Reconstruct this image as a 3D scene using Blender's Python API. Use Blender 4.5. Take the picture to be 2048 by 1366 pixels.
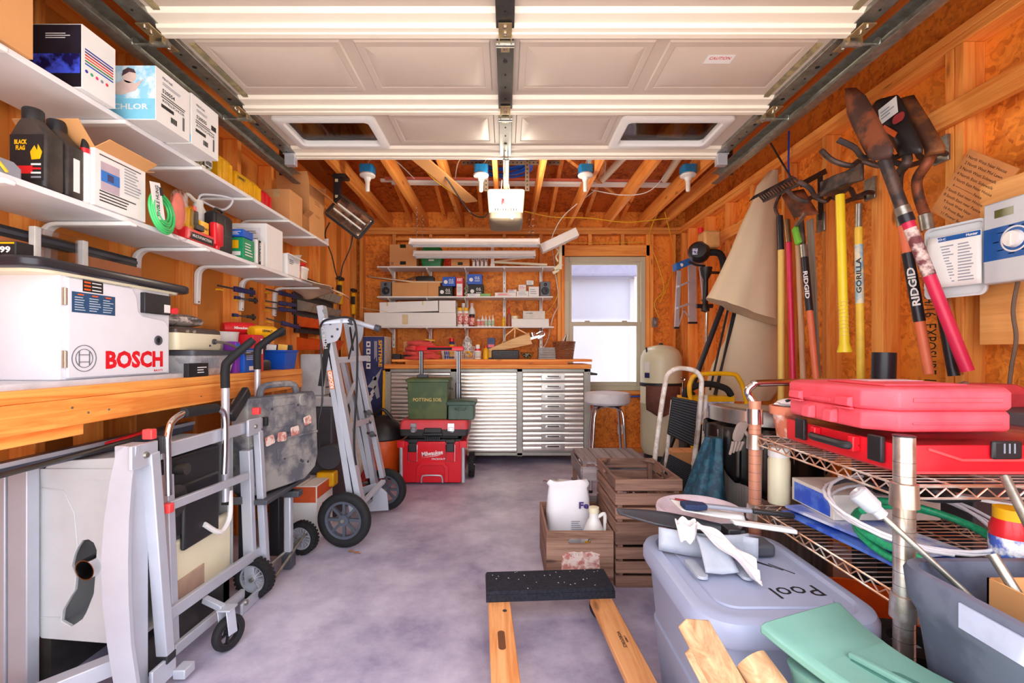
import bpy,bmesh,math,random
from mathutils import Vector as V,Matrix,Euler
RN =random.Random(11)
U =RN.uniform
for o in list(bpy.data.objects):bpy.data.objects.remove(o)
sc =bpy.context.scene
COL =sc.collection
# ---------------------------------------------------------------- camera, world, sun, exposure
FPX,CX,CY,CH =910.0,1012.0,705.0,1.07
cam =bpy.data.cameras.new('camera');cam.sensor_width =36;cam.lens =FPX/2048*36
cam.shift_x =(1024-CX)/2048;cam.shift_y =(CY-683)/2048;cam.clip_start =.02
co =bpy.data.objects.new('camera',cam);COL.objects.link(co)
co.location =(0,0,CH);co.rotation_euler =(math.pi/2,0,0);sc.camera =co
wd =bpy.data.worlds.new('sky');sc.world =wd;wd.use_nodes =True
wn =wd.node_tree.nodes;bg =wn['Background']
bg.inputs[0].default_value =(.92,.94,1.0,1);bg.inputs[1].default_value =2.9
sun =bpy.data.lights.new('sun','SUN');sun.energy =7;sun.angle =.01;sun.color =(1,.95,.88)
so =bpy.data.objects.new('sun',sun);COL.objects.link(so)
so.rotation_euler =V((.75,.42,-1.7)).to_track_quat('-Z','Y').to_euler()
sc.view_settings.view_transform ='Standard';sc.view_settings.look ='None'
sc.view_settings.gamma =1;sc.view_settings.use_curve_mapping =False
sc.view_settings.exposure =0.62
# ---------------------------------------------------------------- helpers
def P(px,py,d):return V(((px-CX)*d/FPX,d,CH-(py-CY)*d/FPX))
def srgb(c):return tuple(((x/255)/12.92 if x/255 <= .04045 else ((x/255+.055)/1.055)**2.4) for x in c)+(1,)
MATS ={}
def mat(name,col=None,rough=.5,metal=0,kind='plain',col2=None,amt=.12,scale=14,axis=2,emit=0,bump=0,coat=0):
    if name in MATS:return MATS[name]
    m =bpy.data.materials.new(name);m.use_nodes =True;MATS[name] =m
    nt =m.node_tree;N =nt.nodes;L =nt.links;p =N['Principled BSDF']
    c =srgb(col);c2 =srgb(col2) if col2 else tuple(x*(1-amt*1.6) for x in c[:3])+(1,)
    p.inputs['Roughness'].default_value =rough;p.inputs['Metallic'].default_value =metal
    p.inputs['Coat Weight'].default_value =coat
    m.diffuse_color =c
    tc =N.new('ShaderNodeTexCoord');mp =N.new('ShaderNodeMapping')
    L.new(tc.outputs['Object'],mp.inputs[0])
    if kind == 'glass':
        p.inputs['Base Color'].default_value =c;p.inputs['Roughness'].default_value =rough
        p.inputs['Transmission Weight'].default_value =1;p.inputs['IOR'].default_value =1.12
        p.inputs['Alpha'].default_value =amt if amt > .2 else 1
        return m
    if kind == 'emit':
        p.inputs['Base Color'].default_value =c
        p.inputs['Emission Color'].default_value =c;p.inputs['Emission Strength'].default_value =emit
        return m
    ramp =N.new('ShaderNodeValToRGB');ramp.color_ramp.elements[0].color =c2;ramp.color_ramp.elements[1].color =c
    def noise(sc_,det=4,rg=.6,vec=None):
        n =N.new('ShaderNodeTexNoise');n.inputs['Scale'].default_value =sc_;n.inputs['Detail'].default_value =det
        n.inputs['Roughness'].default_value =rg;L.new(vec or mp.outputs[0],n.inputs['Vector']);return n
    fac =None
    if kind == 'wood':
        s =[22,22,22];s[axis] =1.1;mp.inputs['Scale'].default_value =s
        oi =N.new('ShaderNodeObjectInfo');ad =N.new('ShaderNodeVectorMath');ad.operation ='ADD'
        ml =N.new('ShaderNodeMath');ml.operation ='MULTIPLY';ml.inputs[1].default_value =37
        L.new(oi.outputs['Random'],ml.inputs[0]);L.new(tc.outputs['Object'],ad.inputs[0]);L.new(ml.outputs[0],ad.inputs[1]);L.new(ad.outputs[0],mp.inputs[0])
        a =noise(1.6,5,.65);a.inputs['Distortion'].default_value =.8
        ramp.color_ramp.elements[0].position =.34;ramp.color_ramp.elements[1].position =.6
        L.new(a.outputs[0],ramp.inputs[0])
        # knots
        mp2 =N.new('ShaderNodeMapping');s2 =[9,9,9];s2[axis] =2.6;mp2.inputs['Scale'].default_value =s2;L.new(ad.outputs[0],mp2.inputs[0])
        vo =N.new('ShaderNodeTexVoronoi');vo.inputs['Scale'].default_value =1;L.new(mp2.outputs[0],vo.inputs['Vector'])
        r2 =N.new('ShaderNodeValToRGB');r2.color_ramp.elements[0].position =.05;r2.color_ramp.elements[0].color =(.25,.25,.25,1);r2.color_ramp.elements[1].position =.12
        L.new(vo.outputs['Distance'],r2.inputs[0])
        mx =N.new('ShaderNodeMix');mx.data_type ='RGBA';mx.blend_type ='MULTIPLY';mx.inputs[0].default_value =.75
        L.new(ramp.outputs[0],mx.inputs[6]);L.new(r2.outputs[0],mx.inputs[7])
        hs =N.new('ShaderNodeHueSaturation');mr =N.new('ShaderNodeMapRange');mr.inputs[3].default_value =.78;mr.inputs[4].default_value =1.15
        L.new(oi.outputs['Random'],mr.inputs[0]);L.new(mr.outputs[0],hs.inputs['Value']);L.new(mx.outputs[2],hs.inputs['Color'])
        L.new(hs.outputs[0],p.inputs['Base Color']);fac =a.outputs[0]
    elif kind == 'osb':
        mp.inputs['Scale'].default_value =(1,1,1)
        nz =noise(9,2);mxv =N.new('ShaderNodeMix');mxv.data_type ='RGBA';mxv.inputs[0].default_value =.16
        L.new(mp.outputs[0],mxv.inputs[6]);L.new(nz.outputs['Color'],mxv.inputs[7])
        outs =[]
        for sc3,rot in (((16,16,34),.5),((36,36,15),-.7)):
            m3 =N.new('ShaderNodeMapping');m3.inputs['Scale'].default_value =sc3;m3.inputs['Rotation'].default_value =(rot,rot,rot)
            L.new(mxv.outputs[2],m3.inputs[0]);v =N.new('ShaderNodeTexVoronoi');v.inputs['Scale'].default_value =1.6
            L.new(m3.outputs[0],v.inputs['Vector']);outs.append(v)
        sp =[]
        for v in outs:
            q =N.new('ShaderNodeSeparateColor');L.new(v.outputs['Color'],q.inputs[0]);sp.append(q.outputs[0])
        av =N.new('ShaderNodeMath');av.operation ='ADD';L.new(sp[0],av.inputs[0]);L.new(sp[1],av.inputs[1])
        nb =noise(2.2,3);ad2 =N.new('ShaderNodeMath');ad2.operation ='MULTIPLY_ADD';ad2.inputs[1].default_value =.36;L.new(av.outputs[0],ad2.inputs[0]);L.new(nb.outputs[0],ad2.inputs[2])
        e =ramp.color_ramp.elements;e[0].position =.35;e[1].position =1.0;k =e.new(.68);k.color =tuple((x+y)/2*1.05 for x,y in zip(c[:3],c2[:3]))+(1,)
        L.new(ad2.outputs[0],ramp.inputs[0]);L.new(ramp.outputs[0],p.inputs['Base Color']);fac =av.outputs[0]
    elif kind == 'concrete':
        a =noise(1.3,9,.62);b =noise(7,6,.7);ad =N.new('ShaderNodeMath');ad.operation ='MULTIPLY_ADD';ad.inputs[1].default_value =.45
        L.new(b.outputs[0],ad.inputs[0]);L.new(a.outputs[0],ad.inputs[2])
        ramp.color_ramp.elements[0].position =.56;ramp.color_ramp.elements[1].position =.86
        L.new(ad.outputs[0],ramp.inputs[0])
        cr =noise(2.1,8,.75);r3 =N.new('ShaderNodeValToRGB');r3.color_ramp.elements[0].position =.60;r3.color_ramp.elements[1].position =.70
        L.new(cr.outputs[0],r3.inputs[0]);mx =N.new('ShaderNodeMix');mx.data_type ='RGBA'
        mu =N.new('ShaderNodeMath');mu.operation ='MULTIPLY';mu.inputs[1].default_value =.45;L.new(r3.outputs[0],mu.inputs[0]);L.new(mu.outputs[0],mx.inputs[0])
        L.new(ramp.outputs[0],mx.inputs[6]);mx.inputs[7].default_value =srgb((226,220,236));L.new(mx.outputs[2],p.inputs['Base Color']);fac =b.outputs[0]
    else:
        a =noise(scale,5,.6)
        if kind == 'brush':
            s =[60,60,60];s[axis] =1;mp.inputs['Scale'].default_value =s;a.inputs['Scale'].default_value =1
        ramp.color_ramp.elements[0].position =.3;ramp.color_ramp.elements[1].position =.62
        if kind == 'dirty':ramp.color_ramp.elements[0].position =.44;ramp.color_ramp.elements[1].position =.56
        L.new(a.outputs[0],ramp.inputs[0]);L.new(ramp.outputs[0],p.inputs['Base Color']);fac =a.outputs[0]
    if kind == 'fabric':
        wv =noise(400,1);fac =wv.outputs[0];bump =bump or .3
    if bump:
        bn =N.new('ShaderNodeBump');bn.inputs['Strength'].default_value =bump;bn.inputs['Distance'].default_value =.004
        L.new(fac,bn.inputs['Height']);L.new(bn.outputs[0],p.inputs['Normal'])
    return m
def Fr(loc=(0,0,0),rz=0,rx=0,ry=0):return Matrix.Translation(V(loc)) @ Euler((rx,ry,rz)).to_matrix().to_4x4()
def face(o,right,up):
    r =V(right).normalized();u =V(up);u =(u-r*u.dot(r)).normalized();n =r.cross(u)
    m =Matrix((r,u,n)).transposed().to_4x4();m.translation =V(o);return m
FX =lambda o:face(o,(0,1,0),(0,0,1))      # sheet on a face looking +X
FY =lambda o:face(o,(1,0,0),(0,0,1))      # sheet on a face looking -Y
def cr(pts,k=6,close=False):
    pts =[V(p) for p in pts];n =len(pts);out =[]
    rng =range(n if close else n-1)
    for i in rng:
        p0 =pts[(i-1) % n] if close or i > 0 else pts[0];p1 =pts[i];p2 =pts[(i+1) % n];p3 =pts[(i+2) % n] if close or i+2 < n else pts[-1]
        for j in range(k):
            t =j/k;out.append(.5*((2*p1)+(p2-p0)*t+(2*p0-5*p1+4*p2-p3)*t*t+(3*p1-p0-3*p2+p3)*t**3))
    if not close:out.append(pts[-1])
    return out
SPLIT ={'screw','moulded_step','end_sleeve','post_cap','perforated_foot','nail_head','handle_mount','flap_strip','guard_post','lower_link','pulley','latch_pair','knob_pair','pivot_pair','bolt','rear_leg','clamp_knobs','yellow_band','clamp_knob','foot_bracket','heating_tube','support_cap'}
class B:
    def __init__(s,M=None):s.v =[];s.f =[];s.c =[];s.M =M or Matrix()
    def pieces(s):
        out =[]
        for i,(a,f) in enumerate(s.c):
            a2,f2 =s.c[i+1] if i+1 < len(s.c) else (len(s.v),len(s.f));q =B();q.v =s.v[a:a2];q.f =[tuple(k-a for k in t) for t in s.f[f:f2]];out.append(q)
        return out
    def add(s,vs,fs):
        n =len(s.v);s.c.append((n,len(s.f)));s.v += [s.M @ V(p) for p in vs];s.f += [tuple(i+n for i in f) for f in fs];return s
    def box(s,lo,hi):
        (a,b,c),(d,e,f) =lo,hi
        return s.add([(a,b,c),(d,b,c),(d,e,c),(a,e,c),(a,b,f),(d,b,f),(d,e,f),(a,e,f)],
                     [(0,3,2,1),(4,5,6,7),(0,1,5,4),(1,2,6,5),(2,3,7,6),(3,0,4,7)])
    def obox(s,c,size,r=(0,0,0)):
        R =Euler(r).to_matrix();h =V(size)/2;c =V(c);vs =[]
        for z in (-1,1):
            for x,y in ((-1,-1),(1,-1),(1,1),(-1,1)):vs.append(c+R @ V((x*h.x,y*h.y,z*h.z)))
        return s.add(vs,[(0,3,2,1),(4,5,6,7),(0,1,5,4),(1,2,6,5),(2,3,7,6),(3,0,4,7)])
    def beam(s,p0,p1,w,h,up=(0,0,1)):
        p0,p1 =V(p0),V(p1);d =(p1-p0).normalized();r =d.cross(V(up)).normalized();u =r.cross(d)
        vs =[q+r*(w/2*x)+u*(h/2*y) for q in (p0,p1) for x,y in ((-1,-1),(1,-1),(1,1),(-1,1))]
        return s.add(vs,[(0,3,2,1),(4,5,6,7),(0,1,5,4),(1,2,6,5),(2,3,7,6),(3,0,4,7)])
    def loft(s,rings,cap=True,close=False):
        n =len(rings[0]);vs =[p for r in rings for p in r];fs =[]
        m =len(rings)
        for i in range(m if close else m-1):
            a =i*n;b =((i+1) % m)*n
            for j in range(n):k =(j+1) % n;fs.append((a+j,a+k,b+k,b+j))
        if cap and not close:fs += [tuple(range(n))[::-1],tuple(range((m-1)*n,m*n))]
        return s.add(vs,fs)
    def tube(s,pts,r,n=8,close=False):
        pts =[V(p) for p in pts];m =len(pts);rings =[];pu =None
        for i,p in enumerate(pts):
            a =pts[(i-1) % m] if close or i else pts[0];b =pts[(i+1) % m] if close or i < m-1 else pts[-1]
            d =(b-a).normalized() if (b-a).length > 1e-9 else V((0,0,1))
            if pu is None:pu =d.orthogonal().normalized()
            pu =(pu-d*pu.dot(d));pu =pu.normalized() if pu.length > 1e-6 else d.orthogonal().normalized()
            w =d.cross(pu);rr =r[i] if isinstance(r,(list,tuple)) else r
            rings.append([p+(pu*math.cos(t)+w*math.sin(t))*rr for t in (2*math.pi*k/n for k in range(n))])
        return s.loft(rings,True,close)
    def cyl(s,p0,p1,r,r2=None,n=16):return s.tube([p0,p1],[r,r if r2 is None else r2],n)
    def lathe(s,prof,c=(0,0,0),n=24,ax=(0,0,1),cap=True):
        ax =V(ax).normalized();a =ax.orthogonal().normalized();b =ax.cross(a);c =V(c)
        return s.loft([[c+ax*z+(a*math.cos(t)+b*math.sin(t))*max(r,1e-4) for t in (2*math.pi*k/n for k in range(n))] for r,z in prof],cap)
    def prism(s,poly,vec):
        poly =[V(p) for p in poly];v =V(vec);return s.loft([poly,[p+v for p in poly]])
    def rl(s,secs,c=(0,0),k=4):
        rings =[]
        for q in secs:
            z,hx,hy,r =q[:4];ox,oy =(q[4],q[5]) if len(q) > 4 else (0,0);r =max(min(r,hx*.999,hy*.999),.0005);ring =[]
            for sx,sy,a0 in ((1,1,0),(-1,1,90),(-1,-1,180),(1,-1,270)):
                for j in range(k+1):
                    a =math.radians(a0+90*j/k);ring.append((c[0]+ox+sx*(hx-r)+r*math.cos(a),c[1]+oy+sy*(hy-r)+r*math.sin(a),z))
            rings.append(ring)
        return s.loft(rings)
    def grid(s,fn,nu,nv):
        return s.add([fn(i/nu,j/nv) for i in range(nu+1) for j in range(nv+1)],
                     [(i*(nv+1)+j,(i+1)*(nv+1)+j,(i+1)*(nv+1)+j+1,i*(nv+1)+j+1) for i in range(nu) for j in range(nv)])
    def torus(s,c,ax,R,r,n=24,m=8,a0=0,a1=360):
        ax =V(ax).normalized();a =ax.orthogonal().normalized();b =ax.cross(a);c =V(c)
        full =a1-a0 >= 360;k =n if full else n+1
        return s.tube([c+(a*math.cos(t)+b*math.sin(t))*R for t in (math.radians(a0+(a1-a0)*i/n) for i in range(k))],r,m,full)
def mk(name,b,m,Mi,bev=0,solid=0,sm=38,sub=0):
    me =bpy.data.meshes.new(name);me.from_pydata([Mi @ v for v in b.v],[],b.f)
    bm =bmesh.new();bm.from_mesh(me);bmesh.ops.recalc_face_normals(bm,faces=bm.faces)
    bm.to_mesh(me);bm.free();me.materials.append(m)
    me.polygons.foreach_set('use_smooth',[True]*len(me.polygons));me.set_sharp_from_angle(angle=math.radians(sm))
    o =bpy.data.objects.new(name,me);COL.objects.link(o)
    if sub:q =o.modifiers.new('subdivision','SUBSURF');q.levels =q.render_levels =sub
    if solid:q =o.modifiers.new('solidify','SOLIDIFY');q.thickness =solid;q.offset =0
    if bev:q =o.modifiers.new('bevel','BEVEL');q.width =bev;q.segments =2;q.limit_method ='ANGLE';q.angle_limit =math.radians(40)
    return o
TXT ={}
def text_mesh(s,w,h,bold,ext=.0004):
    cu =bpy.data.curves.new('lettering','FONT');cu.body =s;cu.align_x ='CENTER';cu.size =1;cu.resolution_u =2;cu.offset =bold
    to =bpy.data.objects.new('lettering',cu);COL.objects.link(to);bpy.context.view_layer.update()
    me =bpy.data.meshes.new_from_object(to.evaluated_get(bpy.context.evaluated_depsgraph_get()));bpy.data.objects.remove(to)
    vs =[v.co.copy() for v in me.vertices]
    if not vs:return None
    x0 =min(v.x for v in vs);x1 =max(v.x for v in vs);y0 =min(v.y for v in vs);y1 =max(v.y for v in vs)
    sx =w/max(x1-x0,1e-6);sy =h/max(y1-y0,1e-6) if h else sx
    b =B();b.add([((v.x-(x0+x1)/2)*sx,(v.y-(y0+y1)/2)*sy,ext) for v in vs],[tuple(p.vertices) for p in me.polygons])
    return b
class T:
    def __init__(s,name,label,cat,loc,rz=0,group=None,kind=None,rx=0,ry=0):
        s.o =bpy.data.objects.new(name,None);s.o.empty_display_size =.05;COL.objects.link(s.o)
        s.o.location =loc;s.o.rotation_euler =(rx,ry,rz);s.M =Fr(loc,rz,rx,ry);s.Mi =s.M.inverted()
        if kind:s.o['kind'] =kind
        else:s.o['label'] =label;s.o['category'] =cat
        if group:s.o['group'] =group
    def b(s):return B(s.M.copy())
    def part(s,name,b,m,parent=None,label=None,bev=0,solid=0,sm=38,stuff=False,sub=0):
        if name in SPLIT and len(b.c) > 1 and not stuff:
            for q in b.pieces():o =s.part(name,q,m,parent,label,bev,solid,sm,False,sub)
            return o
        o =mk(name,b,m,s.Mi,bev,solid,sm,sub);o.parent =parent or s.o
        if label:o['label'] =label
        if stuff:o['kind'] ='stuff'
        return o
    def text(s,st,M,w,h,m,parent=None,bold=.0,name='lettering',local=False):
        b =text_mesh(st,w,h,bold)
        if b is None:return
        MM =(s.M @ M) if local else M
        b.v =[MM @ v for v in b.v]
        return s.part(name,b,m,parent)
    def patch(s,M,w,h,m,parent=None,name='printed_label',t=.0006,local=False,label=None):
        b =B((s.M @ M) if local else M);b.box((-w/2,-h/2,0),(w/2,h/2,t));return s.part(name,b,m,parent,label)
def single(name,b,m,label,cat,group=None,**kw):
    xs =[v.x for v in b.v];ys =[v.y for v in b.v];zs =[v.z for v in b.v]
    loc =V(((min(xs)+max(xs))/2,(min(ys)+max(ys))/2,min(zs)))
    stuff =kw.pop('stuff',False)
    o =mk(name,b,m,Matrix.Translation(-loc),**kw);o.location =loc
    o['label'] =label;o['category'] =cat
    if group:o['group'] =group
    if stuff:o['kind'] ='stuff'
    return o
def struct(name,b,m,parent=None,**kw):
    o =mk(name,b,m,Matrix(),**kw)
    if parent:o.parent =parent
    else:o['kind'] ='structure'
    return o
def dup(o,loc,rz=None,label=None,parent=None):
    c =o.copy();COL.objects.link(c)
    if parent:c.parent =parent
    else:
        c.location =loc
        if rz is not None:c.rotation_euler[2] =rz
        if label:c['label'] =label
    for ch in list(o.children):dup(ch,None,parent=c)
    return c
# ---------------------------------------------------------------- materials
WD,WD2 =(255,174,86),(232,126,44)
wx =mat('framing_lumber_x',WD,.6,kind='wood',col2=WD2,axis=0);wy =mat('framing_lumber_y',WD,.6,kind='wood',col2=WD2,axis=1);wz =mat('framing_lumber_z',WD,.6,kind='wood',col2=WD2,axis=2)
osb =mat('oriented_strand_board',(255,156,54),.62,kind='osb',col2=(172,70,10),bump=.25)
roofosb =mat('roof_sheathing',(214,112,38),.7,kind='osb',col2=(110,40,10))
brownb =mat('brown_fibreboard',(214,136,56),.7,amt=.06,scale=3)
conc =mat('concrete_floor',(206,200,220),.42,kind='concrete',col2=(142,136,168),bump=.08)
drive =mat('driveway_concrete',(212,208,200),.8,kind='concrete',col2=(190,186,180))
white =mat('white_enamel',(240,238,236),.35,amt=.02);wshelf =mat('white_melamine',(236,234,236),.4,amt=.02)
railw =mat('rail_cream_lit',(250,240,222),.4,amt=.02);doorw =mat('door_cream_dim',(212,196,182),.45,amt=.03,scale=5,bump=.05);trimw =mat('window_beige_vinyl',(206,200,176),.4,amt=.03)  # one cream paint in two tones, rails lighter because more light falls there
galv =mat('galvanised_steel',(168,166,158),.34,.75,col2=(132,130,120),scale=30);dsteel =mat('dark_steel',(92,90,88),.35,.7,amt=.2)
chrome =mat('chrome',(225,225,230),.14,1,amt=.03);alu =mat('brushed_aluminium',(206,208,218),.34,.45,amt=.06);alug =mat('silver_grey_paint',(190,194,206),.36,.25,amt=.05,scale=8)
blk =mat('black_plastic',(34,34,38),.45,amt=.15);rub =mat('black_rubber',(26,26,30),.75,amt=.3,scale=40);dgry =mat('dark_grey_plastic',(72,74,82),.5,amt=.1)
gry =mat('grey_plastic',(150,154,168),.45,amt=.05);red =mat('red_plastic',(226,28,40),.35,amt=.05,coat=.2);dred =mat('dark_red',(150,18,30),.5)
blue =mat('blue_plastic',(20,84,196),.35);navy =mat('navy_blue',(34,40,104),.45);yel =mat('yellow_plastic',(250,186,16),.38);org =mat('orange_plastic',(244,96,20),.45)
grn =mat('green_plastic',(40,160,96),.4);paper =mat('white_paper',(240,238,236),.7,amt=.02);card =mat('brown_cardboard',(216,156,98),.75,amt=.05,scale=5,bump=.05)
cardd =mat('cardboard_inside',(176,118,66),.8);cream =mat('cream_enamel',(240,232,200),.4,amt=.02);ink =mat('black_ink',(24,22,26),.6);ply =mat('plywood',(236,190,130),.55,kind='wood',col2=(216,158,96),axis=0)
clear =mat('clear_plastic',(235,238,245),.08,kind='glass',amt=.35);frost =mat('frosted_plastic',(225,228,235),.45,kind='glass',amt=.62)
wglass =mat('window_glass',(240,246,255),.02,kind='glass',amt=.25);smoke =mat('smoked_glass',(60,50,44),.05,kind='glass',amt=.8);ywire =mat('yellow_cable',(246,196,40),.5);wwire =mat('white_cable',(236,232,226),.5)
rust =mat('rusty_steel',(150,84,54),.6,.35,kind='dirty',col2=(84,58,50),scale=9,bump=.2);iron =mat('old_iron',(96,76,68),.55,.4,kind='dirty',col2=(60,52,52),scale=12)
# ---------------------------------------------------------------- room shell
XL,XR,YB,YF,ZP =-1.59,1.86,4.87,.42,2.41     # stud faces, front opening, plate top
OXL,OXR,OYB =-1.68,1.95,4.96
b =B();b.box((OXL-.02,YF,-.12),(OXR+.02,OYB+.02,0));floor =struct('floor',b,conc)
b =B();b.box((-9,-9,-.14),(9,YF,-.012));struct('driveway',b,drive)
b =B();b.box((-9,OYB+.02,-.2),(9,11,-.1));struct('side_yard',b,drive)
def roofz(y):return 2.60+(4.96-y)*.2
# left wall
b =B();b.prism([(OXL,YF,0),(OXL,OYB,0),(OXL,OYB,roofz(OYB)),(OXL,YF,roofz(YF))],(-.015,0,0));wl =struct('wall_left',b,brownb)
def studs(par,ys,x0,x1,z0=.04,z1=2.335,w=.036):
    for y in ys:q =B();q.box((x0,y-w/2,z0),(x1,y+w/2,z1));struct('stud',q,wz,par,bev=.002)
studs(wl,[.78+.387*k for k in range(11)]+[4.835],OXL,XL)
for nm,z0,z1 in (('sole_plate',0,.038),('top_plate',2.337,2.372),('top_plate',2.374,ZP)):
    b =B();b.box((OXL,YF,z0),(XL,YB,z1));struct(nm,b,wy,wl,bev=.002)
    b =B();b.box((XR,YF,z0),(OXR,YB,z1));RIGHTP =b;MATS['_'+str(z0)] =b
b =B();b.prism([(OXR,YF,0),(OXR,OYB,0),(OXR,OYB,roofz(OYB)),(OXR,YF,roofz(YF))],(.015,0,0));wr =struct('wall_right',b,osb)
for nm,z0 in (('sole_plate',0),('top_plate',2.337),('top_plate',2.374)):struct(nm,MATS.pop('_'+str(z0)),wy,wr,bev=.002)
studs(wr,[.68+.396*k for k in range(11)]+[4.83],XR,OXR)
studs(wr,[1.87+.04,2.26+.04],XR,OXR)
for ya_,yb_ in ((YF,2.0),(3.45,4.05)):b =B();b.box((XR-.036,ya_,2.01),(XR-.001,yb_,2.10));struct('brace_board',b,wy,wr,bev=.002)
# back wall with window opening
WX0,WX1,WZ0,WZ1 =.63,1.50,.66,2.10
b =B()
for lo,hi in (((OXL,0),(WX0,ZP)),((WX1,0),(OXR,ZP)),((WX0,0),(WX1,WZ0)),((WX0,WZ1),(WX1,ZP)),((OXL,ZP),(OXR,2.60))):
    b.box((lo[0],OYB,lo[1]),(hi[0],OYB+.015,hi[1]))
wb =struct('wall_back',b,osb)
for x in (-1.55,-1.198,-.807,-.417,-.017,.374,WX0-.06,WX0-.02,WX1+.02,WX1+.06,1.80):
    q =B();q.box((x-.018,YB,.04),(x+.018,OYB,2.335));struct('stud',q,wz,wb,bev=.002)
for x in (.9,1.25):
    q =B();q.box((x-.018,YB,.04),(x+.018,OYB,WZ0-.04));struct('stud',q,wz,wb)
    q =B();q.box((x-.018,YB,WZ1+.12),(x+.018,OYB,2.335));struct('stud',q,wz,wb)
for nm,a in (('sole_plate',(OXL,XR+.08,0,.038)),('top_plate',(OXL,XR+.08,2.337,2.372)),('top_plate',(OXL,XR+.08,2.374,ZP)),('header',(WX0-.04,WX1+.04,WZ1+.005,WZ1+.12)),('sill_plate',(WX0-.04,WX1+.04,WZ0-.04,WZ0-.002)),
              ('blocking',(-1.18,-.43,2.27,2.30)),('blocking',(-.40,.36,2.27,2.30))):
    q =B();q.box((a[0],YB,a[2]),(a[1],OYB,a[3]));struct(nm,q,wx,wb,bev=.002)
# window
b =B()
def frame(b,x0,x1,z0,z1,y0,y1,t):
    for lo,hi in (((x0,z0),(x0+t,z1)),((x1-t,z0),(x1,z1)),((x0+t,z0),(x1-t,z0+t)),((x0+t,z1-t),(x1-t,z1))):
        b.box((lo[0],y0,lo[1]),(hi[0],y1,hi[1]))
frame(b,WX0,WX1,WZ0,WZ1,YB+.02,OYB+.03,.05);win =struct('window_1',b,trimw,bev=.003)
b =B();frame(b,WX0+.05,WX1-.05,1.36,WZ1-.05,YB+.055,YB+.08,.03);struct('upper_sash',b,trimw,win,bev=.003)
b =B();frame(b,WX0+.05,WX1-.05,WZ0+.05,1.40,YB+.025,YB+.05,.045);struct('lower_sash',b,trimw,win,bev=.003)
b =B();b.box((WX0+.08,YB+.064,1.39),(WX1-.08,YB+.069,WZ1-.08));struct('pane',b,wglass,win)
b =B();b.box((WX0+.095,YB+.034,WZ0+.095),(WX1-.095,YB+.039,1.355));struct('pane',b,wglass,win)
b =B()
for x in (.85,1.25):b.box((x,YB+.015,1.40),(x+.05,YB+.05,1.412))
struct('sash_lock',b,trimw,win)
# neighbouring wall seen through the window
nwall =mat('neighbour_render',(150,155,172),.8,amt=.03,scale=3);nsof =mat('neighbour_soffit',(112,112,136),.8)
b =B();b.box((-6,6.6,-.1),(9,6.7,2.16));nw =struct('neighbour_wall',b,nwall)
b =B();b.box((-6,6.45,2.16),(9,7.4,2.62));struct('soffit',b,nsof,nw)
b =B();b.cyl((1.87,6.54,-.1),(1.87,6.54,2.16),.03);struct('downpipe',b,white,nw)
# front wall above the opening and at both sides
b =B();b.box((OXL,YF-.1,2.12),(OXR,YF,roofz(YF)));b.box((OXL,YF-.1,0),(-1.36,YF,2.12));b.box((1.40,YF-.1,0),(OXR,YF,2.12));struct('wall_front',b,osb)
# roof, rafters, joists
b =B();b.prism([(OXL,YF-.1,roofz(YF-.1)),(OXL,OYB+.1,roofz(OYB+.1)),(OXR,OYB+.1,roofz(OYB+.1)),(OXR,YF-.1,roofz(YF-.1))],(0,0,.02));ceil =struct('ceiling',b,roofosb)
for x in (-1.43,-1.04,-.66,-.26,.1,.48,.86,1.25,1.6):
    q =B();q.beam((x,YF,roofz(YF)-.047),(x,OYB,roofz(OYB)-.047),.036,.088);struct('rafter',q,wy,ceil)
for x in (-1.62,-1.25,-.86,-.47,-.08,.27,.67,1.07,1.45,1.66):
    q =B();q.box((x-.018,YF,ZP),(x+.018,OYB,ZP+.13));struct('joist',q,wy,ceil,bev=.002)
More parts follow.
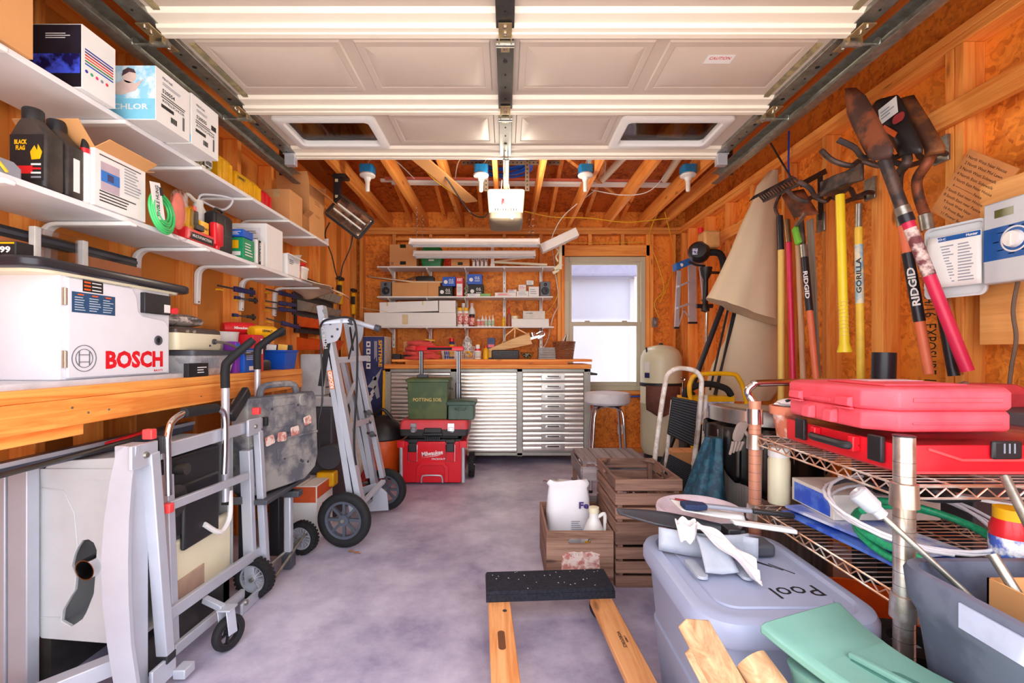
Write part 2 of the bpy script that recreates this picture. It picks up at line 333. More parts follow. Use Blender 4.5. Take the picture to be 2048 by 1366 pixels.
# ---------------------------------------------------------------- overhead garage door (open)
DZ =2.27;YJ =[2.751,2.232,1.69,1.15,.62]
gd =T('garage_door','open cream panelled overhead garage door running back under the joists','garage door',(0,1.7,DZ))
def ringrect(x0,x1,y0,y1,z,i):return [(x0+i,y0+i,z),(x1-i,y0+i,z),(x1-i,y1-i,z),(x0+i,y1-i,z)]
for k in range(4):
    ya,yb =YJ[k+1],YJ[k]
    b =B()
    if k == 0:
        hx =(-1.17,-.70,.62,1.14);hy =(ya+.10,yb-.13);xs =(-1.27,hx[0],hx[1],hx[2],hx[3],1.27)
        for i in (0,2,4):b.box((xs[i],ya+.002,DZ),(xs[i+1],yb,DZ+.035))
        for i in (1,3):
            b.box((xs[i],ya+.002,DZ),(xs[i+1],hy[0],DZ+.035));b.box((xs[i],hy[1],DZ),(xs[i+1],yb,DZ+.035))
    else:b.box((-1.27,ya+.002,DZ),(1.27,yb,DZ+.035))
    s_ =gd.part('door_section',b,doorw)
    b =B();b.prism([(-1.262,yb-.115,DZ),(-1.262,yb-.10,DZ-.014),(-1.262,yb-.055,DZ-.016),(-1.262,yb-.05,DZ-.03),(-1.262,yb-.028,DZ-.031),(-1.262,yb-.026,DZ-.036),(-1.262,yb-.001,DZ-.036),(-1.262,yb-.001,DZ)],(2.524,0,0))
    gd.part('rail',b,railw,s_,bev=.002)
    pans =[(-1.20,-.64),(-.59,-.06),(.05,.58),(.63,1.2)]
    if k == 0:pans =[(-.60,-.06),(.05,.57)]
    for x0,x1 in pans:
        b =B();y0,y1 =ya+.055,yb-.15
        b.loft([ringrect(x0,x1,y0,y1,DZ+.001,0),ringrect(x0,x1,y0,y1,DZ-.006,.006),ringrect(x0,x1,y0,y1,DZ-.006,.03),ringrect(x0,x1,y0,y1,DZ-.004,.034),ringrect(x0,x1,y0,y1,DZ-.016,.075)])
        gd.part('raised_panel',b,doorw,s_,sm=20)
    if k == 0:
        for x0,x1 in ((hx[0],hx[1]),(hx[2],hx[3])):
            b =B();R_ =[]
            for i,z in ((-.03,DZ-.001),(-.03,DZ-.012),(-.022,DZ-.018),(.012,DZ-.018),(.02,DZ-.008),(.02,DZ+.03)):
                x_,y_ =(x0+x1)/2,(hy[0]+hy[1])/2;hx_,hy_ =(x1-x0)/2-i,(hy[1]-hy[0])/2-i;ring =[]
                for sx,sy,a0 in ((1,1,0),(-1,1,90),(-1,-1,180),(1,-1,270)):
                    for j in range(5):a =math.radians(a0+22.5*j);ring.append((x_+sx*(hx_-.025)+.025*math.cos(a),y_+sy*(hy_-.025)+.025*math.sin(a),z))
                R_.append(ring)
            b.loft(R_,cap=False);gd.part('window_frame',b,white,s_)
            b =B();b.box((x0+.01,hy[0]+.01,DZ+.012),(x1-.01,hy[1]-.01,DZ+.016));gd.part('window_pane',b,smoke,s_)
for sx in (-1,1):
    b =B();b.box((sx*1.285-.035,.62,DZ-.018),(sx*1.285+.035,2.75,DZ+.037));e_ =gd.part('end_stile',b,galv,bev=.002)
    b =B()
    for k in range(26):y =.7+k*.079;b.cyl((sx*1.29,y,DZ-.0195),(sx*1.29,y,DZ-.0178),.0045 if k % 3 else .009,n=8)
    gd.part('punched_hole',b,ink,e_,stuff=True)
    b =B()
    for k in range(4):
        if k:b.box((sx*1.215-.012,YJ[k]-.5+.03,DZ-.008),(sx*1.215+.012,YJ[k]-.02,DZ-.0005))
    gd.part('sealant_strip',b,mat('old_sealant',(176,160,116),.8,kind='dirty',col2=(140,130,100),scale=20),e_)
b =B();b.box((-.036,.62,DZ-.03),(.030,2.71,DZ-.017));cst =gd.part('centre_stile',b,dsteel,bev=.002)
b =B()
for k in range(22):y =.75+k*.09;b.cyl((-.003,y,DZ-.0315),(-.003,y,DZ-.0298),.004 if k % 4 else .009,n=8)
gd.part('punched_hole',b,ink,cst,stuff=True)
for y in YJ[1:4]:
    for x in (-1.285,-.003,1.285):
        b =B();w =.024
        b.box((x-w,y-.085,DZ-.040),(x+w,y-.012,DZ-.036));b.box((x-w*.7,y+.012,DZ-.036),(x+w*.7,y+.075,DZ-.031))
        b.box((x-w,y-.02,DZ-.062),(x-w+.003,y+.012,DZ-.03));b.box((x+w-.003,y-.02,DZ-.062),(x+w,y+.012,DZ-.03))
        hg =gd.part('hinge',b,mat('hinge_brass_zinc',(196,172,128),.35,.7,amt=.2))
        b =B();b.cyl((x-.034,y,DZ-.055),(x+.034,y,DZ-.055),.011,n=12);gd.part('hinge_pin',b,galv,hg)
        b =B()
        for yy in (-.07,-.04,.045):b.lathe([(0,-.012),(.006,-.011),(.007,-.004),(.007,0)],(x,y+yy,DZ-.036),8)
        gd.part('bolt',b,chrome,hg)
        if abs(x) > 1:
            s =1 if x > 0 else -1;b =B();b.cyl((x+s*.03,y,DZ-.055),(x+s*.095,y,DZ-.055),.005,n=8);b.lathe([(.004,0),(.02,.001),(.022,.005),(.02,.009),(.004,.01)],(x+s*.085,y,DZ-.055),14,(s,0,0));gd.part('roller',b,galv,hg)
for s in (-1,1):
    b =B();x =s*1.285;b.box((x-.03,2.70,DZ-.085),(x+.03,2.74,DZ-.018));b.box((x-.036,2.69,DZ-.025),(x+.036,2.76,DZ-.019));gd.part('top_bracket',b,alu,bev=.002)
b =B();b.box((-.014,2.64,DZ-.085),(-.009,2.70,DZ-.03));b.box((.009,2.64,DZ-.085),(.014,2.70,DZ-.03));b.cyl((-.02,2.67,DZ-.07),(.02,2.67,DZ-.07),.005);gd.part('operator_bracket',b,galv)
st =gd.patch(face((.86,1.835,DZ-.017),(1,0,0),(0,-1,0)),.11,.055,paper,None,'warning_sticker')
gd.text('CAUTION',face((.86,1.828,DZ-.0178),(1,0,0),(0,-1,0)),.085,.018,red,st,.01)
for sx,nm in ((-1,'left'),(1,'right')):
    t =T('door_track',f'galvanised steel roller track along the {nm} edge of the open door','door track',(sx*1.36,1.8,2.18))
    prof =[(.022,-.03),(.022,-.033),(-.0,-.036),(-.03,-.03),(-.034,0),(-.03,.03),(0,.036),(.022,.033),(.022,.03),(0,.033),(-.027,.027),(-.031,0),(-.027,-.027),(0,-.033)]
    b =B();b.prism([(sx*1.375+(-sx)*p[0],.62,DZ-.055+p[1]) for p in prof],(0,2.38,0));t.part('channel',b,galv)
    b =B();b.box((sx*1.41-.002,.62,2.20),(sx*1.41+.002,3.0,2.262));b.box((min(sx*1.41,sx*1.445),.62,2.258),(max(sx*1.41,sx*1.445),3.0,2.262));t.part('support_angle',b,galv)
    b =B();b.box((sx*1.43-.016,2.90,2.20),(sx*1.43+.016,2.903,2.56));h =t.part('hanger_strap',b,dsteel)
    b =B()
    for k in range(9):b.box((sx*1.43-.006,2.8985,2.24+k*.035),(sx*1.43+.006,2.9002,2.255+k*.035))
    t.part('slot',b,ink,h,stuff=True)
# ---------------------------------------------------------------- opener
t =T('garage_door_opener','garage door opener with a glowing lens hung from perforated steel angles','door opener',(0,3.5,2.07))
b =B();b.rl([(2.075,.115,.15,.03),(2.09,.13,.17,.03),(2.135,.13,.17,.03)],(0,3.62));hb =t.part('housing',b,mat('opener_grey',(118,106,92),.45),bev=.003)
b =B();b.rl([(2.137,.13,.17,.04),(2.19,.135,.175,.04),(2.29,.142,.18,.03),(2.305,.142,.18,.03)],(0,3.62));t.part('light_lens',b,mat('lit_lens',(255,240,205),.4,kind='emit',emit=.45))
b =B()
for k in range(9):b.box((-.085+k*.02,3.437,2.142),(-.078+k*.02,3.449,2.16))
t.part('vent_slot',b,ink,hb,stuff=True)
b =B();b.box((-.018,2.78,2.315),(.018,3.60,2.34));t.part('rail',b,mat('rail_tan',(206,166,110),.5))
b =B();b.tube(cr([(-.01,2.68,2.20),(-.012,3.0,2.27),(-.01,3.2,2.31)],5),.007,6);t.part('door_arm',b,dsteel)
def perf(t,p0,p1,n,horiz):
    b =B();p0 =V(p0);p1 =V(p1);e =V((0,0,.016)) if horiz else V((.016,0,0))
    b.box(tuple(p0-e-V((0,0,0))),tuple(p1+e+V((0,.003,0))));a =t.part('perforated_angle',b,mat('zinc_angle',(126,112,98),.45,.5))
    b =B()
    for k in range(n):q =p0.lerp(p1,(k+.5)/n);b.cyl(q+V((0,-.001,0)),q+V((0,.001,0)),.006,n=8)
    t.part('hole',b,ink,a,stuff=True)
perf(t,(-.335,3.44,2.505),(.41,3.44,2.505),24,True);perf(t,(-.15,3.436,2.29),(-.15,3.436,2.53),8,False);perf(t,(.16,3.436,2.29),(.16,3.436,2.53),8,False)
b =B();b.tube(cr([(-.03,3.30,2.32),(-.035,3.31,2.22),(-.02,3.3,2.18)],5),.0025,5);t.part('release_cord',b,wwire)
b =B();b.rl([(2.13,.008,.005,.004),(2.15,.013,.007,.006),(2.185,.009,.006,.004)],(-.022,3.3));t.part('release_handle',b,red)
b =B();b.tube(cr([(.02,3.40,2.33),(.045,3.38,2.15),(.06,3.38,2.08),(.035,3.38,2.07),(.02,3.39,2.2),(0,3.4,2.30)],6),.0025,5);t.part('cord_loop',b,wwire)
pl =bpy.data.lights.new('opener_bulb','POINT');pl.energy =15;pl.color =(1,.88,.7);pl.shadow_soft_size =.12
po =bpy.data.objects.new('opener_bulb',pl);COL.objects.link(po);po.location =(0,3.25,2.1)
# ---------------------------------------------------------------- ceiling lampholders
lx =[-1.035,-.187,.594,1.36]
lab =['lampholder with blue box hanging beside the black heater, leftmost of the four','lampholder with blue box left of the garage door opener','lampholder with blue box right of the garage door opener','lampholder with blue box nearest the right wall, rightmost of the four']
for i,x in enumerate(lx):
    t =T('ceiling_lamp','white porcelain '+lab[i],'ceiling lamp',(x,3.4,2.38))
    b =B();b.rl([(2.405,.05,.05,.02),(2.46,.052,.052,.02)],(x,3.4));t.part('junction_box',b,mat('electrical_blue',(24,128,190),.5))
    b =B();b.lathe([(.0,2.35),(.02,2.35),(.028,2.375),(.055,2.385),(.058,2.395),(.05,2.405),(0,2.405)],(x,3.4,0),20);t.part('lampholder',b,white)
    b =B();b.lathe([(0,2.27),(.012,2.272),(.016,2.28),(.017,2.35),(0,2.35)],(x,3.4,0),14);t.part('bulb',b,mat('bulb_glass',(245,240,230),.3))
    b =B();b.tube(cr([(x,3.4,2.46),(x+.03,3.42,2.53),(x+.16*(-1)**i,3.5,2.56),(x+.25*(-1)**i,3.9,2.56)],6),.004,5);t.part('cable',b,wwire)
# ---------------------------------------------------------------- patio heater hung from joist
t =T('heater','black electric radiant heater tilted down from the left joist','heater',(-1.27,3.45,2.1))
b =B();b.box((-1.295,3.41,2.12),(-1.245,3.45,2.405));b.box((-1.30,3.40,2.385),(-1.20,3.5,2.409));br_ =t.part('bracket',b,blk,bev=.004)
for z in (2.36,2.24):t.patch(FY((-1.27,3.4095,z)),.022,.022,mat('sticker_cream',(230,215,170),.6),br_,'sticker')
HM =face((-1.165,3.40,2.085),(.72,.2,-.55),(.5,.25,.75))
b =B(HM);b.rl([(-.10,.10,.07,.03),(-.06,.14,.09,.03),(-.01,.155,.105,.03),(0,.155,.105,.03)]);bd =t.part('body',b,blk,bev=.003)
b =B(HM);b.rl([(0.001,.135,.085,.015),(.004,.132,.082,.015)]);t.part('reflector',b,mat('heater_reflector',(220,215,205),.22,.9,kind='dirty',col2=(140,135,128),scale=14),bd)
b =B(HM)
for s in (-1,1):b.box((-.145,s*.088-.004,.002),(.145,s*.088+.004,.012))
for k in range(22):b.box((-.14+k*.0133,.086,.003),(-.137+k*.0133,.102,.012))
t.part('grille',b,mat('copper_grille',(120,88,66),.4,.6),bd)
b =B(HM)
for y in (-.03,.02):b.tube([(-.12,y,.012),(.12,y,.012)],.007,8)
t.part('heating_tube',b,mat('quartz_tube',(240,236,226),.2),bd)
b =B();b.beam((-1.25,3.45,2.2),(-1.10,3.5,2.14),.05,.012);t.part('bracket_arm',b,blk)
b =B();b.tube(cr([(-1.33,3.43,2.05),(-1.36,3.42,1.95),(-1.31,3.42,1.80),(-1.27,3.4,1.66),(-1.24,3.4,1.62),(-1.22,3.4,1.72),(-1.17,3.42,1.86),(-1.15,3.42,1.97)],6),.005,6);t.part('power_cord',b,blk)
t.patch(FY((-1.345,3.41,1.90)),.03,.045,paper,None,'cord_tag')
# ---------------------------------------------------------------- shop lights on chains
def shoplight(x0,x1,y,z,label,chains):
    t =T('shop_light',label,'light fixture',((x0+x1)/2,y,z))
    b =B();b.prism([(x0,y-.065,z),(x0,y-.03,z+.028),(x0,y-.026,z+.055),(x0,y+.026,z+.055),(x0,y+.03,z+.028),(x0,y+.065,z),(x0,y+.062,z-.002),(x0,y+.03,z+.022),(x0,y-.03,z+.022),(x0,y-.062,z-.002)],(x1-x0,0,0));t.part('reflector_hood',b,white)
    for x in (x0,x1-.012):
        b =B();b.prism([(x,y-.07,z-.004),(x,y-.03,z+.06),(x,y+.03,z+.06),(x,y+.07,z-.004)],(.012,0,0));t.part('end_cap',b,white)
    for dy in (-.03,.03):
        b =B();b.cyl((x0+.02,y+dy,z+.006),(x1-.02,y+dy,z+.006),.012,n=10);t.part('fluorescent_tube',b,mat('tube_glass',(238,238,240),.25))
    for cx_ in chains:
        b =B();n =int((ZP-z-.06)/.03)
        for k in range(n):
            a =(1,0,0) if k % 2 else (0,1,0);b.torus((cx_,y,z+.065+k*.03),a,.011,.0018,8,4)
        t.part('chain',b,galv,stuff=True)
shoplight(-.86,.30,4.08,2.03,'upper of two long white fluorescent shop lights, hung nearer on chains',(-.80,.24))
shoplight(-.88,.28,4.36,1.985,'lower of two long white fluorescent shop lights, just above the top back shelf',(-.80,.22))
t =T('long_carton','long narrow white box leaning up at a slant right of the shop lights','box',(.45,4.3,1.97))
MM =face((.50,4.30,2.125),(.9,.0,.42),(-.42,0,.9));b =B(MM);b.box((-.185,-.04,-.05),(.185,.04,.05));bx_ =t.part('box_body',b,paper,bev=.002)
b =B(MM);b.box((.186,-.036,-.045),(.19,.036,.045));t.part('end_flap',b,card,bx_)
# ---------------------------------------------------------------- things laid across the joists
ZJ =ZP+.131
for i,(dy,dz,m_,nm) in enumerate(((0,0,white,'white'),(.035,0,white,'white'),(.0,.028,mat('salmon_trim',(228,120,96),.5),'salmon'),(.045,.028,white,'white'))):
    b =B();b.beam((-.95-.05*i,3.95+dy,ZJ+.012+dz),(1.55-.07*i,4.02+dy,ZJ+.012+dz),.03,.022)
    single('trim_board',b,m_,['long white trim board, front one of the bundle on the joists','long white trim board, rear one in the bottom layer on the joists','salmon coloured trim board lying on the white bundle above the joists','long white trim board, rear one in the top layer on the joists'][i],'trim board',None)
b =B()
for k in range(9):b.torus((-.02+U(-.02,.02),3.62+U(-.02,.02),ZJ+.012+k*.012),(U(-.05,.05),U(-.05,.05),1),.26-U(0,.06),.009,40,6)
single('coiled_tubing',b,mat('pex_blue',(24,84,190),.4),'coil of blue water tubing lying on the joists above the opener','coil of tubing')
b =B();b.beam((.35,3.3,ZJ+.01),(1.25,4.6,ZJ+.025),.03,.02);single('lumber_strip',b,wy,'thin wooden strip lying slantwise on the joists at right','wood strip')
for i,(x,l_) in enumerate(((.95,'short white plastic pipe lying on the joists above the window side'),(1.30,'short white plastic pipe beside the rightmost ceiling lamp'))):
    b =B();b.lathe([(.026,0),(.03,.0),(.03,.75),(.026,.75),(.026,.0)],(x,3.2,ZJ+.032),14,(-.15 if i == 0 else .1,1,0),cap=False);single('plastic_pipe',b,cream,l_,'pipe')
b =B();b.beam((.62,3.2,ZJ+.005),(.70,3.75,ZJ+.005),.07,.01);single('vinyl_strip',b,mat('pale_blue_vinyl',(170,205,226),.5),'short pale blue strip lying across the joists near the centre','strip')
b =B();b.beam((-.62,3.0,ZP-.02),(-.30,3.95,ZP-.03),.11,.012);single('hardboard_strip',b,card,'tan board strip hanging slantwise under the joists left of the opener','board')
b =B();b.beam((-.78,2.95,ZJ+.01),(-.56,3.2,ZJ+.01),.10,.02);single('scrap_board',b,ply,'short scrap board on the joists left of the blue tubing','board')
for i,(p,m_,l_,r) in enumerate((
    ([(-1.6,3.0,2.52),(-1.1,3.05,2.44),(-.75,3.1,2.50),(-.55,3.5,2.40),(-.35,4.0,2.40)],ywire,'yellow electrical cable sagging under the left joists',.005),
    ([(-.6,3.1,2.52),(-.45,3.4,2.38),(-.30,3.7,2.22),(-.18,3.6,2.14),(-.13,3.62,2.20)],blk,'black power cord looping down to the opener',.006),
    ([(.16,3.9,2.28),(.45,4.3,2.35),(.8,4.4,2.37),(1.2,4.5,2.36),(1.62,4.5,2.40)],ywire,'yellow electrical cable running right behind the opener',.005),
    ([(.8,4.1,2.53),(.55,4.2,2.35),(.45,4.3,2.20),(.43,4.5,2.10)],wwire,'white cable looping down right of the opener',.004),
    ([(1.3,3.6,2.53),(1.20,3.8,2.42),(1.0,3.9,2.42),(.75,4.0,2.50)],wwire,'white cable swagged between the right joists',.004),
    ([(1.50,4.4,2.50),(1.52,4.82,2.30),(1.62,4.84,2.0),(1.68,4.84,1.75),(1.58,4.84,1.6),(1.63,4.85,1.44)],ywire,'yellow cable curving down the back wall to the switch box',.005),
    ([(1.57,4.5,2.46),(1.75,4.80,2.25),(1.80,4.84,2.05),(1.72,4.84,1.8),(1.64,4.85,1.60)],ywire,'second yellow cable curving beside the switch box, the outer loop',.005),
    ([(.49,4.85,2.2),(.53,4.85,1.9),(.56,4.85,1.6),(.50,4.84,1.45),(.44,4.84,1.2),(.38,4.84,1.1)],wwire,'white cable hanging down beside the window frame',.005),
    ([(-1.58,2.3,2.34),(-1.50,2.35,2.2),(-1.55,2.4,2.08)],mat('blue_wire',(40,70,190),.5),'short blue wire hanging below the left top plate',.006),
    ([(-1.6,1.28,2.0),(-1.59,1.33,1.7),(-1.62,1.30,1.4),(-1.60,1.42,1.2)],mat('orange_cord',(244,90,30),.5),'orange cord running down the left wall behind the jugs',.006),
    ([(.53,4.85,2.25),(.55,4.86,1.9),(.54,4.85,1.65),(.40,4.85,1.45)],ywire,'yellow cable beside the left window stud',.004),
    ([(.62,4.85,2.24),(1.0,4.85,2.235),(1.47,4.85,2.245)],ywire,'yellow cable stapled above the window header',.004),
    ([(.60,4.85,.60),(1.2,4.85,.60),(1.85,4.85,.60)],mat('pex_blue'),'blue water pipe running low along the back wall',.009))):
    b =B();b.tube(cr(p,8),r,6);single('cable' if 'pipe' not in l_ else 'water_pipe',b,m_,l_,'cable' if 'pipe' not in l_ else 'pipe')
# ---------------------------------------------------------------- generic builders
def barcode(t,M,w,h,parent=None):
    b =B(M);x =-w/2
    while x < w/2-.001:
        d =U(.0008,.0022);b.box((x,-h/2,.0006),(min(x+d,w/2),h/2,.0011));x += d+U(.001,.0022)
    return t.part('barcode',b,ink,parent,stuff=True)
def lines(t,M,w,h,n,m=None,parent=None,th=.35):
    b =B(M)
    for k in range(n):y =h/2-(k+.5)*h/n;b.box((-w/2,y-h/n*th/2,.0005),(-w/2+w*U(.6,1),y+h/n*th/2,.001))
    return t.part('printed_lines',b,m or ink,parent,stuff=True)
def carton(name,label,lo,hi,m,group=None,cat='box',tape=False,bev=.002,rz=0):
    c =((lo[0]+hi[0])/2,(lo[1]+hi[1])/2,lo[2]);t =T(name,label,cat,c,rz,group)
    hx,hy,hz =(hi[0]-lo[0])/2,(hi[1]-lo[1])/2,hi[2]-lo[2];t.h =(hx,hy,hz)
    b =t.b();b.box((-hx,-hy,0),(hx,hy,hz));t.body =t.part('box_body',b,m,bev=bev)
    b =t.b();b.box((-.0012,-hy*.98,hz),(.0012,hy*.98,hz+.0012));t.part('lid_seam',b,cardd if m is card else gry,t.body)
    if tape:b =t.b();b.box((-.02,-hy-.0008,hz-.05),(.02,hy+.0008,hz+.0008));t.part('tape',b,mat('packing_tape',(206,170,120),.3),t.body)
    return t
def LFY(t,x=0,z=None):return face((x,-t.h[1]-.0006,t.h[2]/2 if z is None else z),(1,0,0),(0,0,1))   # local frames
def LFX(t,y=0,z=None):return face((t.h[0]+.0006,y,t.h[2]/2 if z is None else z),(0,1,0),(0,0,1))
def openbox(name,label,lo,hi,m,flaps,group=None,tk=.004,bottomtrim=0):
    c =((lo[0]+hi[0])/2,(lo[1]+hi[1])/2,lo[2]);t =T(name,label,'box',c,0,group);hx,hy,hz =(hi[0]-lo[0])/2,(hi[1]-lo[1])/2,hi[2]-lo[2];t.h =(hx,hy,hz)
    b =t.b();b.box((-hx,-hy,0),(hx,hy,tk))
    for a in (((-hx,-hy),(hx,-hy+tk)),((-hx,hy-tk),(hx,hy)),((-hx,-hy+tk),(-hx+tk,hy-tk)),((hx-tk,-hy+tk),(hx,hy-tk))):b.box((a[0][0],a[0][1],tk),(a[1][0],a[1][1],hz))
    t.body =t.part('box_body',b,m)
    for side,ang,ln in flaps:
        a =math.radians(ang);b =t.b()
        if side in 'EW':
            s =1 if side == 'E' else -1;p =(s*hx,0,hz);q =(s*(hx+math.cos(a)*ln),0,hz+math.sin(a)*ln)
            b.prism([(p[0],-hy,p[2]),(p[0],hy,p[2]),(q[0],hy*.97,q[2]),(q[0],-hy*.97,q[2])],(0,0,.003) if abs(math.cos(a)) > .4 else (.003,0,0))
        else:
            s =-1 if side == 'S' else 1;p =(0,s*hy,hz);q =(0,s*(hy+math.cos(a)*ln),hz+math.sin(a)*ln)
            b.prism([(-hx,p[1],p[2]),(hx,p[1],p[2]),(hx*.97,q[1],q[2]),(-hx*.97,q[1],q[2])],(0,0,.003) if abs(math.cos(a)) > .4 else (0,.003,0))
        t.part('flap',b,m)
    return t
def bottle(name,label,c,r,h,body,cap,prof='bottle',cat='bottle',group=None,band=None,n=18):
    t =T(name,label,cat,c,0,group);x,y,z =c;b =B()
    P_ ={'bottle':[(0,0),(r*.95,0),(r,.04*h),(r,.62*h),(r*.8,.74*h),(r*.42,.82*h),(r*.38,.88*h),(0,.88*h)],
          'can':[(0,0),(r*.94,0),(r,.02*h),(r,.78*h),(r*.85,.82*h),(r*.5,.84*h),(0,.84*h)],
          'jar':[(0,0),(r*.95,0),(r,.04*h),(r,.76*h),(r*.88,.82*h),(r*.88,.84*h),(0,.84*h)],
          'glue':[(0,0),(r,0),(r,.60*h),(r*.5,.70*h),(0,.70*h)]}[prof]
    b.lathe(P_,c,n);t.part('bottle_body',b,body,sm=60)
    b =B();C_ ={'bottle':[(0,.865*h),(r*.5,.865*h),(r*.48,h),(0,h)],'can':[(0,.84*h),(r*.88,.84*h),(r*.88,.99*h),(r*.8,h),(0,h)],
                   'jar':[(0,.83*h),(r*.98,.83*h),(r*.98,.97*h),(r*.9,h),(0,h)],'glue':[(0,.70*h),(r*.5,.70*h),(r*.42,.74*h),(r*.12,h),(0,h)]}[prof]
    b.lathe(C_,c,n);t.part('cap',b,cap)
    if band:
        b =B();k ={'bottle':(.12,.56),'can':(.1,.7),'jar':(.12,.7),'glue':(.1,.5)}[prof]
        b.lathe([(r*1.012,k[0]*h),(r*1.012,k[1]*h)],c,n,cap=False);t.part('label_band',b,band,solid=.0006)
    return t
# ---------------------------------------------------------------- left wall shelves
def lbracket(t,y,zt,xe,leg=.2,par=None):
    b =B();r =.05;pts =[(XL+.014,zt-leg)];zc =zt-r-.002;xc =XL+.014+r
    out =[(XL+.001,zt-leg)]+[(xc-(r+.012)*math.cos(a),zc+(r)*math.sin(a)) for a in (math.radians(q) for q in range(0,91,18))]+[(xe,zt-.002)]
    inn =[(xe,zt-.016)]+[(xc-(r-.012)*math.cos(a),zc+(r-.014)*math.sin(a)) for a in (math.radians(q) for q in range(90,-1,-18))]+[(XL+.018,zt-leg)]
    b.prism([(p[0],y-.015,p[1]) for p in out+inn],(0,.03,0));br =t.part('bracket',b,white,bev=.004)
    b =B()
    for z in (zt-leg+.012,zt-.1):b.cyl((XL+.015,y,z),(XL+.0195,y,z),.005,n=8)
    t.part('screw',b,dsteel,br)
YS =[.78+.387*k for k in range(11)]
for zt,xe,y1,lab in ((1.88,-1.32,3.39,'upper long white shelf on the left wall above the router table'),(1.535,-1.30,3.06,'lower long white shelf on the left wall, directly above the router table')):
    t =T('wall_shelf',lab,'shelf',((XL+xe)/2,1.9,zt-.018))
    b =B();b.box((XL+.002,.5,zt-.018),(xe,y1,zt));t.part('shelf_board',b,wshelf,bev=.002)
    for y in YS[:7] if zt < 1.7 else YS[:7]:lbracket(t,y,zt-.018,xe+.03,.20 if zt < 1.7 else .12)
# upper shelf load
Z1 =1.881
t =openbox('cardboard_box','large open brown cardboard box at the near end of the upper shelf',(-1.56,.86,Z1),(-1.31,1.26,2.13),card,[('N',12,.15),('E',35,.12),('S',60,.1)])
b =t.b();b.box((t.h[0],.05,0),(t.h[0]+.001,.09,.22));t.part('tape',b,mat('brown_tape',(196,128,66),.3),t.body)
t =carton('light_box','black and white box with pool night picture and coloured stripes, left of the swimmer box',(-1.50,1.395,Z1),(-1.30,1.515,2.078),paper,bev=.001)
t.patch(t.M @ LFY(t),.196,.19,mat('night_print',(26,24,34),.4,kind='dirty',col2=(36,34,48),scale=9),name='printed_panel')

M_ =t.M @ face((.0,-t.h[1]-.0013,.075),(1,0,0),(0,0,1));t.patch(M_,.19,.06,mat('pool_blue_print',(70,90,230),.35,kind='dirty',col2=(20,20,80),scale=16),name='printed_picture')
M_ =t.M @ face((.03,-t.h[1]-.0013,.16),(1,0,0),(0,0,1));lines(t,M_,.08,.02,3,paper)
for k,c_ in enumerate(((40,60,160),(90,30,110),(226,30,40),(240,90,30),(30,130,70),(30,90,190))):
    b =t.b();b.box((t.h[0],-.05,.125-k*.009),(t.h[0]+.0012,.05,.129-k*.009));t.part('printed_stripe',b,mat('stripe_%d' % k,c_,.5))
for k,c_ in enumerate(((50,60,170),(60,170,120),(220,60,110),(150,150,170),(240,60,60))):
    b =t.b();b.cyl((t.h[0],-.045+k*.018,.060),(t.h[0]+.001,-.045+k*.018,.060),.005,n=10);t.part('printed_dot',b,mat('dot_%d' % k,c_,.5))
skyb =mat('swimmer_print',(150,215,245),.4,kind='dirty',col2=(226,246,255),scale=18)
t =carton('chlorinator_box','white box with blue underwater swimmer picture on its end',(-1.50,1.585,Z1),(-1.22,1.755,2.07),paper,bev=.001)
t.patch(t.M @ LFY(t),.276,.186,skyb,name='printed_panel')
t.patch(t.M @ face((0,-t.h[1]-.0013,.038),(1,0,0),(0,0,1)),.276,.07,mat('pool_water_print',(134,210,238),.4),name='printed_band')
t.text('ICHLOR',t.M @ face((.05,-t.h[1]-.0022,.045),(1,0,0),(0,0,1)),.13,.02,paper,bold=.02)
skin =mat('printed_skin',(236,206,196),.5);b =B(t.M @ face((.04,-t.h[1]-.0022,.12),(1,0,0),(0,0,1)))
b.lathe([(0,0),(.024,0),(.024,.0006),(0,.0006)],(.01,.03,0),16);b.prism([(-.05,.0,0),(-.01,.018,0),(.03,.005,0),(.06,.02,0),(.03,-.02,0),(-.02,-.035,0),(-.045,-.03,0)],(0,0,.0006));t.part('printed_figure',b,skin)
b =B(t.M @ face((.04,-t.h[1]-.003,.12),(1,0,0),(0,0,1)));b.prism([(-.016,.03,0),(-.012,.05,0),(.006,.06,0),(.026,.054,0),(.034,.04,0),(.01,.045,0)],(0,0,.0005));t.part('printed_hair',b,mat('print_dark_hair',(84,60,66),.6))
def shipping(t,code):
    L_ =lambda y,z:t.M @ LFX(t,y,z)
    t.text('PENTAIR',L_(-.03,.165),.05,.008,navy,bold=.01);t.text(code,L_(-.025,.12),.06,.014,ink,bold=.02);lines(t,L_(0,.10),.12,.016,2)
    t.patch(L_(-.03,.065),.06,.012,ink);barcode(t,L_(.0,.035),.03,.02);barcode(t,L_(.05,.05),.01,.05);lines(t,L_(-.01,.145),.09,.012,2,gry)
    t.text('INTELLICHLOR',L_(.0,.085),.11,.009,ink,bold=.01)
shipping(t,'520554')
t =carton('salt_cell_box','white shipping box printed 520555 right of the swimmer box',(-1.50,1.765,Z1),(-1.22,1.93,2.078),paper,bev=.001);shipping(t,'520555')
t.patch(t.M @ face((0,-t.h[1]-.0007,.02),(1,0,0),(0,0,1)),.276,.03,skyb,name='printed_band');t.patch(t.M @ LFX(t,.05,.12),.03,.02,ink)
b =B();b.rl([(Z1,.07,.05,.02),(Z1+.05,.08,.055,.03),(Z1+.085,.06,.02,.02),(Z1+.10,.055,.008,.008)],(-1.41,2.03));t =T('parts_bag','dark clear bag of fasteners with a barcode tag behind the shipping boxes','bag',(-1.41,2.03,Z1));t.part('bag',b,mat('dark_parts',(60,62,52),.25,kind='dirty',col2=(190,190,160),scale=60))
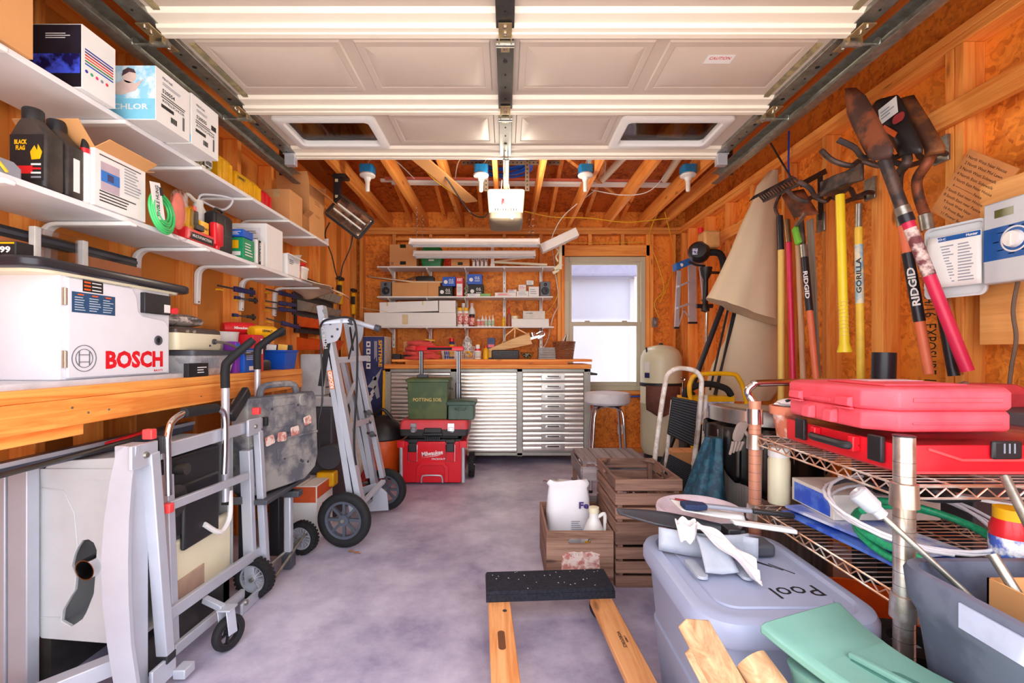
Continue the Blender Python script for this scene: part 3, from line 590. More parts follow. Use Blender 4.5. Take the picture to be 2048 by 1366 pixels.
t.patch(FX((-1.328,2.03,Z1+.04)),.05,.045,paper);barcode(t,FX((-1.327,2.03,Z1+.032)),.04,.02);t.text('472-018',FX((-1.3265,2.03,Z1+.053)),.04,.008,ink,bold=.02)
for i,(y0,y1,m_,l_,zt) in enumerate(((2.22,2.33,yel,'plain yellow plastic tool case on the upper shelf, nearer one',2.04),(2.36,2.60,yel,'ribbed yellow plastic tool case on the upper shelf, farther one',2.02),(2.62,2.72,red,'red plastic case beside the yellow cases on the upper shelf',2.01))):
    t =T('tool_case',l_,'case',(-1.46,(y0+y1)/2,Z1));b =B();b.rl([(Z1,.055,(y1-y0)/2-.004,.01),(Z1+.01,.06,(y1-y0)/2,.012),(zt-.02,.06,(y1-y0)/2,.012),(zt,.048,(y1-y0)/2-.012,.012)],(-1.46,(y0+y1)/2));c_ =t.part('case_shell',b,m_)
    b =B();n =5 if i == 1 else 2
    for k in range(n):yy =y0+(k+.6)*(y1-y0)/n;b.box((-1.404,yy-.012,Z1+.012),(-1.394,yy+.012,zt-.02))
    t.part('rib',b,m_,c_,bev=.003)
    b =B();b.box((-1.475,y0+.02,zt-.002),(-1.445,y1-.02,zt+.012));t.part('handle',b,blk if i == 0 else m_,c_,bev=.004)
    if i == 1:t.text('DEWALT',FX((-1.3935,2.40,1.985)),.07,.014,ink,bold=.04)
t =carton('shoe_carton','closed tan cardboard box second from the far end of the upper shelf',(-1.50,2.81,Z1),(-1.335,2.985,2.08),card,tape=True)
t =openbox('tall_carton','tall open cardboard box with flaps at the far end of the upper shelf',(-1.56,3.10,Z1),(-1.34,3.36,2.22),card,[('E',-35,.14),('S',70,.08),('N',60,.08)])
lines(t,t.M @ LFX(t,.02,.24),.12,.03,2,cardd);lines(t,t.M @ LFX(t,.02,.15),.10,.02,2,cardd)
t =openbox('small_open_carton','small crumpled open cardboard box in front of the tall one on the upper shelf',(-1.42,3.0,Z1),(-1.34,3.08,1.98),cardd,[('E',40,.05),('W',70,.04)])
# lower shelf load
Z2 =1.536
def jug(x0,x1,y0,y1,label,first):
    cx_,cy_ =(x0+x1)/2,(y0+y1)/2;hx,hy =(x1-x0)/2,(y1-y0)/2
    t =T('chemical_jug',label,'jug',(cx_,cy_,Z2));b =B();b.rl([(Z2,hx-.004,hy-.004,.01),(Z2+.006,hx,hy,.012),(Z2+.155,hx,hy,.012),(Z2+.19,hx*.55,hy*.8,.012,-hx*.2,0),(Z2+.205,.022,.022,.02,-hx*.25,0)],(cx_,cy_));bo =t.part('jug_body',b,mat('dusty_black_plastic',(38,34,34),.5,kind='dirty',col2=(66,56,50),scale=7))
    b =B();b.lathe([(0,.2),(.024,.2),(.024,.232),(.021,.236),(0,.236)],(cx_-hx*.25,cy_,Z2),18);t.part('cap',b,blk)
    if first:
        t.patch(FY((cx_,y0-.0007,Z2+.085)),.094,.13,ink,bo);t.text('BLACK\nFLAG',FY((cx_-.015,y0-.0018,Z2+.12)),.036,.03,yel,bo,.05)
        t.patch(FY((cx_-.012,y0-.0016,Z2+.05)),.06,.022,red,bo);b =B(FY((cx_+.028,y0-.0022,Z2+.10)));b.prism([(-.012,-.022,0),(.012,-.02,0),(.018,.0,0),(.006,.022,0),(.004,.004,0),(-.004,.018,0),(-.016,.0,0)],(0,0,.0005));t.part('printed_flame',b,yel,bo)
        for k in range(4):t.patch(FY((cx_+.028,y0-.0018,Z2+.065-k*.012)),.028,.005,(paper,red,paper,gry)[k],bo,'printed_line')
    else:t.patch(FX((x1+.0007,cy_,Z2+.07)),.02,.10,paper,bo)
jug(-1.405,-1.302,1.285,1.345,'dusty black chemical jug with yellow and red label, front one on the lower shelf',True)
jug(-1.40,-1.305,1.352,1.412,'second black chemical jug behind the labelled one on the lower shelf',False)
t =T('light_bar','pale grey plastic bar with yellow cord at the near end of the lower shelf','tool',(-1.36,1.14,Z2));b =B();b.rl([(Z2,.03,.11,.01),(Z2+.03,.03,.11,.01),(Z2+.045,.022,.10,.01)],(-1.345,1.13));t.part('bar',b,gry);b =B();b.tube(cr([(-1.34,1.10,Z2+.045),(-1.33,1.13,Z2+.08),(-1.31,1.16,Z2+.04),(-1.305,1.19,Z2+.006)],5),.004,6);t.part('cord',b,ywire)
t =openbox('skimmer_carton','white printed carton with ragged brown flaps beside the black jugs',(-1.50,1.43,Z2),(-1.292,1.63,1.715),paper,[('E',28,.05),('S',50,.08),('W',80,.05),('N',20,.05)])
for o_ in list(t.o.children):
    if o_.name.startswith('flap'):o_.data.materials[0] =card
L_ =lambda y,z:t.M @ LFX(t,y,z)
t.patch(L_(-.045,.10),.07,.09,mat('print_grey_photo',(196,176,190),.5));t.patch(t.M @ face((t.h[0]+.0013,-.045,.10),(0,1,0),(0,0,1)),.07,.035,mat('print_blue',(30,120,210),.5));t.patch(t.M @ face((t.h[0]+.002,-.045,.10),(0,1,0),(0,0,1)),.022,.022,navy)
lines(t,L_(.045,.115),.07,.09,9,gry);lines(t,L_(0,.035),.17,.04,4);lines(t,L_(0,.165),.17,.008,1)
t =T('caulk_tube','slim white bottle with black and red nozzle standing before the printed carton','bottle',(-1.275,1.425,Z2));b =B();b.lathe([(0,0),(.010,0),(.012,.005),(.012,.155),(0,.155)],(-1.315,1.421,Z2),14);t.part('bottle_body',b,white);b =B();b.lathe([(.012,.155),(.012,.17),(0,.17)],(-1.315,1.421,Z2),14);t.part('collar',b,red);b =B();b.lathe([(0,.17),(.0115,.17),(.004,.225),(0,.23)],(-1.315,1.421,Z2),14);t.part('nozzle',b,blk)
t =T('tubing_bag','bag with coil of bright green tubing and a SINGLE HUNG label','bag',(-1.285,1.69,Z2));b =B()
for k in range(7):b.torus((-1.285+.004*(k % 3),1.70,Z2+.055+k*.0015),(1,.15,.1),.075-k*.006,.0045,36,6)
t.part('green_coil',b,mat('bright_green_tube',(70,214,120),.4));MM =face((-1.268,1.655,Z2+.085),(0,1,.2),(0,-.1,1));t.patch(MM,.05,.13,paper,name='tag');t.text('SINGLE HUNG',face((-1.2665,1.655,Z2+.085),(0,-.1,1),(0,-1,-.2)),.11,.016,ink,bold=.02);t.patch(face((-1.267,1.672,Z2+.125),(0,1,.2),(0,-.1,1)),.016,.03,ink,name='printed_panel')
bagm =mat('clear_bag_film',(236,232,236),.12,kind='glass',amt=.42)
def blob(c,s,seed=0,amp=.18,n=14):
    b =B();rg =random.Random(seed);ph =[rg.uniform(0,6) for _ in range(6)]
    def f(u,v):
        th =u*2*math.pi;p =(v-.5)*math.pi*.98;r =1+amp*(math.sin(3*th+ph[0])*math.cos(2*p+ph[1])+.6*math.sin(5*th+ph[2]+3*p)+.5*math.cos(7*p+ph[3]+2*th))
        return (c[0]+s[0]*math.cos(p)*math.cos(th)*r,c[1]+s[1]*math.cos(p)*math.sin(th)*r,c[2]+s[2]*math.sin(p)*(1+amp*.4*math.sin(4*th+ph[4])))
    b.loft([[f(i/n,j/n) for i in range(n)] for j in range(n+1)]);return b
t =T('clear_bag','crumpled clear plastic bag with a salmon pouch hanging off the lower shelf edge','bag',(-1.28,1.80,Z2-.03));t.part('bag_film',blob((-1.285,1.80,Z2+.075),(.03,.06,.10),3,.12,20),bagm,sm=20);t.part('pouch',blob((-1.29,1.79,Z2+.09),(.012,.035,.07),5,.08),mat('salmon_pouch',(240,130,110),.5))
t =T('laser_level','yellow and black tool with red button on a red box on the lower shelf','tool',(-1.31,1.92,Z2+.046));b =B();b.rl([(Z2+.046,.02,.035,.01),(Z2+.12,.022,.035,.01),(Z2+.135,.015,.028,.01)],(-1.33,1.90));t.part('housing',b,yel);b =B();b.rl([(Z2+.047,.018,.03,.006),(Z2+.10,.018,.03,.006)],(-1.325,1.975));t.part('rear_housing',b,yel);t.text('DEWALT',FX((-1.3065,1.975,Z2+.07)),.045,.01,ink,bold=.03);b =B();b.box((-1.31,1.885,Z2+.06),(-1.303,1.93,Z2+.13));b.box((-1.31,1.90,Z2+.05),(-1.295,1.955,Z2+.075));t.part('grip',b,blk,bev=.003);b =B();b.box((-1.309,1.89,Z2+.125),(-1.299,1.912,Z2+.145));t.part('button',b,red,bev=.002)
t =carton('blade_box','flat black and red boxed tool under the yellow laser level',(-1.40,1.84,Z2),(-1.296,2.02,Z2+.045),red);t.patch(t.M @ LFX(t,.01,.018),.15,.03,ink);t.text('MULTI-FUNCTION',t.M @ face((t.h[0]+.0013,.01,.02),(0,1,0),(0,0,1)),.12,.012,paper,bold=.02)
t =T('sprayer_jug','white plastic jug with a looping clear hose behind the yellow tool','jug',(-1.42,2.10,Z2));b =B();b.lathe([(0,0),(.05,0),(.055,.01),(.055,.12),(.03,.19),(.02,.21),(.02,.235),(0,.235)],(-1.42,2.10,Z2),20);j_ =t.part('jug_body',b,mat('milky_plastic',(232,228,220),.35));b =B();b.tube(cr([(-1.42,2.08,Z2+.225),(-1.415,2.02,Z2+.235),(-1.41,2.0,Z2+.19),(-1.415,2.04,Z2+.14)],5),.009,8);t.part('handle',b,mat('milky_plastic'),j_);b =B();b.tube(cr([(-1.42,2.10,Z2+.23),(-1.41,2.12,Z2+.27),(-1.35,2.24,Z2+.29),(-1.38,2.22,Z2+.23),(-1.42,2.11,Z2+.24)],8),.005,6);t.part('hose',b,mat('pale_tube',(214,216,222),.3));t.patch(FX((-1.364,2.10,Z2+.07)),.05,.09,mat('jug_label',(236,226,222),.5),j_)
t =T('drill_bit_case','upright black moulded case with a handle on the lower shelf','case',(-1.33,2.13,Z2));b =B();b.rl([(Z2,.025,.065,.012),(Z2+.015,.028,.07,.015),(Z2+.165,.028,.07,.015),(Z2+.18,.02,.06,.015)],(-1.345,2.13));c_ =t.part('case_shell',b,blk);b =B();b.tube(cr([(-1.345,2.10,Z2+.178),(-1.345,2.105,Z2+.20),(-1.345,2.155,Z2+.20),(-1.345,2.16,Z2+.178)],4),.006,6);t.part('handle',b,blk,c_);b =B();b.box((-1.318,2.08,Z2+.08),(-1.3155,2.19,Z2+.083));b.box((-1.318,2.13,Z2+.02),(-1.3155,2.133,Z2+.16));t.part('moulded_line',b,dgry,c_)
t =T('red_bottle','red upside down plastic bottle in front of the black moulded case','bottle',(-1.30,2.05,Z2));b =B();b.rl([(Z2,.012,.012,.01),(Z2+.012,.013,.013,.01),(Z2+.018,.016,.03,.01),(Z2+.11,.016,.032,.01),(Z2+.115,.012,.028,.01)],(-1.304,2.05));t.part('bottle_body',b,red)
t =carton('parcel','white parcel with a barcode label standing on the lower shelf',(-1.50,2.48,Z2),(-1.305,2.66,1.775),paper);t.patch(t.M @ LFY(t,.0,.15),.13,.13,mat('label_cream',(228,224,226),.5));barcode(t,t.M @ face((.0,-t.h[1]-.0007,.14),(1,0,0),(0,0,1)),.10,.035);lines(t,t.M @ face((.0,-t.h[1]-.0007,.19),(1,0,0),(0,0,1)),.09,.02,2)
t =carton('blue_bulb_box','small blue box lying on the green boxes on the lower shelf',(-1.385,2.25,Z2+.108),(-1.30,2.34,Z2+.145),mat('box_blue',(24,90,196),.5));lines(t,t.M @ LFY(t),.07,.02,3,paper)
t =carton('green_box','green printed box standing on the lower shelf below the blue box',(-1.385,2.25,Z2),(-1.30,2.35,Z2+.105),mat('box_green',(20,150,96),.5));t.patch(t.M @ LFY(t,0,.07),.04,.04,yel);t.patch(t.M @ LFY(t,0,.025),.06,.02,paper);lines(t,t.M @ LFX(t,0,.05),.07,.07,5,paper)
for i,(y0,y1,m_,l_,tx) in enumerate(((2.37,2.39,paper,'thin white box standing between the green box and the black one',None),(2.392,2.415,ink,'thin black box with MULTI-TOOL lettering on the lower shelf','MULTI-TOOL'),(2.418,2.445,paper,'thin white box standing right of the MULTI-TOOL box',None))):
    t =carton('slim_box',l_,(-1.42,y0,Z2),(-1.30,y1,Z2+.125),m_)
    if tx:t.text(tx,t.M @ face((.0,-t.h[1]-.0008,.062),(1,0,0),(0,0,1)),.10,.02,paper,bold=.03);t.text(tx,t.M @ face((t.h[0]+.0008,0,.062),(0,0,-1),(0,1,0)),.10,.013,paper,bold=.02)
t =openbox('flap_carton','white carton with an open brown flap far along the lower shelf',(-1.46,2.70,Z2),(-1.296,2.86,1.66),paper,[('E',-30,.05),('N',40,.04)]);lines(t,t.M @ LFX(t,-.03,.08),.06,.03,3)
t =T('spice_tub','small red and yellow canister near the far end of the lower shelf','container',(-1.33,2.885,Z2));b =B();b.lathe([(0,0),(.02,0),(.02,.07),(0,.07)],(-1.325,2.885,Z2),16);t.part('canister',b,red);b =B();b.lathe([(.0205,.02),(.0205,.05)],(-1.325,2.885,Z2),16,cap=False);t.part('label_band',b,yel,solid=.0005);b =B();b.lathe([(0,.07),(.021,.07),(.021,.082),(0,.082)],(-1.325,2.885,Z2),16);t.part('cap',b,red)
t =T('white_tub','white plastic tub standing on the far end of the lower shelf','container',(-1.35,2.96,Z2));b =B();b.rl([(Z2,.04,.04,.012),(Z2+.075,.046,.046,.012)],(-1.35,2.965));t.part('tub',b,mat('milky_plastic'));b =B();b.rl([(Z2+.075,.049,.049,.014),(Z2+.087,.049,.049,.014)],(-1.35,2.965));t.part('lid',b,white)
t =T('red_pouch','red and clear packet lying on the white tub','packet',(-1.36,2.97,Z2+.088));t.part('pouch',blob((-1.36,2.97,Z2+.108),(.05,.05,.018),8,.12),mat('red_film',(226,50,50),.3))
b =B();b.grid(lambda u,v:(-1.52+.34*u+.02*math.sin(9*v),2.90+.50*v+.01*math.sin(7*u),Z2+.0035-(.05*max(0,u-.62)**1.2*2.2)-(.12*max(0,v-.32)**1.4)*(.6+.4*math.sin(5*u+1))+.004*math.sin(13*u+4*v)*min(1,2*max(0,u-.65)+2*max(0,v-.34))),24,24)
single('drop_cloth',b,mat('canvas_cloth',(232,206,176),.85,kind='fabric'),'cream cloth sheet draped over the far end of the lower shelf','cloth',solid=.003)
# ---------------------------------------------------------------- left bench
BZ =.972;BX =-1.24
t =T('workbench','long wooden bench of dimension lumber along the left wall','workbench',(-1.42,1.6,0))
b =B();b.box((XL+.002,.5,BZ-.034),(BX,2.77,BZ));t.part('bench_top',b,wy,bev=.003)
b =B();b.box((BX-.036,.5,BZ-.112),(BX,2.77,BZ-.0345));ap =t.part('apron',b,wy,bev=.003)
b =B()
for y in (1.30,1.35,1.42,1.85):b.cyl((BX,y,BZ-.06-.02*(y > 1.33)),(BX+.0015,y,BZ-.06-.02*(y > 1.33)),.0035,n=8)
t.part('nail_head',b,galv,ap)
b =B();b.box((-1.52,.6,BZ-.150),(-1.28,1.38,BZ-.1125));t.part('stretcher',b,wy,bev=.003)
for y,x in ((.62,-1.56),(.62,-1.30),(1.7,-1.56),(2.70,-1.56),(2.70,-1.30)):
    if 1:b =B();b.box((x-.02,y-.04,0),(x+.02,y+.04,BZ-.113));t.part('leg',b,wz)
# router table
t =T('router_table','white and grey benchtop router table with BOSCH door on the left bench','router table',(-1.44,1.55,BZ))
bw =mat('router_table_white',(232,232,240),.35,amt=.02)
b =B();b.rl([(BZ,.16,.40,.01),(BZ+.016,.16,.40,.01)],(-1.425,1.50));t.part('base_plate',b,mat('base_grey',(214,216,224),.4))
b =B();b.box((-1.56,1.326,BZ+.0165),(-1.302,1.76,1.303));cb =t.part('cabinet',b,bw,bev=.004)
b =B();dz0,dz1 =BZ+.022,1.292;x =-1.3015
b.prism([(x,1.345,dz0),(x,1.735,dz0),(x,1.745,dz0+.01),(x,1.745,1.165),(x,1.725,1.19),(x,1.62,1.20),(x,1.60,1.215),(x,1.595,1.262),(x,1.575,dz1),(x,1.345,dz1)],(.008,0,0));dr =t.part('door',b,bw,bev=.002)
for z in (1.05,1.235):b =B();b.box((-1.3015,1.332,z-.025),(-1.296,1.345,z+.025));b.cyl((-1.295,1.338,z-.025),(-1.295,1.338,z+.025),.004,n=8);t.part('hinge',b,mat('nickel',(190,176,160),.35,.7),dr)
xf =-1.2932
t.patch(FX((xf,1.43,1.222)),.15,.062,mat('instruction_blue',(36,78,120),.5),dr,'instruction_label')
for k in range(3):lines(t,FX((xf+.0008,1.383+k*.048,1.218)),.04,.045,6,mat('print_pale',(190,205,220),.6),dr);t.patch(FX((xf+.0008,1.383+k*.048,1.246)),.02,.004,org,dr,'printed_heading')
t.patch(FX((xf,1.425,1.275)),.07,.036,ink,dr,'warning_label')
for k in range(3):t.patch(FX((xf+.0008,1.405,1.286-k*.011)),.022,.005,org,dr,'printed_heading');t.patch(FX((xf+.0008,1.437,1.286-k*.011)),.032,.003,paper,dr,'printed_line')
t.text('BOSCH',FX((xf,1.592,1.046)),.245,.060,mat('logo_red',(232,16,36),.4),dr,.045)
t.text('RA1171',FX((xf,1.692,1.004)),.042,.008,mat('logo_red'),dr,.03)
b =B(FX((xf+.0005,1.395,1.052)));b.torus((0,0,0),(0,0,1),.040,.0013,32,4);b.torus((0,0,0),(0,0,1),.028,.001,28,4,35,145);b.torus((0,0,0),(0,0,1),.028,.001,28,4,215,325)
for sx in (-1,1):b.box((sx*.017-.0012,-.022,-.0005),(sx*.017+.0012,.022,.001));b.torus((0,0,0),(0,0,1),.028,.0012,10,4,*((-52,52) if sx > 0 else (128,232)))
for y in (-.011,.011):b.box((-.017,y-.001,-.0005),(.017,y+.001,.001))
t.part('logo',b,mat('logo_grey',(110,112,124),.5),dr)
b =B();b.torus((xf+.002,1.69,1.115),(1,0,0),.014,.004,20,8);k_ =t.part('dust_port',b,dgry,dr);b =B();b.cyl((xf-.001,1.69,1.115),(xf+.001,1.69,1.115),.012);t.part('port_hole',b,ink,k_)
b =B();b.box((-1.34,1.62,1.212),(-1.285,1.745,1.285));sw =t.part('switch_box',b,blk,bev=.003);b =B();b.cyl((-1.285,1.755,1.23),(-1.272,1.755,1.23),.012);t.part('stop_button',b,red,sw);t.patch(FX((-1.2845,1.725,1.235)),.03,.03,paper,sw,'sticker')
b =B();b.rl([(1.3045,.146,.313,.05),(1.309,.152,.32,.05),(1.329,.152,.32,.05),(1.3345,.148,.315,.05)],(-1.424,1.54));t.part('table_top',b,mat('table_black_edge',(40,40,46),.3,amt=.05),bev=.003)
b =B();b.rl([(1.296,.132,.28,.05),(1.304,.134,.285,.05)],(-1.424,1.54));t.part('top_underside',b,cream)
b =B();b.box((-1.52,1.24,1.415),(-1.50,1.85,1.452));fr_ =t.part('fence_rail',b,blk,bev=.002);b =B();b.box((-1.4995,1.24,1.428),(-1.4975,1.85,1.440));t.part('t_slot',b,dgry,fr_)
for y0,y1 in ((1.24,1.44),(1.56,1.85)):b =B();b.box((-1.50,y0,1.336),(-1.482,y1,1.412));t.part('fence_face',b,mat('fence_mdf',(176,100,50),.5))
b =B();b.box((-1.47,1.40,1.336),(-1.45,1.42,1.46));b.box((-1.47,1.56,1.336),(-1.45,1.58,1.455));t.part('guard_post',b,mat('milky_plastic'),bev=.002)
b =B();b.box((-1.448,1.405,1.35),(-1.443,1.578,1.455));t.part('guard',b,clear)
t =T('featherboard','black and white boxed accessory on the near end of the router table','box',(-1.34,1.27,1.335));b =B();b.rl([(1.335,.028,.025,.004),(1.375,.028,.025,.004)],(-1.37,1.27));c_ =t.part('box_body',b,ink);t.text('99',FY((-1.37,1.2445,1.352)),.03,.018,paper,c_,.04);t.patch(FY((-1.37,1.2445,1.37)),.05,.005,yel,c_,'printed_line')
# bench clutter
t =T('cooler_radio','cream coloured machine with a dark lid and a power cord beside the router table','machine',(-1.40,1.96,1.08));b =B();b.rl([(1.081,.09,.14,.02),(1.09,.095,.145,.02),(1.15,.095,.145,.02)],(-1.40,1.95));m1 =t.part('housing',b,cream);b =B();b.rl([(1.1505,.095,.145,.02),(1.165,.093,.143,.02),(1.175,.08,.13,.02)],(-1.40,1.95));t.part('lid',b,mat('smoky_lid',(84,72,64),.25));b =B();b.cyl((-1.306,2.03,1.118),(-1.296,2.03,1.118),.012);b.box((-1.306,2.0,1.096),(-1.303,2.01,1.104));t.part('socket',b,dgry,m1);b =B();b.tube(cr([(-1.30,2.03,1.118),(-1.26,2.06,1.11),(-1.24,2.13,1.08),(-1.25,2.20,1.06),(-1.24,2.26,1.075)],6),.006,8);t.part('power_cord',b,mat('dusty_cord',(96,84,74),.6),m1)
b =B();b.cyl((-1.305,1.86,1.157),(-1.298,1.86,1.157),.006);b.cyl((-1.305,1.90,1.157),(-1.298,1.90,1.157),.006);t.part('latch',b,mat('nickel'),m1)
t =T('bit_bag','crumpled clear bag of metal bits on top of the cream machine','bag',(-1.40,1.94,1.176));t.part('bag_film',blob((-1.40,1.95,1.206),(.06,.11,.028),21,.14,18),mat('foggy_bag',(206,196,190),.3,kind='dirty',col2=(110,100,96),scale=30))
t =T('storage_container','clear lidded container of parts under the cream machine','container',(-1.38,1.98,BZ));b =B();b.rl([(BZ+.001,.085,.13,.02),(BZ+.085,.10,.15,.02)],(-1.37,2.0));s1 =t.part('container_body',b,mat('cloudy_plastic',(206,204,206),.3,kind='dirty',col2=(170,168,172),scale=20));b =B();b.rl([(BZ+.0855,.104,.154,.02),(BZ+.107,.104,.154,.02)],(-1.37,2.0));t.part('lid',b,dgry);t.patch(FX((-1.275,2.09,BZ+.06)),.05,.014,paper,s1)
b =B()
for k in range(12):b.box((-1.272,1.90+k*.010,BZ+.03),(-1.271,1.905+k*.010,BZ+.075))
t.part('vent_rib',b,gry,s1,stuff=True)
t =carton('small_black_box','small black box with white lettering in front of the clear container',(-1.262,1.78,BZ),(-1.242,1.90,BZ+.055),ink);lines(t,t.M @ LFX(t,.02),.06,.03,3,paper)
t =T('white_bucket','white plastic tub behind the blue boxes on the left bench','tub',(-1.42,2.24,BZ));b =B();b.lathe([(0,0),(.065,0),(.08,.19),(.084,.20),(.076,.20),(.06,.01),(0,.01)],(-1.42,2.26,BZ),24,cap=False);t.part('tub',b,mat('milky_plastic'))
t =carton('blue_screw_box','blue printed box with a white label on the left bench, right of the clear container',(-1.36,2.20,BZ),(-1.265,2.33,BZ+.12),mat('box_blue'));lines(t,t.M @ LFX(t,0,.085),.10,.05,6,paper);t.patch(t.M @ LFX(t,.01,.02),.07,.02,paper)
t =carton('purple_box','purple and white box peeking out left of the blue box',(-1.34,2.155,BZ+.0),(-1.28,2.19,BZ+.15),mat('box_purple',(130,50,170),.5));t.patch(t.M @ LFX(t,0,.12),.03,.04,mat('print_blue'))
t =carton('red_nail_box','red boxed tool accessory standing behind the blue box',(-1.38,2.34,BZ),(-1.30,2.44,BZ+.19),red);t.patch(t.M @ LFX(t,.03,.13),.02,.08,paper);t.patch(t.M @ LFX(t,-.02,.13),.03,.03,dred)
# two cordless tools
def drill(name,label,loc,m,bat,rz,sc_=1,txt=None,lay=False):
    t =T(name,label,'power tool',loc,rz,rx=(math.pi/2 if lay else 0));S =sc_;b =t.b();b.lathe([(0,-.09*S),(.028*S,-.088*S),(.034*S,-.05*S),(.034*S,.04*S),(.026*S,.06*S),(0,.06*S)],(0,0,.20*S),18,(1,0,0));mo =t.part('motor_housing',b,m)
    b =t.b();b.lathe([(0,.06*S),(.024*S,.06*S),(.024*S,.09*S),(.012*S,.12*S),(.006*S,.125*S),(0,.125*S)],(0,0,.20*S),16,(1,0,0));t.part('chuck',b,blk)
    b =t.b();b.loft([[(x_+dx*S,y_*S,z_*S) for x_,y_ in ((-.02*S,-.017),(.02*S,-.017),(.02*S,.017),(-.02*S,.017))] for dx,z_ in ((-.045,.05),(-.035,.10),(-.022,.18))]);t.part('handle',b,blk,bev=.005*S)
    b =t.b();b.rl([(.0,.045*S,.036*S,.01),(.045*S,.045*S,.036*S,.01),(.055*S,.035*S,.03*S,.01)],(-.04*S,0));t.part('battery',b,bat)
    b =t.b();b.box((-.012*S,-.006*S,.13*S),(.0,.006*S,.165*S));t.part('trigger',b,red if m is yel else blk,bev=.002)
    if txt:t.text(txt,t.M @ face((-.02*S,-.0345*S,.205*S),(1,0,0),(0,0,1)),.06*S,.013*S,ink if m is yel else paper,mo,.04)
    return t
drill('cordless_drill','yellow and black DEWALT cordless drill standing on the left bench',(-1.33,2.52,BZ),yel,blk,1.2,1.05,'DEWALT')
drill('impact_driver','red cordless driver standing behind the yellow drill',(-1.43,2.47,BZ),red,blk,.9,1.12,'Milwaukee')
t =T('blue_bin','blue plastic parts bin full of packets at the far end of the left bench','bin',(-1.33,2.68,BZ));b =B();b.loft([[(x_,y_,z_) for x_,y_ in ((-1.40+i,2.60+j),(-1.262-i,2.60+j),(-1.262-i,2.755-j),(-1.40+i,2.755-j))] for i,j,z_ in ((.012,.012,BZ),(0,0,BZ+.10),(-.004,-.004,BZ+.10),(-.004,-.004,BZ+.112),(.004,.004,BZ+.112),(.012,.014,BZ+.01))]);t.part('bin_body',b,blue,bev=.002)
for i,(x,y,m_,l_) in enumerate(((-1.36,2.63,paper,'white packet sticking out of the blue bin, nearest'),(-1.31,2.66,yel,'yellow packet sticking out of the blue bin'),(-1.37,2.70,navy,'dark blue packet sticking out of the blue bin, farthest back'),(-1.30,2.72,dgry,'grey packet sticking out of the blue bin beside the yellow packet'))):
    b =B();b.obox((x,y,BZ+.085),(.05,.012,.12),(.15*(i-1.5),.1,.5-.2*i));single('packet',b,m_,l_,'packet')
t =None
t =carton('battery_charger_box','blue box with clear top on the bench behind the blue bin',(-1.52,2.58,BZ),(-1.42,2.74,BZ+.17),mat('box_dark_blue',(30,70,140),.5));lines(t,t.M @ LFX(t,0,.12),.12,.04,4,paper)
t =carton('parts_organiser','clear and blue parts case stacked on the blue charger box',(-1.51,2.60,BZ+.1715),(-1.43,2.73,BZ+.215),mat('cloudy_plastic'));t.patch(t.M @ LFX(t,0,.02),.11,.02,mat('box_blue'))
# quick clamps on the left wall
CL =[((435,571),(510,586),'topmost long blue bar clamp on the wall, nearest column',1),((470,595),(515,602),'small dark bar clamp below the long blue clamp',0),((466,630),(511,635),'lowest small dark bar clamp in the near column',0),
      ((532,578),(592,594),'blue bar clamp topmost in the far column under the shelf',1),((531,602),(592,611),'blue bar clamp second from top in the far column',1),((531,615),(592,622),'blue bar clamp third from top in the far column',1),((533,637),(600,656),'tilted blue bar clamp lowest in the far column',1)]
for (p,q,l_,big) in CL:
    def at(px,py):d =1.545*910/(CX-px);return V((-1.545,d,CH-(py-CY)*d/FPX))
    a,c_ =at(*p),at(*q);u =(c_-a).normalized();L_ =(c_-a).length;t =T('bar_clamp',l_,'clamp',a.lerp(c_,.5),0,'bar clamps on the left wall')
    b =B();b.beam(a,a+u*L_,.004,.010);t.part('bar',b,dsteel)
    w =.03 if big else .02
    b =B();b.beam(a+u*L_*(.0 if not big or L_ < .3 else .42),a+u*L_*(.18 if not big or L_ < .3 else .62),.018,w);j =t.part('jaw',b,navy,bev=.003);b =B();b.beam(a+u*L_*.0+V((0,0,-w*.7)),a+u*L_*.10+V((0,0,-w*.7)),.02,.008);t.part('jaw_pad',b,yel,j)
    b =B();b.beam(a+u*L_*.62,a+u*L_*.98,.018,w*.9);t.part('grip',b,navy if big else blk,bev=.004);b =B();b.beam(a+u*L_*.86,a+u*L_*.93,.012,w*1.9);t.part('trigger',b,blk,bev=.003)
# organiser rack on left wall near the back
t =T('organiser_rack','black wall rack with rows of grey and clear parts bins near the back corner','rack',(-1.57,3.75,1.1));b =B();b.box((-1.588,3.40,1.22),(-1.575,4.15,1.66));t.part('backboard',b,blk)
for r_,z in enumerate((1.56,1.43,1.31)):
    for k in range(6):
        y =3.43+k*.12;b =B();b.prism([(-1.574,y,z-.045),(-1.52,y,z-.045),(-1.49,y,z+.02),(-1.50,y,z+.02),(-1.525,y,z-.035),(-1.574,y,z-.035)],(0,.11,0));b.prism([(-1.574,y,z-.035),(-1.525,y,z-.035),(-1.50,y,z+.02),(-1.574,y,z+.04)],(0,.004,0));t.part('bin',b,mat('smoky_bin',(150,138,124),.35) if r_ < 2 else org)
for i,(y,l_) in enumerate(((3.45,'orange parts bin on the bench level near the organiser, nearer one'),(3.72,'orange parts bin on the bench level near the organiser, farther one'))):
    t =T('orange_bin',l_,'bin',(-1.5,y+.1,1.08));b =B();b.prism([(-1.587,y,1.09),(-1.44,y,1.09),(-1.40,y,1.17),(-1.41,y,1.17),(-1.445,y,1.10),(-1.587,y,1.10)],(0,.22,0));b.prism([(-1.587,y,1.10),(-1.445,y,1.10),(-1.42,y,1.155),(-1.587,y,1.19)],(0,.006,0));b.prism([(-1.587,y+.214,1.10),(-1.445,y+.214,1.10),(-1.42,y+.214,1.155),(-1.587,y+.214,1.19)],(0,.006,0));t.part('bin_body',b,org)
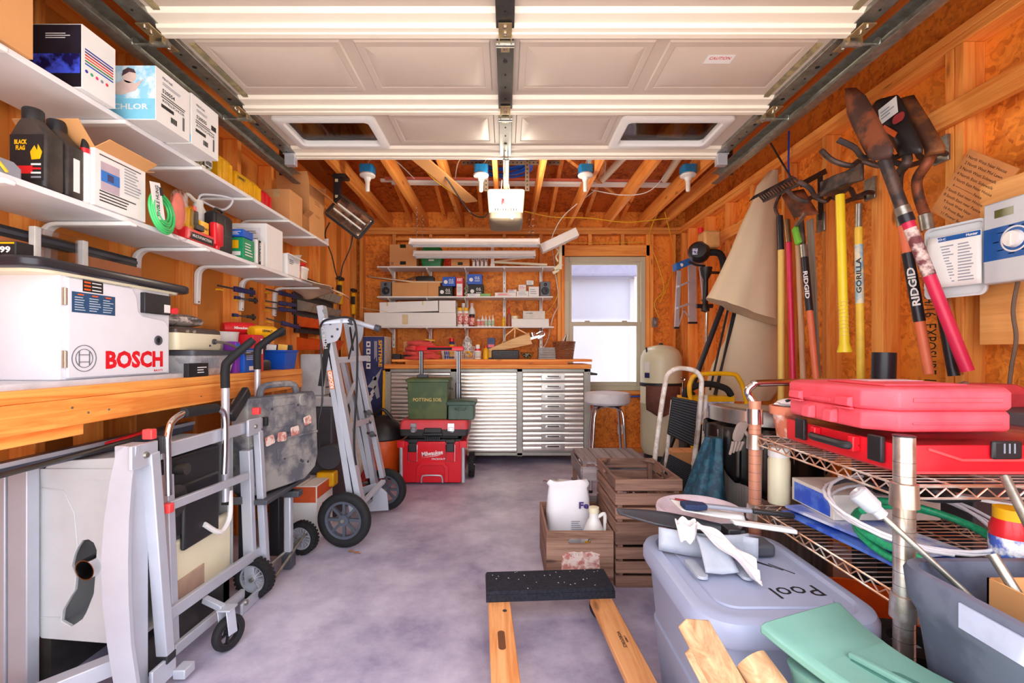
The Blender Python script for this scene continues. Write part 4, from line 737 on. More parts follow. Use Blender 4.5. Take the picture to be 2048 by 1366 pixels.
for i,(y,z0,z1,l_) in enumerate(((4.28,.75,1.78,'yellow and black bar clamp hanging vertically, nearer of two by the back corner'),(4.66,.80,1.72,'yellow and black bar clamp hanging vertically in the back left corner'))):
    t =T('long_bar_clamp',l_,'clamp',(-1.56,y,z0));b =B();b.box((-1.566,y-.012,z0),(-1.56,y+.012,z1));t.part('bar',b,dsteel);b =B();b.box((-1.578,y-.03,z1-.26),(-1.54,y+.03,z1-.04));t.part('grip',b,yel,bev=.01);b =B();b.box((-1.574,y-.05,z1-.16),(-1.535,y-.02,z1-.08));b.box((-1.574,y-.06,z1-.03),(-1.536,y+.05,z1));t.part('jaw',b,blk,bev=.006)
# ---------------------------------------------------------------- back wall shelves
SX =[-1.198,-.807,-.417,-.017,.374];YW =4.868
t =T('shelf_standards','five perforated white upright standards screwed to the back wall studs','shelf standards',(-.4,YW,1.05))
for i,x in enumerate(SX):
    b =B();b.box((x-.016,YW-.014,1.06 if i > 2 else 1.12),(x+.016,YW,2.0));u_ =t.part('standard',b,white,bev=.002)
    b =B()
    for k in range(14):b.box((x-.003,YW-.0155,1.14+k*.06),(x+.003,YW-.0138,1.16+k*.06))
    t.part('slot',b,ink,u_,stuff=True)
for z,x0,x1,l_ in ((1.943,-1.305,.49,'top white shelf on the back wall'),(1.639,-1.305,.475,'middle white shelf on the back wall with the two speakers'),(1.334,-1.42,.485,'lowest white shelf on the back wall above the steel cabinet')):
    t =T('back_shelf',l_,'shelf',((x0+x1)/2,4.74,z-.014));b =B();b.box((x0,4.60,z-.014),(x1,4.852,z));t.part('shelf_board',b,wshelf,bev=.002)
    for x in SX:
        b =B();b.prism([(x,4.852,z-.0145),(x,4.62,z-.0145),(x,4.62,z-.025),(x,4.82,z-.07),(x,4.852,z-.11)],(.012,0,0));b.v =[v-V((.006,0,0)) for v in b.v];t.part('bracket',b,white,bev=.002)
S1,S2,S3 =1.944,1.640,1.335
def bx(px0,px1,h,z,d=4.63,dep=.16,**k):return ((px0-CX)*d/FPX,d,z),((px1-CX)*d/FPX,d+dep,z+h)
lo,hi =bx(779,833,.225,S1,4.62,.2);t =carton('cardboard_box','square brown cardboard box at the left end of the top back shelf',lo,hi,card)
for z in (.02,.19):t.patch(t.M @ face((0,-t.h[1]-.0006,z+.015),(1,0,0),(0,0,1)),.06,.035,mat('black_tape',(40,44,32),.25),t.body,'tape')
t.text('II',t.M @ face((-.11,-t.h[1]-.0006,.03),(1,0,0),(0,0,1)),.02,.03,ink,t.body)
t =T('green_crate','green plastic bin with a hump lid behind the shop lights on the top back shelf','bin',(-.77,4.73,S1));lo,hi =bx(841,884,.1,S1)
b =B();b.rl([(S1,.095,.07,.01),(S1+.09,.11,.08,.012),(S1+.095,.12,.09,.012),(S1+.105,.12,.09,.012)],(-.765,4.73));q_ =t.part('bin_body',b,mat('forest_green',(30,130,70),.45));b =B();b.rl([(S1+.105,.115,.085,.012),(S1+.20,.10,.075,.02),(S1+.24,.05,.05,.02,-.03,0),(S1+.30,.03,.03,.02,-.03,0)],(-.765,4.73));t.part('lid',b,mat('forest_green'));b =B();b.box((-.79,4.638,S1+.06),(-.735,4.645,S1+.075));t.part('latch',b,paper,q_)
b =B()
for k in range(5):b.torus((-.60,4.68,S1+.02+k*.018),(.2,1,.3*(-1)**k),.028,.006,16,6)
single('extension_cord',b,mat('red_cord',(220,50,30),.5),'small coil of red cord on the top back shelf beside the green bin','cord',stuff=False)
lo,hi =bx(902,939,.075,S1);t =carton('cardboard_box','low brown cardboard box in the middle of the top back shelf',lo,hi,card);t.patch(t.M @ face((0,-t.h[1]-.0006,.03),(1,0,0),(0,0,1)),.05,.03,mat('black_tape'),t.body,'tape')
lo,hi =bx(942,975,.008,S1)
for k in range(4):
    x =-.33+k*.042;b =B();b.lathe([(.013,0),(.018,0),(.018,.20),(.013,.20),(.013,0)],(x,4.63,S1+.075),16,(0,.95,-.22),cap=False)
    t =T('cardboard_tube','white cardboard tube with open end, top back shelf, ' + ['leftmost of four','second of four from the left','third of four from the left','rightmost of four'][k],'tube',(x,4.7,S1),0,'rolled tubes on the top back shelf');t.part('tube_wall',b,paper);b =B();b.cyl((x,4.70,S1+.058),(x,4.702,S1+.058),.013);t.part('bore',b,cardd)
    b =B();b.lathe([(0,0),(.016,0),(.014,.05),(0,.055)],(x,4.645,S1),12);t.part('support_cap',b,paper)
t =T('plastic_fittings','white angled plastic rail kit lying along the right half of the top back shelf','rail kit',(.15,4.7,S1));b =B();b.beam((-.12,4.66,S1+.05),(.42,4.66,S1+.022),.03,.022);b.beam((-.13,4.70,S1+.06),(.30,4.72,S1+.12),.02,.016);t.part('rail',b,cream);b =B();b.box((-.155,4.64,S1),(-.12,4.68,S1+.20));b.box((-.16,4.63,S1),(-.115,4.69,S1+.03));t.part('upright_bracket',b,white,bev=.003)
t =T('drawer_frame','white plastic frame hung over the right end of the top back shelf','frame',(.56,4.62,1.86));b =B();b.beam((.545,4.56,1.90),(.545,4.56,2.17),.03,.035,(0,1,0));b.beam((.50,4.56,2.16),(.60,4.58,2.175),.025,.03);b.beam((.49,4.575,1.90),(.56,4.575,1.96),.04,.04);b.tube(cr([(.52,4.56,1.98),(.50,4.56,2.03),(.525,4.56,2.08),(.50,4.56,2.12)],5),.010,8);b.beam((.47,4.565,1.865),(.53,4.565,1.90),.02,.03);t.part('frame_body',b,cream,bev=.003)
# middle shelf
lo,hi =bx(784,880,.145,S2,4.65,.17);t =carton('long_cardboard_box','long low brown cardboard box beside the left speaker',lo,hi,card);b =t.b();b.box((.12,-t.h[1]-.001,0),(.124,-t.h[1],.145));t.part('corner_fold',b,cardd,t.body)
for i,(z,m_) in enumerate(((.147,ply),(.153,paper),(.159,ply))):
    b =B();b.add([(-1.39-.02*i,4.66,S2+z+.055),(-.95,4.645,S2+z),(-.62,4.66,S2+z),(-.62,4.74,S2+z),(-.95,4.74,S2+z),(-1.39-.02*i,4.72,S2+z+.055)],[(0,1,4,5),(1,2,3,4)]);single('balsa_sheet',b,m_,['bottom thin wood sheet on the long cardboard box by the left speaker','pale middle sheet of the three lying on the long cardboard box','topmost thin wood sheet lying on the long cardboard box'][i],'wood sheet',solid=.004)
t =T('black_charger','black electronic box with a cable lying on the thin wood sheets','device',(-.83,4.70,S2+.163));b =B();b.rl([(S2+.163,.095,.035,.01),(S2+.20,.095,.035,.01),(S2+.215,.08,.03,.01)],(-.83,4.70));t.part('device_body',b,blk);b =B();b.tube([(-.92,4.68,S2+.19),(-1.0,4.67,S2+.175)],.005,6);b.tube(cr([(-.90,4.68,S2+.21),(-.95,4.66,S2+.20),(-1.02,4.66,S2+.172)],4),.004,6);t.part('cable',b,blk);b =B();b.cyl((-.86,4.70,S2+.21),(-.855,4.70,S2+.25),.004);t.part('stub_antenna',b,gry)
for i,x in enumerate((-1.225,.40)):
    t =T('speaker',['small two-way speaker at the left end of the middle back shelf','small two-way speaker at the right end of the middle back shelf'][i],'speaker',(x,4.70,S2));b =B();b.box((x-.052,4.63,S2),(x+.052,4.76,S2+.152));c_ =t.part('cabinet',b,mat('speaker_grey',(104,106,114),.45),bev=.004)
    b =B();b.lathe([(.0,.004),(.012,.003),(.030,-.004),(.034,.004),(.038,.005),(.040,0)],(x,4.629,S2+.058),28,(0,-1,0));t.part('woofer',b,blk,c_);b =B();b.lathe([(0,.009),(.006,.008),(.011,.003)],(x,4.629,S2+.058),14,(0,-1,0));t.part('dust_cap',b,dgry,c_)
    b =B();b.lathe([(0,.006),(.008,.004),(.014,.003),(.017,0)],(x,4.629,S2+.122),20,(0,-1,0));t.part('tweeter',b,blk,c_)
def os_box(px0,px1,z,h,m_,l_,bl,circ,d=4.64):
    lo,hi =bx(px0,px1,h,z,d,.13);t =carton('engine_box',l_,lo,hi,m_);t.text('O.S.',t.M @ face((t.h[0]*.35 if bl else 0,-t.h[1]-.0006,h*.62),(1,0,0),(0,0,1)),.05,.03,paper,t.body,.03)
    t.text('ENGINE',t.M @ face((t.h[0]*.35 if bl else 0,-t.h[1]-.0006,h*.34),(1,0,0),(0,0,1)),.05,.012,paper,t.body,.03)
    if circ:b =t.b();b.cyl((-t.h[0]*.5 if bl else .02,-t.h[1]-.0008,h*.45),(-t.h[0]*.5 if bl else .02,-t.h[1],h*.45),.02);t.part('printed_seal',b,paper,t.body)
os_box(877,905,S2,.105,ink,'black boxed engine left of the red box on the middle back shelf',True,True);os_box(885,911,S2+.107,.095,mat('os_blue',(20,84,200),.45),'blue boxed engine stacked on the left black engine box',True,True)
os_box(937,967,S2,.125,ink,'black boxed engine right of the red box on the middle back shelf',True,True,4.65);os_box(935,964,S2+.127,.105,mat('os_blue'),'blue boxed engine stacked on the right black engine box',True,True,4.65)
lo,hi =bx(912,926,.195,S2);t =carton('red_box','tall narrow red and white box between the boxed engines',lo,hi,red);t.patch(t.M @ face((0,-t.h[1]-.0006,.07),(1,0,0),(0,0,1)),.055,.12,paper,t.body);t.text('FORT',t.M @ face((0,-t.h[1]-.0006,.17),(1,0,0),(0,0,1)),.05,.03,paper,t.body,.03);lines(t,t.M @ face((0,-t.h[1]-.0013,.07),(1,0,0),(0,0,1)),.045,.06,4,gry)
t =T('parts_packet','clear packet of small dark parts standing right of the tall red box','packet',(-.40,4.66,S2));t.part('packet',blob((-.41,4.665,S2+.05),(.022,.016,.05),4,.15),mat('dark_parts'))
for (a,c_,z,h,m_,l_,d) in ((935,960,0,.026,paper,'flat white box lying in front of the right black engine box',4.60),(960,981,0,.026,mat('lime_box',(130,190,80),.5),'flat lime green box beside the flat white one, middle back shelf',4.60),
    (990,1032,0,.04,paper,'long flat white box with red print right of centre on the middle shelf',4.63),(1015,1033,.042,.028,paper,'small white box stacked on the long flat white box',4.63),(1033.5,1057,0,.055,paper,'white box with a curved logo, second from the right speaker side',4.63),
    (1037,1052,.057,.062,paper,'small white box with red label stacked near the right speaker',4.63),(1057.5,1078,0,.10,paper,'white upright box immediately left of the right speaker',4.63),(1053,1067,.12,.045,paper,'tiny white box topmost of the pile by the right speaker',4.64)):
    lo,hi =bx(a,c_,h,S2+z,d,.09)
    if z == .12:lo =(lo[0],lo[1],S2+.12);hi =(hi[0],hi[1],S2+.165)
    t =carton('small_box',l_,lo,hi,m_,'small white boxes on the middle back shelf');lines(t,t.M @ LFY(t),t.h[0]*1.5,t.h[2]*.6,3,red if 'red' in l_ else gry)
    if 'long flat' in l_:t.text('CHRONO',t.M @ face((-.03,-t.h[1]-.0013,.022),(1,0,0),(0,0,1)),.09,.014,red,t.body,.02)
# lowest shelf
lo,hi =bx(728,912,.138,S3,4.60,.2);t =carton('long_white_box','very long white box at the left of the lowest back shelf',lo,hi,paper);t.patch(t.M @ face((-.05,-t.h[1]-.0006,.07),(1,0,0),(0,0,1)),.06,.10,mat('masking_tape',(226,206,160),.4),t.body,'tape')
t =T('slim_white_box','tilted slim white box lying on the very long white box','box',(-.98,4.7,S3+.14));MM =face((-.985,4.69,S3+.203),(1,0,.03),(-.03,0,1));b =B(MM);b.box((-.30,-.055,-.07),(.295,.05,.07));q_ =t.part('box_body',b,paper,bev=.002)
for x in (-.22,.14):t.patch(MM @ face((x,.03,.0702),(1,0,0),(0,1,0)),.014,.04,mat('masking_tape'),q_,'tape')
lo,hi =bx(878,911,.12,S3+.14,4.60,.19);t =carton('white_box','short white box beside the tilted slim one on the lowest shelf pile',lo,hi,paper);lines(t,t.M @ LFX(t),.06,.04,2,red)
for k in range(4):
    b =B();b.beam((-1.50+.02*k,4.66+.014*k,S3+.20-.01*k),(-1.20+.03*k,4.62+.014*k,S3+.147+.003*k),.02,.003);single('balsa_strip',b,ply,['thin balsa strip jutting left from the pile, lowest one','thin balsa strip jutting left, second from the front','thin balsa strip jutting left, third from the front','thin balsa strip jutting left, rearmost one'][k],'wood strip','balsa strips on the lowest back shelf')
bt =lambda px,d=4.66:(px-CX)*d/FPX
for i,px in enumerate((920,932)):bottle('spray_can',['white spray can with yellow cap right of the very long white box, left one','white spray can with yellow cap, right one of the pair on the lowest shelf'][i],(bt(px,4.63),4.63,S3),.029,.19,white,yel,'can','spray can','yellow capped spray cans',band=mat('can_print',(244,226,216),.4,kind='dirty',col2=(220,60,60),scale=50))
bottle('white_bottle','white plastic bottle standing behind the left spray can',(bt(927,4.76),4.76,S3),.034,.25,white,white);bottle('white_bottle','white plastic bottle behind the right spray can, with a brown jar before it',(bt(944,4.76),4.76,S3),.036,.25,white,mat('pinkish',(226,190,190),.5))
bottle('paint_jar','dark red jar with a white label on the lowest back shelf',(bt(944,4.65),4.65,S3),.03,.125,dred,blk,'jar','jar',band=mat('can_print'))
for i,(px,r,h,m_) in enumerate(((957,.019,.11,1),(965,.022,.115,1),(972,.014,.12,0),(979,.018,.11,0),(986,.013,.125,0))):bottle('glue_bottle',['small glue bottle, leftmost of five on the lowest back shelf','glue bottle with red print, second of five from the left','slim pointed glue bottle in the middle of the five','glue bottle with green print, fourth of five from the left','slimmest glue bottle, rightmost of the five'][i],(bt(px),4.66,S3),r,h,white,[gry,paper,white,white,paper][i],'glue','bottle','glue bottles on the lowest back shelf',band=mat('glue_red',(236,150,140),.4) if m_ else mat('glue_green',(190,220,190),.4))
bottle('yellow_tube','short yellow bottle right of the shelf standard on the lowest shelf',(bt(1007),4.66,S3),.018,.095,yel,yel,'can','bottle');bottle('squeeze_bottle','brown squeeze bottle with a red pointed tip on the lowest shelf',(bt(1018),4.68,S3),.022,.20,mat('brown_sauce',(170,92,66),.3),red,'glue')
lo,hi =bx(1023,1098,.078,S3,4.63,.18);t =carton('white_tray_box','wide white box at the right end of the lowest back shelf',lo,hi,paper)
lo,hi =bx(1046,1090,.078,S3+.08,4.64,.14);t =carton('grey_white_box','smaller greyish box stacked on the wide white box at right',lo,hi,mat('offwhite_box',(226,220,212),.6));t.text('CITIZEN',t.M @ face((-.05,-t.h[1]-.0006,.055),(1,0,0),(0,0,1)),.07,.012,ink,t.body,.02)
t =T('tape_roll','roll of tape lying on the wide white box near the red-tipped bottle','tape',(.09,4.68,S3+.08));b =B();b.lathe([(.018,0),(.036,0),(.036,.03),(.018,.03),(.018,0)],(.09,4.68,S3+.0795),20,cap=False);t.part('roll',b,cream)
# ---------------------------------------------------------------- wall sundries
for x,y,z,l_,k in ((-1.05,4.862,1.08,'white electrical outlet on the back wall above the cabinet, beside the aeroplane box','outlet'),(1.585,4.862,1.39,'grey metal switch box on the back wall right of the window','switch box'),(1.22,4.862,.25,'white outlet box low on the back wall behind the bar stool','outlet')):
    t =T('wall_outlet' if k == 'outlet' else 'switch_box',l_,k,(x,y,z));b =B();b.box((x-.03,y-.022,z-.05),(x+.03,y+.006,z+.05));q_ =t.part('box_body',b,white if k == 'outlet' else galv,bev=.003);b =B();b.box((x-.010,y-.028,z-.018),(x+.010,y-.0215,z+.018));t.part('switch' if k != 'outlet' else 'socket',b,gry,q_,bev=.002)
# ---------------------------------------------------------------- steel cabinet
X0,X1,Y0 =-1.152,.805,4.33
fr =mat('cabinet_frame_grey',(176,176,168),.4,.3);ss =mat('polished_stainless',(240,234,226),.3,.85,kind='brush',col2=(222,216,210),axis=0)
t =T('steel_cabinet','wide rolling steel cabinet with ribbed stainless doors and a wooden top','cabinet',(-.17,4.58,0))
b =B();b.box((X0+.01,Y0+.03,.085),(X1-.01,4.80,.910));t.part('carcass',b,fr)
b =B();b.box((X0-.005,Y0-.02,.915),(X1+.005,4.83,.957));t.part('wooden_top',b,wx,bev=.004)
PXX =lambda px:(px-CX)/210.2
b =B()
for a,c_ in ((770,781),(901,921),(1034,1045),(1168,1181)):b.box((PXX(a),Y0,.083),(PXX(c_),Y0+.04,.912))
b.box((X0,Y0,.088),(X1,Y0+.04,.115));b.box((X0,Y0,.885),(X1,Y0+.04,.912));t.part('face_frame',b,fr,bev=.002)
b =B()
for x in (X0+.02,X1-.02):
    for z in (.87,.895):b.cyl((x,Y0-.003,z),(x,Y0,z),.005,n=8)
t.part('screw',b,dsteel,stuff=True)
def ribbed(x0,x1,z0,z1,y,n):
    b =B();p =[];h =(z1-z0)/n
    for k in range(n):
        a =z0+k*h
        p += [(y,a+.0),(y-.0035,a+h*.07),(y-.005,a+h*.25),(y-.0052,a+h*.55),(y-.004,a+h*.8)]
    p += [(y,z1),(y+.012,z1),(y+.012,z0)]
    b.prism([(x0,q[0],q[1]) for q in p],(x1-x0,0,0));return b
def pull(par,x,z,w=.11,y=Y0):
    b =B(MX := face((x,y-.009,z),(1,0,0),(0,0,1)));b.box((-w,-.032,0),(w,.032,.004));pl_ =t.part('handle_plate',b,mat('plate_steel',(214,210,204),.28,.7),par,bev=.002)
    return MX
def slot(MX,w,par):
    b =B(MX);R_ =[]
    for rr,z in ((.016,.0045),(.012,.0055)):
        R_.append([(sx*(w-.016)+rr*math.cos(a),rr*math.sin(a),z) for sx,a in [(1,math.radians(q)) for q in range(-90,91,30)]+[(-1,math.radians(q)) for q in range(90,271,30)]])
    b.loft(R_);t.part('handle_recess',b,mat('recess_highlight',(236,230,224),.35,.5),par);b =B(MX);b.box((-w+.02,.001,.005),(w-.02,.013,.010));t.part('handle_lip',b,dsteel,par)  # pale recess colour paints the highlight inside the slot, dark lip its outline
xr0,xr1 =PXX(1046),PXX(1167);zt =.88
for k in range(8):
    z1 =zt-k*.0948;z0 =z1-.088;dw =t.part('drawer',ribbed(xr0,xr1,z0,z1,Y0+.012,2),ss);MX =pull(dw,PXX(1106),(z0+z1)/2,.11);slot(MX,.075,dw)
xl0,xl1 =PXX(782),PXX(900)
for z0,z1,n in ((.735,.88,4),(.585,.73,4)):dw =t.part('drawer',ribbed(xl0,xl1,z0,z1,Y0+.012,n),ss);MX =pull(dw,(xl0+xl1)/2,(z0+z1)/2);slot(MX,.075,dw)
t.part('door',ribbed(xl0,xl1,.12,.58,Y0+.012,13),ss);t.part('door',ribbed(PXX(922),PXX(1033),.12,.88,Y0+.012,21),ss)
for x in (X0+.08,X1-.08):
    for y in (Y0+.09,4.72):
        b =B();b.lathe([(0,-.016),(.03,-.016),(.036,-.010),(.036,.010),(.03,.016),(0,.016)],(x,y,.036),18,(1,0,0));w_ =t.part('caster_wheel',b,blk);b =B();b.box((x-.025,y-.02,.045),(x-.019,y+.02,.085));b.box((x+.019,y-.02,.045),(x+.025,y+.02,.085));b.box((x-.03,y-.03,.078),(x+.03,y+.03,.085));t.part('caster_fork',b,galv)
b =B();b.tube([(X1,4.40,.86),(X1+.07,4.40,.86),(X1+.07,4.75,.86),(X1,4.75,.86)],.010,8);t.part('side_push_bar',b,dsteel)
# loose boards on top
b =B();b.box((-.98,4.42,.958),(.60,4.78,.980));single('loose_board',b,wx,'lower of two loose boards lying on the steel cabinet top','board',bev=.002)
b =B();b.box((-1.10,4.38,.981),(.83,4.81,1.004));single('loose_board',b,wx,'upper loose board on the steel cabinet, sticking out past its right end','board',bev=.002)
BT =1.005;c5 =lambda px,d=4.48:(px-CX)*d/FPX
t =T('aeroplane_kit_box','tall navy SPITFIRE model aeroplane box standing left of the steel cabinet','box',(-1.27,4.48,0));b =B();b.box((-1.385,4.40,0),(-1.175,4.66,1.225));kb =t.part('box_body',b,mat('kit_box_white',(232,226,214),.5),bev=.002)
t.patch(FY((-1.28,4.3993,.6125)),.208,1.22,mat('kit_navy',(52,62,116),.45,kind='dirty',col2=(34,40,84),scale=3),kb,'printed_panel')
t.text('SPITFIRE',face((-1.215,4.398,1.06),(0,0,-1),(1,0,0)),.26,.035,yel,kb,.03);lines(t,face((-1.26,4.398,1.08),(0,0,-1),(1,0,0)),.2,.03,3,paper,kb)
for k in range(4):t.patch(FY((-1.33,4.398,1.15-k*.07)),.04,.055,paper,kb,'printed_picture');t.patch(FY((-1.33,4.3972,1.15-k*.07)),.02,.02,navy,kb,'printed_detail')
b =B(FY((-1.27,4.3985,.72)))
b.lathe([(0,0),(.02,0),(.02,.0008),(0,.0008)],(0,.10,0),16);b.prism([(-.07,.02,0),(.0,.11,0),(.07,.2,0),(.06,.17,0),(.03,.07,0),(.05,-.08,0),(.02,-.1,0),(-.01,.0,0)],(0,0,.0008));t.part('printed_aeroplane',b,mat('kit_plane',(186,190,200),.5),kb)
b =B(FY((-1.30,4.3985,.58)))
for k in range(4):b.prism([(-.05+.012*k,-.02+.04*k,0),(0+.012*k,.05+.04*k,0),(.012+.012*k,.045+.04*k,0),(-.035+.012*k,-.03+.04*k,0)],(0,0,.0008))
t.part('printed_stripe',b,paper,kb)
lo,hi =bx(807,836,.175,BT,4.52,.12);t =carton('cardboard_parcel','small brown cardboard parcel with a blue label behind the red towels',lo,hi,card);t.patch(t.M @ face((.0,-t.h[1]-.0006,.09),(1,0,0),(0,0,1)),.04,.06,blue,t.body);t.patch(t.M @ face((.0,-t.h[1]-.0013,.09),(1,0,0),(0,0,1)),.015,.025,paper,t.body,'printed_mark')
t =T('bench_vise','small black clamp vise lying at the left end of the cabinet top','vise',(-1.0,4.36,BT));b =B();b.box((-1.10,4.39,BT),(-1.02,4.44,BT+.05));b.box((-1.01,4.40,BT+.01),(-.93,4.43,BT+.035));b.cyl((-1.08,4.415,BT+.03),(-.9,4.415,BT+.03),.009);b.box((-.94,4.385,BT),(-.91,4.445,BT+.06));t.part('vise_body',b,blk,bev=.003)
# towels
b =B();rg =random.Random(2)
for k in range(11):
    z =BT+.012+k*.0145;w =.17-.006*k;x0 =-.83+.02*math.sin(k*1.7)
    b.tube(cr([(x0-w*.9,4.42+.03*math.sin(k),z+.0*k),(x0-w*.4,4.37-.02*math.cos(k*2),z+.008*math.sin(k)),(x0+w*.1,4.38+.02*math.sin(k*3),z-.004),(x0+w*.6,4.39,z+.01*math.cos(k)),(x0+w*1.0,4.42+.02*math.sin(k*2),z)],5),.0165,8)
    b.tube(cr([(x0-w*.9,4.47,z),(x0,4.46,z+.006),(x0+w*.9,4.48,z)],4),.022,8)
single('towel_pile',b,mat('red_towel',(236,92,84),.9,kind='fabric'),'heap of faded red shop towels on the steel cabinet','towels')
def wire_basket(x,y,z,w,h,l_):
    t =T('wire_basket',l_,'basket',(x,y,z));b =B();n =8
    for k in range(4):q =w*(.42+.08*k/3*1.0);b.tube([(x-q,y-q*.8,z+.003+h*k/3),(x+q,y-q*.8,z+.003+h*k/3),(x+q,y+q*.8,z+.003+h*k/3),(x-q,y+q*.8,z+.003+h*k/3)],.002,5,True)
    for k in range(n+1):
        u =-1+2*k/n
        for s in (-1,1):b.tube([(x+u*w*.42,y+s*w*.336,z+.003),(x+u*w*.5,y+s*w*.4,z+h)],.0016,5);b.tube([(x+s*w*.42,y+u*w*.336,z+.003),(x+s*w*.5,y+u*w*.4,z+h)],.0016,5)
        b.tube([(x+u*w*.42,y-w*.336,z+.003),(x+u*w*.42,y+w*.336,z+.003)],.0016,5)
    t.part('wire_cage',b,white);return t
wire_basket(c5(902),4.46,BT,.17,.11,'white wire basket holding spray lubricant, left of the taller basket');wire_basket(c5(935),4.46,BT,.14,.12,'white wire basket holding a clear bag and yellow tape on the cabinet')
bottle('lubricant_can','blue and yellow spray lubricant can with a red cap in the left wire basket',(c5(904),4.46,BT+.004),.026,.20,navy,red,'can','spray can',band=yel);bottle('blue_can','short blue and white can in front part of the left wire basket',(c5(895),4.43,BT+.004),.02,.09,blue,paper,'can','can');bottle('white_spray','clear white bottle in the right side of the left wire basket',(c5(911),4.48,BT+.004),.014,.16,paper,gry,'glue','bottle')
t =T('label_bag','clear printed bag standing in the taller wire basket','bag',(c5(935),4.47,BT+.004));t.part('bag_film',blob((c5(935),4.48,BT+.12),(.05,.035,.10),12,.12),mat('print_bag',(236,232,230),.3,kind='dirty',col2=(150,140,140),scale=50))
b =B();b.torus((c5(938),4.41,BT+.05),(.4,1,.5),.024,.009,20,8);single('tape_roll',b,yel,'yellow tape roll leaning in the front of the taller wire basket','tape')
bottle('putty_tub','white tub with a red and yellow lid beside the wire baskets',(c5(956),4.44,BT),.034,.10,white,red,'jar','tub',band=mat('offwhite_box'));bottle('small_jar','small jar with yellow lid stacked on the white putty tub',(c5(956),4.44,BT+.101),.022,.045,white,yel,'jar','jar')
bottle('glue_can','yellow can with a red neck beside the putty tub',(c5(972),4.43,BT),.027,.13,yel,red,'bottle','bottle');lo,hi =bx(975,990,.21,BT,4.50,.06);t =carton('blue_yellow_box','narrow navy, red and yellow box behind the yellow can',lo,hi,navy);t.patch(t.M @ face((0,-t.h[1]-.0006,.06),(1,0,0),(0,0,1)),.06,.09,yel,t.body);t.patch(t.M @ face((0,-t.h[1]-.0006,.13),(1,0,0),(0,0,1)),.06,.03,red,t.body)
t =T('black_case','low black plastic tool case under the wooden aircraft fuselage','case',(c5(1011),4.48,BT));b =B();b.rl([(BT,.13,.08,.012),(BT+.01,.135,.085,.015),(BT+.08,.135,.085,.015),(BT+.09,.125,.075,.015)],(c5(1011),4.48));q_ =t.part('case_shell',b,mat('case_charcoal',(58,56,58),.5));b =B();b.box((c5(1003),4.385,BT+.045),(c5(1019),4.395,BT+.06));b.box((c5(993),4.388,BT+.03),(c5(997),4.396,BT+.06));b.box((c5(1026),4.388,BT+.03),(c5(1030),4.396,BT+.06));t.part('latch',b,blk,q_,bev=.002);b =B();b.box((c5(984.5),4.3938,BT+.062),(c5(1037.5),4.3948,BT+.065));t.part('seam',b,ink,q_)
fm =face((c5(1028),4.50,BT+.155),(.96,0,.27),(-.27,0,.96))
t =T('model_fuselage','unpainted wooden model aircraft fuselage with engine, tilted on the black case','model aircraft',(c5(1025),4.50,BT+.09));b =B(fm);b.loft([[(x,y,z) for y,z in ((-h,-w),(h,-w),(h*1.15,0),(h,w),(-h,w))] for x,h,w in ((-.26,.012,.010),(-.15,.028,.022),(0,.045,.035),(.17,.055,.04))]);fb =t.part('fuselage',b,ply,bev=.002)
b =B(fm);b.beam((-.12,.02,0),(-.04,.11,0),.05,.006,(0,1,0));b.beam((-.05,.10,0),(.06,.15,0),.04,.012,(0,1,0));b.beam((.05,.14,0),(.02,.05,0),.01,.01,(0,1,0));b.beam((.06,.14,0),(.15,.055,0),.01,.01,(0,1,0));b.beam((-.02,.11,0),(-.02,.04,0),.02,.012,(0,1,0));t.part('cabin_frame',b,ply)
b =B(fm);b.beam((.17,0,.02),(.26,.0,.02),.03,.02,(0,1,0));b.cyl((.2,0,0),(.2,.055,0),.02);b.cyl((.2,.0,0),(.29,.0,0),.014);b.tube(cr([(.24,.03,.01),(.30,.04,.01),(.31,.0,.01),(.24,-.02,.01)],5),.006,6)
for k in range(4):b.cyl((.2,.012+k*.012,0),(.2,.016+k*.012,0),.026)
t.part('engine',b,chrome,fb)
t =T('glass_bowl','small clear bowl of hardware beside the black case on the cabinet','bowl',(c5(1054),4.46,BT));b =B();b.lathe([(0,0),(.035,0),(.065,.055),(.068,.07),(.063,.07),(.058,.05),(.03,.006),(0,.006)],(c5(1054),4.46,BT),20);t.part('bowl_body',b,mat('bowl_glass',(210,210,214),.1,kind='glass',amt=.5));t.part('hardware',blob((c5(1054),4.46,BT+.035),(.04,.04,.025),6,.2),mat('dark_parts'))
for k in range(7):
    b =B();b.box((c5(1076)+U(-.002,.002),4.42,BT+.001+k*.0165),(c5(1110)+U(-.002,.002),4.60,BT+.001+k*.0165+.013));single('grey_tray',b,mat('tray_grey',(168,172,172),.5),'flat grey tray in the stack beside the wicker basket, ' + ['bottommost','second from bottom','third from bottom','middle one','third from top','second from top','topmost'][k],'tray','stack of grey trays on the cabinet',bev=.003)
t =T('wicker_basket','brown woven wicker basket at the right end of the cabinet top','basket',(c5(1127),4.45,BT));cx_ =c5(1127)
wk =mat('wicker',(150,84,46),.6,amt=.25,scale=60)
for k in range(13):
    r =.082+.024*k/12;b =B();b.tube([(cx_+(r+.004*math.cos(12*a+math.pi*(k % 2)))*math.cos(a),4.45+(r*.8+.004*math.cos(12*a+math.pi*(k % 2)))*math.sin(a),BT+.006+k*.0135) for a in (2*math.pi*j/48 for j in range(48))],.006,6,True);t.part('woven_strand',b,wk)
b =B();b.rl([(BT+.001,.075,.06,.055),(BT+.006,.075,.06,.055)],(cx_,4.45));t.part('basket_base',b,wk)
for k in range(3):
    b =B();b.obox((cx_-.0+.018*k-.02,4.45,BT+.16),(.006,.10,.16),(0,.45-.15*k,0));single('rolled_paper',b,[paper,frost,cream][k],['white paper standing in the wicker basket, left','translucent sheet standing in the wicker basket, middle','cream sheet standing in the wicker basket, right'][k],'paper')
t =None
